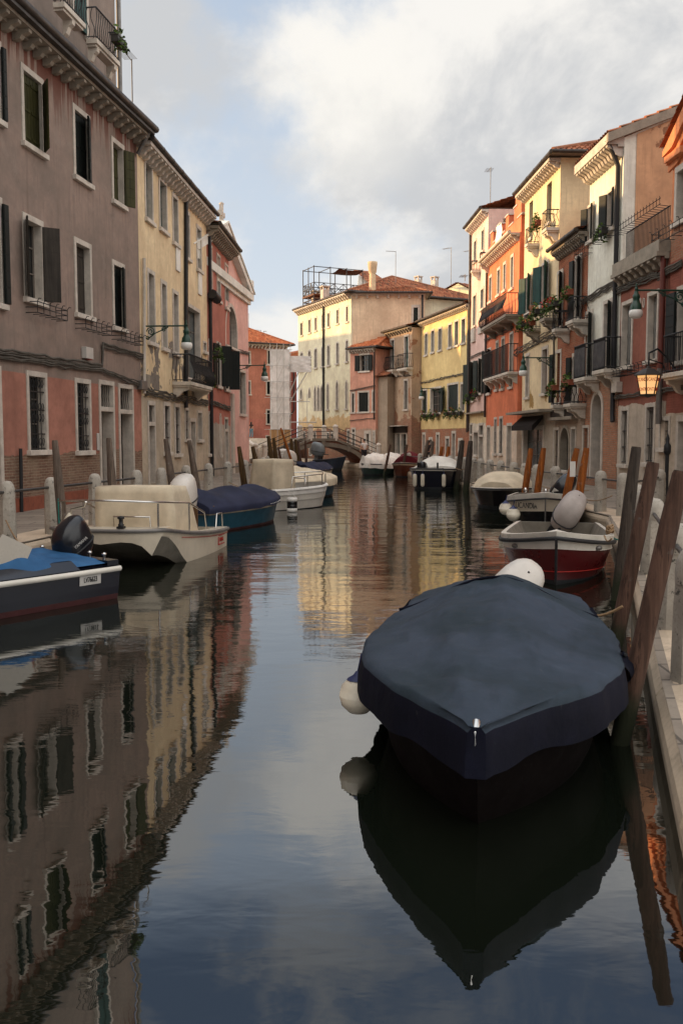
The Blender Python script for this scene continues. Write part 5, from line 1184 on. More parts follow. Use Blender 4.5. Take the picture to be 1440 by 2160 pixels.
# ------------------------------------------------------------------ mooring poles
def polewood(name, col, rough=.85):
    m = Mat(name); n1 = m.noise(m.vec(16, 16, .6), 1.4, 7, .7, .5); n2 = m.noise(m.pos, 2.2, 6, .65); n3 = m.noise(m.vec(30, 30, 3), 1, 4, .7); n4 = m.noise(m.pos, 9, 5, .7)
    c = m.mix(m.ramp(n1, .32, .68), mul(col, .5), mul(col, 1.3)); c = m.mix(m.ramp(n2, .42, .72, 0, .55), c, mul(col, .45)); c = m.mix(m.ramp(n3, .58, .66, 0, .7), c, mul(col, .22))
    c = m.mix(m.ramp(n4, .60, .74, 0, .5), c, tuple(min(1, sum(col)/3*1.9+.02) for x in col))
    z = m.xyz()[2]; k = m.ramp(m.math('ADD', z, m.math('MULTIPLY', n4, -.35)), 1.28, 1.02); c = m.mix(k, c, m.mix(n2, (.012, .014, .008), (.03, .034, .016)))
    return m.done(c, rough, m.bump(m.math('ADD', n1, m.math('MULTIPLY', n3, .6)), .014, .8), spec=.25)
M['pole_gr'] = polewood('grey_pole_wood', lin(104, 90, 79)); M['pole_dk'] = polewood('dark_grey_pole_wood', lin(70, 61, 54)); M['pole_br'] = polewood('brown_pole_wood', lin(88, 65, 54)); M['pole_or'] = polewood('orange_pole_paint', lin(150, 84, 34)); M['pole_ol'] = polewood('olive_brown_pole_wood', lin(80, 60, 34))
def pole(Y, top, base, r, mat, label, tip=.7, tl=.45):
    """leaning pole: pixel of its top, pixel of its foot (or a point lower down), both at depth Y"""
    a, b = at(*top, Y), at(*base, Y); d = (b-a).normalized(); foot = b+d*max(0., (b.z+1.0)/max(.2, -d.z))
    L = (foot-a).length; e = empty('mooring_pole', foot, 0, label, 'mooring pole', 'wooden mooring poles'); up = (a-foot)/L
    pts = [Vector((0, 0, 0)), up*(L*.5), up*(L-tl*1.1), up*(L-tl*.6), up*(L-.02), up*L]; rs = [r*1.06, r*1.03, r, r*(.5+tip*.5), r*tip, r*tip*.9]
    MB().tube(pts, rs, 14, 0).build('pole', mat, e)
    pts = [up*(L-.004), up*(L+.004)]; MB().tube(pts, r*tip*.88, 14).build('cut_top', M['pole_gr'], e)
    return e
pole(5.5, (1436, 995), (1308, 1560), .060, M['pole_br'], 'thick brown leaning pole beside the dark blue boat cover, nearest of all poles', .86, .3)
pole(7.6, (1377, 976), (1289, 1395), .062, M['pole_br'], 'reddish-brown leaning pole, middle one of the three big poles on the right', .86, .5)
pole(10.5, (1341, 943), (1302, 1255), .072, M['pole_dk'], 'dark grey upright pole, farthest of the three big poles on the right', .8, .5)
for Y, t, b, r, m_, l in ((17.2, (1236, 945), (1212, 1100), .10, 'pole_or', 'orange pole without a label, nearest of the orange poles on the right'), (17.9, (1216, 946), (1190, 1062), .10, 'pole_or', 'orange pole with a white paper notice, behind the nearest orange pole'),
        (22.3, (1146, 945), (1135, 1020), .11, 'pole_or', 'orange pole right behind the cream-covered boat, nearer of that pair'), (23, (1119, 946), (1108, 1025), .11, 'pole_or', 'orange pole behind the cream-covered boat, farther of that pair'),
        (32.5, (992, 930), (984, 1014), .15, 'pole_dk', 'grey pole at the right end of the dark blue workboat'), (34, (975, 929), (967, 987), .14, 'pole_dk', 'grey pole behind the stern of the dark blue workboat'),
        (37.5, (946, 942), (941, 976), .12, 'pole_or', 'short orange pole behind the dark blue workboat, right of two'), (38.5, (932, 942), (926, 976), .12, 'pole_or', 'short orange pole behind the dark blue workboat, left of two'),
        (41, (913, 931), (908, 966), .11, 'pole_gr', 'blue-grey pole right of the man in white'), (42, (902, 929), (896, 962), .11, 'pole_gr', 'blue-grey pole beside the man in white'),
        (45, (858, 938), (853, 966), .09, 'pole_br', 'short brown and white pole before the shop with the dark sign, right'), (46, (823, 938), (818, 962), .09, 'pole_br', 'short brown and white pole before the shop with the dark sign, left')):
    pole(Y, t, b, r*.76, M[m_], l, .72)
n_ = at(1203, 988, 17.8); nm = MB().box(n_.x-.05, n_.x+.06, n_.y-.125, n_.y-.118, n_.z-.16, n_.z+.14); tag(nm.build('paper_notice', M['white']), 'white paper notice stuck on an orange mooring pole', 'notice')
for Y, t, b, r, m_, l in ((13.6, (116, 929), (133, 1110), .09, 'pole_gr', 'grey pole at the bow of the cream boat, leftmost of the left bank poles'), (15.4, (230, 924), (243, 1110), .09, 'pole_gr', 'grey pole behind the canvas console cover of the cream boat'),
        (18.2, (350, 926), (366, 1040), .095, 'pole_gr', 'grey pole between the cream boat and the navy-covered boat'), (20.2, (399, 929), (416, 1030), .095, 'pole_gr', 'grey pole behind the left end of the navy boat cover'),
        (25, (504, 942), (514, 1012), .11, 'pole_ol', 'olive-brown pole against the pink church, left of two'), (26, (533, 942), (546, 1012), .11, 'pole_ol', 'olive-brown pole at the corner of the pink church, right of two'),
        (33.5, (566, 920), (573, 975), .12, 'pole_ol', 'dark pole left of the canvas hood of the white boat, left of two'), (34.5, (577, 924), (583, 975), .11, 'pole_ol', 'dark pole left of the canvas hood of the white boat, right of two'),
        (36, (587, 943), (592, 970), .08, 'pole_br', 'thin brown pole in front of the pile of white sacks'), (38, (614, 925), (617, 970), .12, 'pole_ol', 'dark pole right of the pile of white sacks, left of two'), (39, (623, 927), (627, 970), .11, 'pole_ol', 'dark pole right of the pile of white sacks, right of two'),
        (40, (628, 930), (634, 972), .07, 'pole_br', 'thin reddish pole left of the bridge arch'), (42, (644, 929), (646, 976), .08, 'pole_br', 'thin brown pole in front of the bridge arch'), (37, (592, 903), (607, 949), .07, 'pole_or', 'slanting orange stake in front of the scaffold hoarding')):
    pole(Y, t, b, r*.8, M[m_], l, .62, .6)
rs_ = random.Random(3)
for i in range(11):
    c = at(596+(i % 5)*3.6+rs_.uniform(-1, 1), 963-(i//5)*5+rs_.uniform(-1, 1), 43); m_ = MB(); m_.lathe([(.02, -.13), (.17, -.1), (.24, 0), (.17, .1), (.02, .13)], (0, 0, 0), 10); o = m_.build('sack', M['white']); o.location = c; tag(o, 'rounded white sack in the pile beside the far left poles', 'sack', 'pile of white sacks')
# ------------------------------------------------------------------ boats
M['hull_navy'] = paint('navy_gelcoat', lin(15, 18, 30), .2, .12); M['hull_black'] = paint('black_gelcoat', lin(16, 17, 20), .2, .15); M['hull_white'] = paint('white_gelcoat', lin(214, 208, 196), .3, .2, scale=2.5)
M['hull_cream'] = paint('cream_gelcoat', lin(196, 184, 164), .35, .25, scale=2.5); M['hull_red'] = paint('red_gelcoat', lin(78, 12, 16), .3, .2); M['hull_teal'] = paint('teal_boat_paint', lin(24, 74, 92), .4, .35); M['hull_boot'] = paint('dark_red_antifoul', lin(66, 22, 22), .6, .4)
M['hull_brown'] = wood('varnished_hull', lin(90, 44, 28), .35, 'x'); M['hull_dkbrown'] = paint('dark_tarred_hull', lin(16, 10, 9), .85, .2, spec=.08); M['hull_dgreen'] = paint('dark_green_boat_paint', lin(24, 48, 40), .4, .3); M['hull_blue'] = paint('blue_boat_paint', lin(24, 36, 52), .4, .3); M['gun_beige'] = paint('beige_gunwale_paint', lin(178, 162, 136), .5, .45)
M['boot_dk'] = paint('dark_antifoul', lin(26, 30, 34), .6, .4)
M['inner'] = paint('boat_inside', lin(120, 112, 100), .7, .3); M['chrome'] = paint('stainless_steel', lin(206, 204, 200), .18, .1, metal=1.0); M['rubber'] = paint('dark_rubber', lin(30, 30, 32), .6, .2)
M['motor_bl'] = paint('black_engine_cowl', lin(22, 24, 30), .22, .15); M['motor_wh'] = paint('white_engine_cowl', lin(206, 198, 188), .3, .12); M['motor_gr'] = paint('grey_engine_cowl', lin(104, 112, 116), .4, .2); M['motor_cover'] = cloth('grey_engine_cover', lin(168, 158, 152), None, .75, 3, 200)
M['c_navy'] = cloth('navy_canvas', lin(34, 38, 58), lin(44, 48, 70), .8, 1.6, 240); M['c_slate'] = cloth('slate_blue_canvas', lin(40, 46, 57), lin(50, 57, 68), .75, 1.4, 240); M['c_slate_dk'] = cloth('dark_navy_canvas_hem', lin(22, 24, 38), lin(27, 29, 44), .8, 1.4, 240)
M['c_cream'] = cloth('cream_canvas', lin(206, 190, 164), lin(214, 198, 172), .85, 2, 180); M['c_white'] = cloth('white_tarpaulin', lin(220, 214, 204), lin(226, 220, 210), .7, 2, 150); M['c_blue'] = cloth('blue_tarpaulin', lin(38, 82, 124), lin(48, 94, 136), .7, 2, 200); M['c_red'] = cloth('dark_red_canvas', lin(92, 22, 30), None, .8, 2, 200)
M['fender'] = paint('off_white_fender', lin(206, 196, 176), .45, .25, scale=6); M['blue'] = paint('dark_blue_plastic', lin(30, 40, 84), .5, .2); M['rope'] = cloth('rope', lin(150, 122, 92), None, .9, 20); M['rope_teal'] = cloth('teal_rope', lin(24, 104, 96), None, .9, 20)
M['underside_shade'] = paint('shaded_underside', lin(104, 98, 86), .6, .4); M['screen'] = paint('misty_windscreen', lin(176, 168, 156), .25, .1)  # cream boat's underside: shade below the chine is painted into the colour
def oldcanvas(name, col, dark):
    m = Mat(name); p = m.pos; n1 = m.noise(p, 1.1, 5, .6, .4); n2 = m.noise(p, 300, 2, .5); n3 = m.noise(p, 6, 7, .7); n4 = m.noise(m.vec(3, 9, 3), 1.6, 6, .75, 1.0); n5 = m.noise(m.vec(1.2, 6, 4), 1.5, 4, .6)
    c = m.mix(m.ramp(n1, .36, .64), dark, col); c = m.mix(m.ramp(n3, .5, .8, 0, .45), c, mul(col, 1.6)); c = m.mix(m.ramp(n5, .5, .75, 0, .4), c, mul(dark, .7))
    c = m.mix(m.ramp(n4, .67, .74, 0, .5), c, (.16, .16, .15)); c = m.mix(m.ramp(n2, .3, .7, 0, .3), c, mul(col, .5)); f2 = m.noise(m.vec(2.2, 7, 3), 1.2, 3, .5)
    return m.done(c, .72, m.bump(m.math('ADD', m.math('MULTIPLY', n3, .7), m.math('ADD', f2, m.math('MULTIPLY', n2, .25))), .02, .6), spec=.12)
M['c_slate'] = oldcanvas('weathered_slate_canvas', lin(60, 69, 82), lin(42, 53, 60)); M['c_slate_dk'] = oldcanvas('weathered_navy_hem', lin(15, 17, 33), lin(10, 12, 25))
class Boat:
    def __init__(s, name, label, stern, bow, B, group='moored motor boats'):
        a, b = Vector(stern), Vector(bow); d = b-a; s.L = d.length; s.B = B; s.rz = math.atan2(d.y, d.x)
        s.e = empty(name, (a.x, a.y, 0), s.rz, label, 'boat', group); s.o = Vector((a.x, a.y, 0)); s.ux = Vector((d.x, d.y, 0))/s.L; s.uy = Vector((-s.ux.y, s.ux.x, 0))
    def loc(s, u, v, z=None, Y=None):
        p = onz(u, v, z) if z is not None else at(u, v, Y); q = p-s.o; return Vector((q.dot(s.ux), q.dot(s.uy), p.z))
    def hull(s, mats, zs0=.42, zs1=.62, tw=.8, rake=.35, full=.5, p=2.2, levels=None, bowb=0., sheer=2., rail='rubber', railr=.028, deck=.0, n=22, draft=.22):
        """mats: band materials from the gunwale down; levels: (height share, breadth share, band)"""
        levels = levels or [(1, 1, 0), (.72, .97, 0), (.70, .95, 1), (.35, .86, 1), (.27, .82, 2), (0, .55, 2)]
        L, B = s.L, s.B
        def hb(t): return B/2*((tw+(1-tw)*math.sin(math.pi/2*t/full)) if t < full else 1-(1-bowb)*((t-full)/(1-full))**p)
        def zs(t): return zs0+(zs1-zs0)*t**sheer
        s.hb, s.zs = hb, zs
        def pt(t, q, f, sg): z = -draft+(zs(t)+draft)*q; return (L*t-rake*t**4*(1-q), sg*hb(t)*(f if t < .999 or bowb else 1), z)
        nb = len(mats); mb = MB()
        for sg in (1, -1):
            rows = [[pt(i/n, q, f, sg) for i in range(n+1)] for q, f, m in levels]
            mb.grid(rows, 0, True, None, [levels[i+1][2] for i in range(len(levels)-1)])
            last = [(L*i/n-rake*(i/n)**4, 0, -draft-.02) for i in range(n+1)]; mb.grid([rows[-1], last], levels[-1][2], True)
        for ti in ((0,) if not bowb else (0, 1)):      # transom (and blunt bow)
            a = [pt(ti, q, f, 1) for q, f, m in levels]; b = [pt(ti, q, f, -1) for q, f, m in levels]
            for i in range(len(levels)-1): mb.add([a[i], b[i], b[i+1], a[i+1]], [(0, 1, 2, 3)], levels[i+1][2])
        mi = len(mats); w = .075
        for sg in (1, -1):        # gunwale top, inner side and floor
            rr = [[], [], [], []]
            for i in range(n+1):
                t = i/n; x, y, z = L*t, sg*hb(t), zs(t); yi = sg*max(0, hb(t)-w); xi = min(x, L-.12) if t > .9 else x
                rr[0].append((x, y, z)); rr[1].append((xi, yi, z+.012)); k_ = .80*(1-.75*t**3); rr[2].append((xi-.25*t**3, yi*k_, z-.28)); rr[3].append((xi-.25*t**3, 0, z-.30))
            mb.grid(rr[:2], 0, False); mb.grid(rr[1:], mi, False)
        mb.add([(0.03, hb(0)-w, zs(0)-.3), (0.03, -hb(0)+w, zs(0)-.3), (0.03, -hb(0)+w, zs(0)), (0.03, hb(0)-w, zs(0))], [(0, 1, 2, 3)], mi)
        h = mb.build('hull', [M[m] for m in mats]+[M['inner']], s.e); s.h = h
        if rail:
            pts = [(L*i/n, hb(i/n)+.008, zs(i/n)-.03) for i in range(n+1)]; pts2 = [(x, -y, z) for x, y, z in pts]
            MB().tube(pts+([] if not bowb else [])+pts2[::-1][(0 if bowb else 1):], railr, 6).build('rub_rail', M[rail], s.e)
        return h
    def cover(s, mat, t0=0., t1=1., ridge=lambda t: .2, drop=.12, over=.03, nose=.06, hemmat=None, wr=.012, seed=1, pw=1.6, nt=40, ns=14, nm='cover', sag=0., flare=.0, folds=0.):
        mb = MB(); rows = []; rnd = random.Random(seed); mats = [M[mat], M[hemmat or mat]]
        for i in range(nt+1):
            t = t0+(t1-t0)*i/nt; tc = min(max(t, 0), 1); b = max(s.hb(tc), .02)+over*(1-.75*tc**10); z = s.zs(tc); x = s.L*t+(nose*max(0, (t-.9)/.1)**2); r = ridge(t); row = []
            def nz(y, k): return wr*mnoise.noise(Vector((x*2.2+seed*7, y*3.1, k)))*2+wr*.8*mnoise.noise(Vector((x*7+seed, y*7, k+4)))
            fold = (lambda y: .0) if not folds else (lambda y: folds*(abs(math.sin(math.atan2(y, (s.L*1.02-x)+.25)*11+seed))**5*.9+.7*abs(math.sin(math.atan2(y, abs(x-s.L*.28)+.5)*8+1))**6-.3)*min(1, abs(s.L-x)*1.5))
            dr = drop*(1+.25*mnoise.noise(Vector((x*2.7, seed, 0))))
            for sg in (-1, 1):
                xe = x+nose*.6*max(0, (t-.85)/.15)**2; hem = [(xe, sg*(b+flare*(1-.8*tc**8)+.012), z-dr), (x*.5+xe*.5, sg*(b+flare*.6*(1-.8*tc**8)+.016), z-dr*.5+.0), (x, sg*(b+.012), z+.002), (x, sg*(b-.012), z+.030)]
                hem = [(p[0], p[1]+nz(p[1], 3), p[2]) for p in hem]
                if sg == -1: row += hem
                else: tail = hem[::-1]
            for k in range(1, ns):
                y = (-b+2*b*k/ns)*.965; q = abs(y/b); zz = z+.036+r*((1-q**pw) if pw else (.35*(1-q**1.8)+.65*(.5+.5*math.cos(math.pi*q))))-sag*math.sin(q*math.pi)
                row.append((x, y, zz+nz(y, 1)*(1-q*.6)+fold(y)*(1-q**4)))
            rows.append(row+tail)
        nc = len(rows[0]); cols = [[rows[i][j] for i in range(nt+1)] for j in range(nc)]
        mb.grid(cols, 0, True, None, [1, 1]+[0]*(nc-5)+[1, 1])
        for k in (0, -1): mb.add(rows[k], [tuple(range(nc))], 1)
        return mb.build(nm, mats, s.e, weld=True)
    def motor(s, x, y, z, k=1., mat='motor_bl', tilt=20, label=None, txt=None, txtmat='white', yaw=0, leg=True, tsz=.1, side=1, roll=0):
        Mx = Matrix.Translation((x, y, z)) @ Matrix.Rotation(R(yaw), 4, 'Z') @ Matrix.Rotation(R(roll), 4, 'X') @ Matrix.Rotation(R(tilt), 4, 'Y') @ Matrix.Scale(k, 4)
        def se(a, b, cx, zz, n=20, e=2.6):
            out = []
            for i in range(n):
                c, sn = math.cos(2*math.pi*i/n), math.sin(2*math.pi*i/n); out.append(Mx @ Vector((cx+a*math.copysign(abs(c)**(2/e), c), b*math.copysign(abs(sn)**(2/e), sn), zz)))
            return out
        prof = [(.17, .13, 0, 0), (.25, .17, -.01, .05), (.29, .19, -.02, .14), (.295, .195, -.02, .2), (.29, .195, -.03, .30), (.27, .185, -.045, .40), (.235, .165, -.07, .47), (.18, .125, -.10, .52), (.10, .07, -.12, .545), (.01, .01, -.13, .55)]
        mb = MB(); rings = [se(a, b, c, zz) for a, b, c, zz in prof]; n = 20
        mb.add([p for r in rings for p in r], [(i*n+j, i*n+(j+1) % n, (i+1)*n+(j+1) % n, (i+1)*n+j) for i in range(len(prof)-1) for j in range(n)], 0, True)
        mb.add(rings[0], [tuple(range(n))])
        o = mb.build('outboard_motor', M[mat], s.e); o and tag(o, label)
        sm = MB(); r = se(.298, .198, -.02, .18); sm.tube(r, .012*k, 5, closed=True); sm.build('cowl_seam', M['rubber'], o)
        if leg:
            lg = MB(); lg.obox(Mx @ Matrix.Translation((-.02, 0, -.3)), .2, .12, .62); lg.obox(Mx @ Matrix.Translation((-.05, 0, -.62)), .4, .16, .03); lg.obox(Mx @ Matrix.Translation((-.02, 0, -.75)), .3, .10, .3)
            lg.build('drive_leg', M[mat if mat == 'motor_bl' else 'motor_gr'], o, bevel=.02)
            cl = MB(); cl.obox(Mx @ Matrix.Translation((.14, 0, -.12)), .12, .26, .3); cl.tube([Mx @ Vector((.2, 0, .1)), Mx @ Vector((.45, .03, .13))], .03, 6); cl.build('clamp', M['rubber'], o, bevel=.015)
        if txt:
            T = Mx @ Matrix.Translation((-.0, side*.197, .27)) @ (Matrix.Rotation(R(180), 4, 'Z') if side > 0 else Matrix.Identity(4)) @ Matrix.Rotation(R(90), 4, 'X')
            text('lettering', txt, tsz, M[txtmat], o, T)
        return o, Mx
    def tubing(s, name, paths, r=.016, mat='chrome', n=6):
        mb = MB()
        for p in paths: mb.tube(p, r, n)
        return mb.build(name, M[mat], s.e)
    def fender(s, x, y, z, rad, label=None, long=0.):
        f = MB(); pr = [(.01, z-rad-long), (rad*.5, z-rad*.87-long), (rad*.87, z-rad*.5-long), (rad, z-long), (rad, z), (rad*.87, z+rad*.5), (rad*.5, z+rad*.87), (rad*.2, z+rad*1.0)]
        f.lathe(pr, (x, y, 0), 16); o = f.build('fender', M['fender'], s.e)
        c = MB(); c.lathe([(rad*.62, z+rad*.82), (rad*.3, z+rad*1.02), (rad*.16, z+rad*1.22), (.005, z+rad*1.25)], (x, y, 0), 10); c.tube([(x, y, z+rad*1.2), (x, y*.97, z+rad*1.2+.12)], .01, 4); c.build('fender_cap', M['blue'], o); return o
def drape(s, mat, x0, x1, hw, z0, z1, f=.1, b=.25, nm='console_cover', seed=2, wr=.02, side=.06):
    """a cover over a console: walls lean in by f (bow side) and b (stern side)"""
    mb = MB(); nz = 9; rows = []; per = []
    for j in range(nz+1):
        t = j/nz; xa = x0+b*t**1.4; xb = x1-f*t; h = hw-side*t; row = []
        for (ax, ay), (bx, by) in (((xb, -h), (xb, h)), ((xb, h), (xa, h)), ((xa, h), (xa, -h)), ((xa, -h), (xb, -h))):
            for i in range(10):
                q = i/10; x, y = ax+(bx-ax)*q, ay+(by-ay)*q; k = 1+wr*(1-t)*2.2*mnoise.noise(Vector((x*4+seed, y*4, t*.8)))
                row.append((xm(x, x0, x1, k), y*k, z0+(z1-z0)*t+wr*.5*mnoise.noise(Vector((x*3, y*3, seed)))*(t > .9)))
        row.append(row[0]); rows.append(row)
    mb.grid(rows); top = rows[-1][:-1]; c = Vector((sum(p[0] for p in top)/len(top), 0, z1+.02)); mb.add(top+[tuple(c)], [(i, (i+1) % 40, 40) for i in range(40)], 0, True)
    return mb.build(nm, M[mat], s.e, weld=True)
def xm(x, x0, x1, k): c = (x0+x1)/2; return c+(x-c)*k
# 1 covered boat, front right
b1 = Boat('covered_boat', 'dark blue canvas-covered boat with white outboard, nearest in the right foreground', (1.44, 8.1), (.615, 4.02), 1.53)
b1.hull(['hull_dkbrown', 'hull_dkbrown', 'hull_dkbrown'], .47, .585, tw=.84, rake=.42, full=.52, p=2.3, sheer=1.2, rail=None)
def r1(t):
    if t > .98: return .0
    return .27*math.exp(-((t-.42)/.30)**2)+.04*(1-t) if t > .42 else .31-.17*((.42-t)/.42)**1.5
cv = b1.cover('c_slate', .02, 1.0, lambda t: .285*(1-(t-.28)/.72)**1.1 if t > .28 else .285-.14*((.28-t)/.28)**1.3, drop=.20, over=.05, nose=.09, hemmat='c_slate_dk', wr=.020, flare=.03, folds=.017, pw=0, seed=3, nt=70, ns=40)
sm = MB()
for t in (.28,):
    b = b1.hb(t)+.03; sm.tube([(b1.L*t, b*q, b1.zs(t)+.044+.285*(.35*(1-abs(q)**1.8)+.65*(.5+.5*math.cos(math.pi*q)))) for q in [k/12-1 for k in range(25)]], .012, 5)
sm.build('seam', M['c_slate_dk'], cv)
for t, sg in ((.56, 1), (.12, -1), (.14, 1)):      # loose flaps at the hem
    fl = MB(); x = b1.L*t; y = b1.hb(t)+.05; fl.grid([[(x+.3*i/6, sg*(y+.05*math.sin(j*.9)+.02*math.sin(i*2)), b1.zs(t)+.02-.045*j+.015*math.sin(i*1.7+j)) for i in range(7)] for j in range(4)]); fl.build('hem_flap', M['c_slate_dk'], cv)
rg = MB(); xb = b1.L+.055; rg.tube([(xb, 0, b1.zs(1)-.10), (xb+.03, 0, b1.zs(1)-.05), (xb+.025, 0, b1.zs(1)+.0), (xb-.05, 0, b1.zs(1)+.025)], .022, 8); rg.box(xb-.02, xb+.032, -.04, .04, b1.zs(1)-.07, b1.zs(1)-.005); rg.build('bow_fitting', M['chrome'], b1.e, bevel=.012)
o, Mx = b1.motor(-.12, -.05, .29, 1.1, 'motor_wh', 40, None, 'HONDA', 'hull_black', yaw=-8, tsz=.14, side=1, roll=-38)
b1.fender(b1.L*.645, -b1.hb(.645)-.085, .27, .125)
# 2 white and red boat
b2 = Boat('red_hulled_boat', 'boat with dark red hull and white top band, bow towards the camera, right bank', (3.70, 15.4), (2.72, 11.35), 1.62)
b2.hull(['hull_white', 'hull_white', 'hull_red', 'boot_dk'], .47, .73, tw=.85, rake=.35, full=.5, p=2.3, sheer=3.2, levels=[(1, 1, 0), (.89, 1.0, 0), (.88, .985, 1), (.765, .965, 1), (.75, .975, 1), (.73, .95, 2), (.30, .80, 2), (.28, .79, 3), (0, .5, 3)], rail=None)
MB().tube([(b2.L*t, b2.hb(t)+.012, b2.zs(t)-.09) for t in [k/22 for k in range(23)]]+[(b2.L*t, -b2.hb(t)-.012, b2.zs(t)-.09) for t in [1-k/22 for k in range(1, 23)]], .03, 6).build('rub_rail', M['rubber'], b2.e)
ln = MB()
for sg in (1, -1): ln.tube([(b2.L*t-.35*t**4*.58, sg*(b2.hb(t)*.855+.006), -.22+(b2.zs(t)+.22)*.42) for t in [k/22 for k in range(23)]], .008, 4)
ln.build('stripe', M['red'], b2.e)
em = MB()
for sg in (1, -1):
    t = .80; em.lathe([(.001, -.006), (.04, -.004), (.04, .006), (.001, .008)], (0, 0, 0), 16, 0, Matrix.Translation((b2.L*t, sg*(b2.hb(t)*.975+.012), b2.zs(t)-.165)) @ Matrix.Rotation(R(sg*-50), 4, 'Z') @ Matrix.Rotation(R(-sg*90), 4, 'X') @ Matrix.Diagonal((1.3, .8, 1, 1)))
em.build('badge', M['zinc'], b2.e)
st2 = MB().tube([(b2.L+.012, 0, b2.zs(1)-.1), (b2.L-.1, 0, .3), (b2.L-.32, 0, -.1)], .018, 6); st2.build('stem_band', M['rubber'], b2.e)
o, Mx = b2.motor(-.05, .05, .42, 1.12, 'motor_cover', 30, 'outboard under a pale grey cloth cover', roll=-30)
rp = MB(); c = Vector((b2.L*.55, b2.hb(.55)-.06, b2.zs(.55)+.05))
for k in range(3): rp.tube([(c.x+.12*math.cos(a*.5+k), c.y+.05*math.sin(a*.5), c.z+.03*k+.03*math.sin(a)) for a in range(14)], .014, 5)
rp.build('rope_coil', M['rope'], b2.e); b2.tubing('mooring_line', [[(b2.L*.55, b2.hb(.55), b2.zs(.55)-.05), (b2.L*.5, b2.hb(.5)+.3, .32), (b2.L*.45, b2.hb(.5)+.5, .1)]], .01, 'rope_teal')
# 3 black and white boat with round fenders
b3 = Boat('black_white_boat', 'black boat with white top band, two round white fenders at its bow corner, right bank', (5.05, 22.2), (4.16, 18.35), 1.75)
b3.hull(['hull_white', 'hull_cream', 'hull_black', 'boot_dk'], .56, .80, tw=.85, rake=.35, full=.42, p=3.4, sheer=2.6, levels=[(1, 1, 0), (.86, 1.0, 0), (.85, .98, 1), (.63, .94, 1), (.615, .96, 1), (.59, .93, 2), (.25, .80, 2), (0, .5, 3)], rail=None)
MB().tube([(b3.L*t, b3.hb(t)+.012, b3.zs(t)-.12) for t in [k/30 for k in range(31)]]+[(b3.L*t, -b3.hb(t)-.012, b3.zs(t)-.12) for t in [1-k/30 for k in range(1, 31)]], .02, 6).build('rub_rail', M['rubber'], b3.e)
t = .90; text('lettering', 'LUCANDIA', .17, M['rubber'], b3.e, Matrix.Translation((b3.L*t, -b3.hb(t)*.985-.01, b3.zs(t)-.245)) @ Matrix.Rotation(R(57), 4, 'Z') @ Matrix.Rotation(R(90), 4, 'X'), xs=.7)
b3.fender(b3.L*.86, -b3.hb(.86)-.13, .30, .15); b3.fender(b3.L*.80, -b3.hb(.80)-.17, .40, .14)
o, Mx = b3.motor(.1, .28, .50, 1.15, 'motor_bl', 40, yaw=-10, roll=-35); text('label_plate', '■', .16, M['white'], o, Mx @ Matrix.Translation((.24, -.06, .32)) @ Matrix.Rotation(R(90), 4, 'Z') @ Matrix.Rotation(R(78), 4, 'X'))
for x, y in ((b3.L-.14, 0), (b3.L*.88, -b3.hb(.88)+.06)): MB().lathe([(.04, 0), (.05, .03), (.05, .07), (.03, .1)], (x, y, b3.zs(.95)), 10).build('bow_cleat', M['chrome'], b3.e)
MB().tube([(b3.L-.01, 0, .68), (b3.L-.1, 0, .4), (b3.L-.3, 0, 0)], .015, 5).build('stem_band', M['zinc'], b3.e)
# 4 black boat, cream cover
b4 = Boat('black_speedboat', 'glossy black boat with a cream canvas hood, behind the black and white boat', (5.25, 27.6), (3.95, 23.6), 1.75)
b4.hull(['hull_white', 'hull_black', 'boot_dk'], .52, .60, tw=.85, rake=.5, full=.5, p=2.3, levels=[(1, 1, 0), (.93, 1, 0), (.92, .98, 1), (.4, .80, 1), (.3, .76, 2), (0, .5, 2)], rail='rubber', railr=.02)
b4.cover('c_cream', .10, .86, lambda t: .36*math.exp(-((t-.5)/.33)**4)+.03, drop=.03, over=-.05, wr=.02, pw=3.0, seed=9)
# 5 dark blue workboat
b5 = Boat('dark_blue_boat', 'dark blue boat with white foredeck cover and hanging white fenders, beyond the cream-hooded boat', (4.55, 37.6), (3.28, 33.6), 1.95)
b5.hull(['hull_white', 'hull_navy', 'boot_dk'], .72, .80, tw=.9, rake=.2, full=.6, p=3.4, bowb=.55, levels=[(1, 1, 0), (.90, 1, 0), (.89, .98, 1), (.3, .86, 1), (.2, .8, 2), (0, .6, 2)], rail='rubber', railr=.03)
b5.cover('c_white', .30, .80, lambda t: .42*math.exp(-((t-.55)/.2)**4), drop=.02, over=-.12, wr=.02, pw=2.6, seed=4)
o, Mx = b5.motor(b5.L*.86, -.35, .74, .8, 'motor_bl', 80, 'small dark outboard lying on the foredeck', leg=False)
for t, sg in ((.98, -.45), (.98, -1.0), (.985, 1.04)): b5.fender(b5.L+.1, sg*b5.hb(1.), .52, .075, None, .34)
for y in (-.5, .25): b5.tubing('mooring_post', [[(b5.L*.94, y, .78), (b5.L*.94, y, 1.0)]], .035, 'wood_dk')
# 6 boat with dark red cover
b6 = Boat('varnished_boat', 'varnished brown boat with a dark red canvas cover, left of the dark blue boat', (4.2, 47.5), (2.85, 44.0), 1.8)
b6.hull(['gun_beige', 'hull_brown', 'boot_dk'], .58, .74, tw=.8, rake=.45, full=.5, p=2.0, levels=[(1, 1, 0), (.86, .99, 0), (.85, .97, 1), (.3, .80, 1), (.22, .76, 2), (0, .5, 2)])
b6.cover('c_red', .05, .72, lambda t: .32+.25*math.exp(-((t-.55)/.12)**2), drop=.02, over=-.05, wr=.03, pw=2., seed=6)
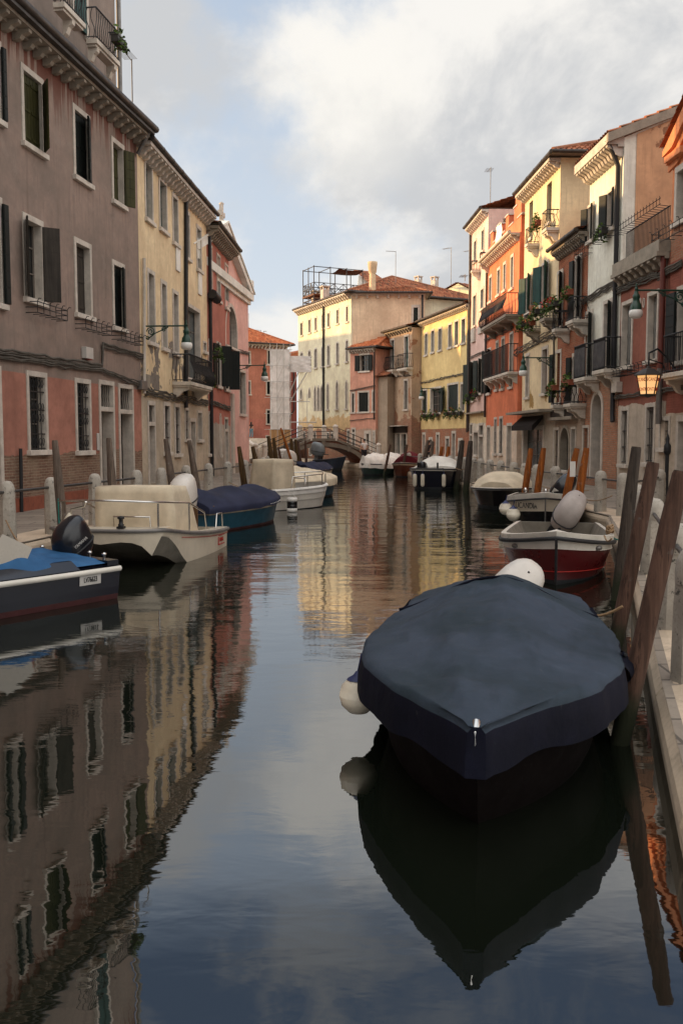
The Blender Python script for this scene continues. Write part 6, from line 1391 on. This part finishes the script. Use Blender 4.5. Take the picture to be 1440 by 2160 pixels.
# 7 white tarpaulin
b7 = Boat('tarpaulined_boat', 'dark green boat draped in a crumpled white tarpaulin, before the right foot of the bridge', (2.95, 49.2), (1.05, 46.6), 1.7)
b7.hull(['hull_blue', 'hull_dgreen', 'boot_dk'], .55, .62, tw=.8, rake=.3, full=.5, p=2.2)
b7.cover('c_white', -.03, .97, lambda t: .42+.10*math.sin(t*13)-.2*max(0, t-.8), drop=.24, over=.05, wr=.07, pw=2.6, seed=12, nt=46, ns=18)
# 8 blue boat under the bridge
b8 = Boat('blue_boat', 'empty dark blue boat with a grey outboard, moored just left of the bridge arch', (-1.5, 54.9), (.3, 54.2), 1.5)
b8.hull(['hull_blue', 'hull_blue', 'boot_dk'], .62, .85, tw=.85, rake=.4, full=.5, p=2.2); b8.motor(.05, 0, .85, 1.5, 'motor_gr', 10)
# ------------------------------------------------------------------ left bank boats
# 9 speedboat with blue tarpaulin
b9 = Boat('speedboat', 'dark navy speedboat with a blue tarpaulin and black outboard, nearest on the left', (-3.27, 11.08), (-6.1, 7.3), 1.64)
b9.hull(['hull_navy', 'hull_navy', 'hull_boot', 'boot_dk'], .40, .46, tw=.98, rake=.4, full=.5, p=2.4, levels=[(1, 1, 0), (.9, 1, 0), (.6, .97, 1), (.46, .95, 1), (.36, .93, 2), (.30, .90, 2), (0, .6, 3)], rail='hull_white', railr=.034)
dk = MB()
dk.grid([[(b9.L*t, y*(b9.hb(t)-.01), b9.zs(t)+.012+.05*(1-y*y)) for y in (-1, -.75, -.5, .5, .75, 1)] for t in (.0, .02, .1, .13)], 0, False); dk.box(.0, .16, -.78, .78, .41, .47)
for sg in (1, -1): dk.grid([[(b9.L*t, sg*(b9.hb(t)-.0), b9.zs(t)+.01), (b9.L*t, sg*(b9.hb(t)-.16), b9.zs(t)+.10), (b9.L*t, sg*(b9.hb(t)-.22), b9.zs(t)+.10)] for t in [.12+.05*k for k in range(15)]], 0, False)
dk.grid([[(b9.L*t, y*(b9.hb(t)-.18), b9.zs(t)+.10+.1*(1-y*y)) for y in (-1, -.5, 0, .5, 1)] for t in (.36, .5, .6, .7, .82)], 0, True)
dk.build('deck', M['hull_navy'], b9.e)
sr = MB()
sr.grid([[(1.55+.32*(1-abs(q))-.25*k+.1, q*.60, .52+.36*k-.05*k*abs(q)) for q in (-1, -.8, -.4, 0, .4, .8, 1)] for k in (0, .5, 1)]); sr.grid([[(1.55+.1-.25*k-.5*j*(1-.3*k), .60+.02*j, .52+.36*k*(1-.5*j)) for j in (0, .5, 1)] for k in (0, 1)])
sr.grid([[(1.55+.1-.25*k-.5*j*(1-.3*k), -.60-.02*j, .52+.36*k*(1-.5*j)) for j in (0, .5, 1)] for k in (0, 1)]); sr.build('windscreen', M['screen'], b9.e, fix=False)
tp = MB(); rows = []
for i in range(33):
    a = i/32; s_ = 1.62-1.42*a; row = []
    hz = .40*(1-a)**1.6+.045+.03*math.sin(a*7)
    for j in range(25):
        q = -1+2*j/24; yw = .62+.13*min(1, a*3); y = q*yw
        z = .47+hz*(1-abs(q)**(2.0+2*(1-a)))-.03*abs(q)**4
        f = mnoise.noise(Vector((s_*2.6, y*1.2+s_*2.2, 2)))*.075+mnoise.noise(Vector((s_*6, y*5, 5)))*.03
        row.append((s_+.02*math.sin(q*5)-.05*abs(q)*(a > .9), y, z+f*(1-abs(q)**3)*min(1, a*4+.2)))
    rows.append(row)
tp.grid(rows); tp.build('tarpaulin', M['c_blue'], b9.e, fix=False)
b9.motor(-.02, .0, .42, .92, 'motor_bl', 30, None, 'YAMAHA', 'ltgrey', yaw=6, tsz=.062, side=1)
for y in (.35, .62, -.6): MB().lathe([(.018, .47), (.018, .51), (.03, .52), (.03, .54), (.005, .55)], (.08, y, 0), 10).build('cleat', M['chrome'], b9.e)
pl = MB(); x0, x1 = .28, .58; yb = b9.hb(.08)*.985+.016; pl.add([(x0, yb, .345), (x1, yb+.004, .345), (x1, yb-.006, .225), (x0, yb-.010, .225)], [(0, 1, 2, 3)]); po_ = pl.build('registration_plate', M['ltgrey'], b9.e)
text('lettering', 'LV76623', .085, M['hull_black'], po_, Matrix.Translation((.43, yb+.002, .285)) @ Matrix.Rotation(R(180), 4, 'Z') @ Matrix.Rotation(R(90), 4, 'X') , xs=.62)
# 10 cream open boat
b10 = Boat('cream_motorboat', 'cream blunt-bowed motorboat with canvas console cover and steel rails, behind the navy speedboat', (-2.93, 16.1), (-3.46, 12.85), 1.98)
def build_b10():
    b = b10; L = b.L; B = b.B; n = 26
    def hb(t): return B/2*(.93+.07*math.sin(math.pi*min(1, t*1.3)))*(1-.06*max(0, t-.8)/.2)
    def zs(t): return .33+.27*t**1.6
    b.hb, b.zs = hb, zs
    def sm_(a, c, t): q = min(1, max(0, (t-a)/(c-a))); return q*q*(3-2*q)
    mb = MB(); rows = []
    prof = [(1, None), (1.0, 'c'), (.84, .22), (.70, .36), (.55, .41), (.36, .42), (.16, .40), (0, .38)]
    for i in range(n+1):
        t = i/n; g = sm_(.50, 1, t); h = hb(t); row = []
        ch = -.10+(.50+.10)*sm_(.58, 1., t)
        half = [(h, zs(t)), (h*.985, zs(t)-.10)]
        for y, z1 in prof[1:]:
            zz = ch if z1 == 'c' else -.16+(z1+.16)*g
            half.append((h*y*(.97 if z1 == 'c' else 1), min(zz, zs(t)-.11)))
        xs = L*t
        row = [(xs-.10*(1-q[0]/h if h else 0)*0, q[0], q[1]) for q in half]+[(xs, -q[0], q[1]) for q in half[::-1][1:]]
        # rounded bow corners
        row = [(x-.25*g*(abs(y)/h)**4 - .0, y, z) for x, y, z in row]; rows.append(row)
    nc = len(rows[0]); cols = [[r[j] for r in rows] for j in range(nc)]
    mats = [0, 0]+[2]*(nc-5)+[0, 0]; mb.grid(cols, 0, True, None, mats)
    k = nc; fr = rows[-1]; half = (nc-1)//2
    top = [(fr[0][0]+(.25*(1-abs(1-2*j/(nc-1))**4)), fr[0][1]*(1-2*j/(nc-1)), zs(1)) for j in range(nc)]
    mb.grid([top, [(p[0]-.0, p[1], p[2]) for p in fr]], 0, True)
    tr = rows[0]; mb.add(tr, [tuple(range(nc))], 0)
    dk = [[(r[0][0], r[0][1]*q, r[0][2]+.01-(.18 if abs(q) < .8 and i < 20 else 0)) for q in (-1, -.81, -.8, 0, .8, .81, 1)] for i, r in enumerate(rows)]; mb.grid(dk, 1, False)
    mb.grid([top, [(p[0]-.3, p[1], p[2]+.01) for p in top]], 1, False)
    mb.build('hull', [M['hull_cream'], M['hull_cream'], M['underside_shade']], b.e)
    pts = [(r[0][0], r[0][1]+.01, r[0][2]-.02) for r in rows]; pts2 = [(x, -y, z) for x, y, z in pts]; mid = [(top[j][0]+.01, top[j][1], zs(1)-.02) for j in range(1, nc-1)]
    MB().tube(pts+mid+pts2[::-1], .03, 6).build('rub_rail', M['zinc'], b.e)
    st = MB()
    for sg in (1, -1): st.tube([(L*t, sg*(hb(t)*.995+.004), zs(t)-.085) for t in [k/20*.74 for k in range(21)]], .006, 4)
    st.build('stripe', M['red'], b.e)
    # which side faces the camera: local +y is towards the canal
    t = .16; lg = MB(); x, y, z = L*t, hb(t)*.985+.012, .17
    for a, c in (((-.17, .08), (.13, .08)), ((-.17, -.075), (.17, -.075)), ((.17, -.075), (.17, .06))): lg.tube([(x+a[0], y, z+a[1]), (x+c[0], y, z+c[1])], .011, 4)
    lo = lg.build('emblem', M['red'], b.e); text('lettering', 'MIRAGE', .10, M['red'], lo, Matrix.Translation((x-.02, y, z)) @ Matrix.Rotation(R(180), 4, 'Z') @ Matrix.Rotation(R(90), 4, 'X'), xs=.62)
    drape(b, 'c_cream', .80, 2.05, .66, .22, 1.14, .03, .58, seed=3, wr=.055, side=.03)
    # bow rail
    zr = .40; P = []
    for sg in (1, -1): P.append([(1.15, sg*(hb(.4)-.09), zs(.4)+.02), (1.25, sg*(hb(.4)-.09), zs(.4)+.30), (1.95, sg*(hb(.6)-.09), zs(.6)+zr+.05), (L*.82, sg*(hb(.8)-.09), zs(.9)+zr), (L*.98, sg*(hb(.9)-.25), zs(1)+zr), (L+.06, sg*.22, zs(1)+zr+.02), (L+.06, 0, zs(1)+zr+.02)])
    for sg in (1, -1):
        for x, y in ((1.95, hb(.6)-.09), (L*.9, hb(.9)-.14)): P.append([(x, sg*y, zs(x/L)), (x, sg*y, zs(x/L)+zr+(.05 if x < 2 else 0))])
    P.append([(L*.9, -hb(.9)+.3, zs(.95)), (L*.9, -hb(.9)+.3, zs(.95)+.28), (L*.95, -.3, zs(.95)+.34), (L*1.0, -.2, zs(1)+zr)])
    for sg in (1, -1): P.append([(.05, sg*(hb(0)-.08), zs(0)+.02), (.08, sg*(hb(0)-.08), zs(0)+.26), (.55, sg*(hb(.2)-.08), zs(.2)+.26), (.62, sg*(hb(.2)-.08), zs(.2)+.02)])
    P.append([(2.1, .3, .5), (2.12, .3, .68), (2.12, -.3, .68), (2.1, -.3, .5)])
    b.tubing('rail', P, .015)
    b.motor(.30, .22, .62, 1.15, 'motor_wh', 14, None, 'SUZUKI'[:0] or None, 'navy' if 0 else 'hull_navy')
    nl = MB(); nl.box(-.05, .05, -.05, .05, 0, .03); nl.lathe([(.04, .03), (.045, .06), (.03, .07), (.03, .13), (.05, .14), (.05, .17), (.01, .18)], (0, 0, 0), 10); o = nl.build('bow_light', M['iron'], b.e); o.location = (L*.97, .28, zs(1)+.01)
    jf = MB(); jf.lathe([(.01, 0), (.09, .03), (.10, .10), (.06, .18), (.03, .22), (.01, .24)], (0, 0, 0), 12); o = jf.build('fender', M['fender'], b.e); o.location = (L*.9, -.62, zs(.9)+.01)
    wd = MB(); wd.box(.38, .42, .25, .5, .2, .72); wd.build('plank', M['wood_br'], b.e)
build_b10()
# 11 navy-covered teal boat
b11 = Boat('teal_boat', 'teal wooden boat under a humped navy canvas cover, left bank', (-3.14, 18.1), (-1.62, 21.8), 1.55)
b11.hull(['gun_beige', 'hull_teal', 'hull_boot'], .50, .58, tw=.72, rake=.3, full=.5, p=2.0, levels=[(1, 1, 0), (.82, .99, 0), (.81, .96, 1), (.36, .84, 1), (.28, .8, 2), (0, .5, 2)], rail='gun_beige', railr=.02)
def r11(t):
    hoops = ((.10, .34), (.42, .33), (.70, .29), (1.0, .02)); 
    if t <= .10: return .34*max(0, (t+.05)/.15)**.5
    for (a, x), (b, y) in zip(hoops, hoops[1:]):
        if a <= t <= b: q = (t-a)/(b-a); return x+(y-x)*q-.075*math.sin(q*math.pi)*(1 if b < 1 else .3)
    return .02
cv = b11.cover('c_navy', -.02, 1.0, r11, drop=.10, over=.03, nose=.03, wr=.012, pw=1.9, seed=7, nt=50, ns=18)
sp = MB()
for k in range(15):
    t = .55+.45*k/15
    for sg in (-1, 1): sp.lathe([(.001, -.012), (.014, -.008), (.014, .008), (.001, .012)], (b11.L*t, sg*(b11.hb(t)+.05), b11.zs(t)-.06), 6)
sp.build('snap', M['chrome'], cv)
# 12 white boat with hooded console
b12 = Boat('white_boat', 'white boat with a square cream canvas hood and steel bow rail, left bank', (-2.50, 23.7), (-.52, 26.0), 1.7)
b12.hull(['white', 'hull_white', 'boot_dk'], .56, .66, tw=.9, rake=.3, full=.55, p=2.6, levels=[(1, 1, 0), (.80, .99, 0), (.79, .96, 1), (.6, .93, 1), (.59, .9, 1), (.3, .82, 1), (.24, .78, 2), (0, .5, 2)], rail='white', railr=.02)
drape(b12, 'c_cream', .55, 1.40, .46, .45, 1.34, .06, .08, seed=5, wr=.02, side=.04)
P = []
for sg in (1, -1): P.append([(.9, sg*(b12.hb(.3)-.06), .6), (.95, sg*(b12.hb(.3)-.06), .88), (b12.L*.75, sg*(b12.hb(.75)-.08), .92), (b12.L*.95, sg*.1, .95), (b12.L*.95, 0, .95)])
for t in (.5, .72, .88):
    for sg in (1, -1): P.append([(b12.L*t, sg*(b12.hb(t)-.07), b12.zs(t)), (b12.L*t, sg*(b12.hb(t)-.07), .91)])
b12.tubing('rail', P, .016); b12.tubing('seat_rail', [[(1.9, -.35, .55), (1.9, -.35, .8), (1.9, .1, .8), (1.9, .1, .55)]], .015)
p = b12.loc(616, 1072, Y=23.35); f = MB()
for i, c in enumerate((1, 0, 1, 0)): f.lathe([(.13, -.17+.09*i), (.135, -.168+.09*i), (.135, -.085+.09*i), (.13, -.083+.09*i)], (p.x, p.y, .18), 14, 1 if i in (1, 2) else 0)
f.tube([(p.x-.09, p.y, .37), (p.x-.1, p.y+.03, .62)], .008, 4); f.tube([(p.x+.09, p.y, .37), (p.x+.1, p.y+.03, .62)], .008, 4); f.build('fender', [M['white'], M['hull_black']], b12.e)
t = .90; text('lettering', 'VE 3071', .13, M['rubber'], b12.e, Matrix.Translation((b12.L*t, -b12.hb(t)*.95-.01, .42)) @ Matrix.Rotation(R(26), 4, 'Z') @ Matrix.Rotation(R(90), 4, 'X'), xs=.7) if 0 else None
b13 = Boat('beige_covered_boat', 'boat under a pale beige canvas cover, right behind the white boat on the left bank', (-2.3, 27.6), (-.35, 31.2), 1.75)
b13.hull(['gun_beige', 'hull_teal', 'boot_dk'], .55, .62, tw=.85, rake=.3, full=.55, p=2.2)
b13.cover('c_cream', .02, 1.0, lambda t: .20+.24*math.exp(-((t-.35)/.28)**2)-.18*max(0, t-.7)/.3, drop=.20, over=.05, wr=.03, pw=1.7, seed=8)
b14 = Boat('small_tarped_boat', 'small boat with a navy tarpaulin and grey outboard, beyond the beige-covered boat', (-2.3, 37.2), (-.55, 40.2), 1.6)
b14.hull(['gun_beige', 'hull_brown', 'boot_dk'], .55, .66, tw=.85, rake=.3, full=.55, p=2.2); b14.cover('c_navy', .25, .92, lambda t: .30-.25*abs(t-.4), drop=.06, over=.0, wr=.05, pw=2, seed=5); b14.motor(.3, 0, .75, 1.2, 'motor_wh', 10, leg=False)

# slack mooring lines from the boats to the poles and quay
def line(b, a, p, sag=.12, r=.011, mat='rope'):
    inv = b.e.matrix_basis.inverted(); q = inv @ Vector(p); a = Vector(a)
    MB().tube([a.lerp(q, t)+Vector((0, 0, -sag*math.sin(math.pi*t))) for t in [k/10 for k in range(11)]], r, 5).build('mooring_line', M[mat], b.e)
line(b1, (1.6, .80, .5), (1.78, 5.55, .55), .06, .012, 'rubber'); line(b1, (.3, .6, .45), (2.35, 7.45, .5), .08, .012)
line(b2, (b2.L*.8, .62, .6), (3.1, 10.3, .75), .05); line(b3, (b3.L*.7, .8, .6), (5.2, 17.3, .8), .06); line(b4, (.4, .7, .55), (6.2, 22.6, .6), .1); line(b5, (b5.L*.9, .9, .8), (4.6, 32.6, .9), .1)
line(b9, (.1, -.7, .5), (-4.93, 13.2, .7), .15); line(b10, (b10.L*.95, -.7, .65), (-4.25, 13.5, 1.0), .1, .010, 'rope_teal'); line(b10, (.1, -.7, .4), (-3.9, 17.9, .7), .1); line(b11, (.1, -.6, .55), (-3.75, 19.8, .7), .12); line(b12, (.2, -.7, .6), (-3.1, 24.8, .7), .12)
# ------------------------------------------------------------------ hotel lantern
def lantern():
    p = at(1366, 808, 23.3); q = Ge.px(1424, 780); R0 = .33
    e = empty('hotel_lantern', p, Ge.rz+R(28), 'lit six-sided iron lantern lettered LOCANDA MONTIN, hanging from a curved bracket on the right', 'lantern')
    s = 61/1900*23.3/2   # half width
    def ring(r, z, n=6, off=0): return [(r*math.cos(R(60*i+off)), r*math.sin(R(60*i+off)), z) for i in range(n)]
    top, bot = ring(s*.80, .20), ring(s*.52, -.30)
    gl = MB(); 
    for i in range(6): j = (i+1) % 6; gl.add([bot[i], bot[j], top[j], top[i]], [(0, 1, 2, 3)], 0)
    m = Mat('lit_lantern_glass'); m.b.inputs['Emission Color'].default_value = (1, .50, .16, 1); m.b.inputs['Emission Strength'].default_value = .5
    gl.build('lamp_glass', m.done((.75, .62, .42), .5), e, fix=False)
    fr = MB()
    for i in range(6): fr.tube([bot[i], top[i]], .017, 5); fr.tube([bot[i], bot[(i+1) % 6]], .02, 5); fr.tube([top[i], top[(i+1) % 6]], .016, 5)
    fr.lathe([(s*.5, -.31), (.1, -.34), (.02, -.37)], (0, 0, 0), 6); fr.build('lantern_frame', M['iron'], e)
    ro = MB(); ro.lathe([(s*1.02, .19), (s*1.0, .215), (s*.4, .36), (.06, .385), (.05, .42), (.02, .44)], (0, 0, 0), 6, smooth=False); ro.build('lantern_roof', M['zinc_dk'], e)
    for i in range(6):      # lettering on every pane, upright on the sloping glass
        a = R(60*i+30); mid_t = Vector(((top[i][0]+top[(i+1) % 6][0])/2, (top[i][1]+top[(i+1) % 6][1])/2, .20)); mid_b = Vector(((bot[i][0]+bot[(i+1) % 6][0])/2, (bot[i][1]+bot[(i+1) % 6][1])/2, -.30))
        up = (mid_t-mid_b).normalized(); nx = Vector((-math.sin(a), math.cos(a), 0)); nz = nx.cross(up).normalized()
        for body, k in (('LOCANDA', .76), ('MONTIN', .27)):
            c = mid_b.lerp(mid_t, k)+nz*.006; Mx = Matrix((nx, up, nz)).transposed().to_4x4(); Mx.translation = c
            text('lettering', body, .125, M['red'], e, Mx, .002, .62 if body == 'LOCANDA' else .58)
    # bracket back to the wall, in the lantern's frame
    inv = (Matrix.Translation(p) @ Matrix.Rotation(Ge.rz+R(28), 4, 'Z')).inverted(); W = inv @ Ge.world(q[0], 0, q[1]); T = Vector((0, 0, .62)); br = MB()
    br.tube([W, W.lerp(T, .35)+Vector((0, 0, .22)), W.lerp(T, .7)+Vector((0, 0, .34)), T+Vector((0, 0, .14)), T, Vector((0, 0, .43))], .025, 6)
    W2 = inv @ Ge.world(q[0], 0, q[1]-.42); br.tube([W2, W2.lerp(T, .4)+Vector((0, 0, .12)), W.lerp(T, .5)+Vector((0, 0, .02)), T*.98], .018, 5); br.build('bracket', M['iron'], e)
lantern()
# ------------------------------------------------------------------ people
def skinbody(name, joints, edges, radii, mat, parent):
    me = bpy.data.meshes.new(name); me.from_pydata(joints, edges, []); me.materials.append(mat); o = bpy.data.objects.new(name, me); COL.objects.link(o); o.parent = parent
    o.modifiers.new('skin', 'SKIN'); 
    for i, r in enumerate(radii): me.skin_vertices[0].data[i].radius = (r, r) if not isinstance(r, tuple) else r
    me.skin_vertices[0].data[0].use_root = True
    s = o.modifiers.new('sub', 'SUBSURF'); s.levels = s.render_levels = 2; return o
def person(loc, rz, H, label, top, bottom, hair, hairlen=.25, bare=False):
    e = empty('person', loc, rz, label, 'person'); k = H/1.7
    J = [(0, 0, .95), (0, 0, 1.15), (0, 0, 1.36), (0, .0, 1.46), (0, -.01, 1.52), (0, -.02, 1.60), (0, -.01, 1.68),
         (-.10, 0, .90), (-.11, -.03, .50), (-.11, .02, .08), (-.11, -.12, .03), (.10, 0, .90), (.12, .03, .50), (.13, .10, .08), (.13, -.04, .03),
         (-.18, 0, 1.38), (-.24, .02, 1.12), (-.22, -.10, .92), (-.21, -.15, .84), (.18, 0, 1.38), (.25, .02, 1.12), (.24, -.10, .92), (.23, -.15, .84)]
    E = [(0, 1), (1, 2), (2, 3), (3, 4), (4, 5), (5, 6), (0, 7), (7, 8), (8, 9), (9, 10), (0, 11), (11, 12), (12, 13), (13, 14), (2, 15), (15, 16), (16, 17), (17, 18), (2, 19), (19, 20), (20, 21), (21, 22)]
    Rr = [(.13, .10), (.115, .09), (.13, .10), .05, .05, .09, .06, .085, .06, .045, .035, .085, .06, .045, .035, .05, .04, .032, .035, .05, .04, .032, .035]
    sc_ = lambda J: [tuple(c*k for c in j) for j in J]; sr = lambda r: [tuple(q*k for q in x) if isinstance(x, tuple) else x*k for x in r]
    b = skinbody('body', sc_(J), E, sr(Rr), paint('skin', lin(190, 140, 114), .6, .1), e)
    T = [J[1], J[2], (0, 0, 1.42), J[15], tuple((Vector(J[15])+Vector(J[16]))/2), J[19], tuple((Vector(J[19])+Vector(J[20]))/2), (0, 0, .98)]
    skinbody('shirt', sc_(T), [(0, 1), (1, 2), (1, 3), (3, 4), (1, 5), (5, 6), (0, 7)], sr([(.13, .11), (.145, .115), (.07, .07), .065, .058, .065, .058, (.145, .115)]), top, e)
    Q = [J[0], J[7], J[8], J[9], J[11], J[12], J[13]]
    skinbody('trousers', sc_(Q), [(0, 1), (1, 2), (2, 3), (0, 4), (4, 5), (5, 6)], sr([(.15, .12), .10, .078, .06, .10, .078, .06]), bottom, e)
    h = [(0, .0, 1.70), (0, .05, 1.62), (0, .07, 1.62-hairlen*.6), (0, .06, 1.62-hairlen)]
    skinbody('hair', sc_(h), [(0, 1), (1, 2), (2, 3)], sr([.08, .10, .09 if hairlen > .2 else .05, .04]), hair, e)
    f = MB()
    for sx in (-1, 1): f.lathe([(.001, -.012), (.012, 0), (.001, .012)], (sx*.03*k, -.105*k, 1.60*k), 8)
    f.lathe([(.014, -.02), (.01, .0), (.004, .03)], (0, -.11*k, 1.575*k), 8); f.build('face', M['wood_br'], e)
    return e
hairm = paint('dark_hair', lin(30, 22, 20), .6, .1)
pw = at(530.5, 925, 79.0); person((pw.x, pw.y, 1.93), R(150), 1.42, 'woman with long dark hair and light blue trousers atop the far left steps', cloth('dark_top', lin(70, 48, 44)), cloth('pale_blue_trousers', lin(104, 140, 154)), hairm, .42)
pm = plan(768, 56); person((pm[0], pm[1], QZ), R(200), 1.58, 'man in a white shirt standing on the right quay beside the blue-grey poles', cloth('white_shirt', lin(222, 214, 210)), cloth('dark_trousers', lin(48, 46, 50)), hairm, .08)
pm = plan(904, 50.5); person((pm[0], pm[1], QZ), R(160), 1.5, 'person in dark clothes half hidden behind the blue-grey poles', cloth('charcoal_shirt', lin(50, 46, 46)), cloth('charcoal_trousers', lin(40, 38, 40)), hairm, .08)
for o_ in bpy.data.objects:
    if o_.get('label') and not 4 <= len(o_['label'].split()) <= 16: print('LABEL', len(o_['label'].split()), o_.name, o_['label'])
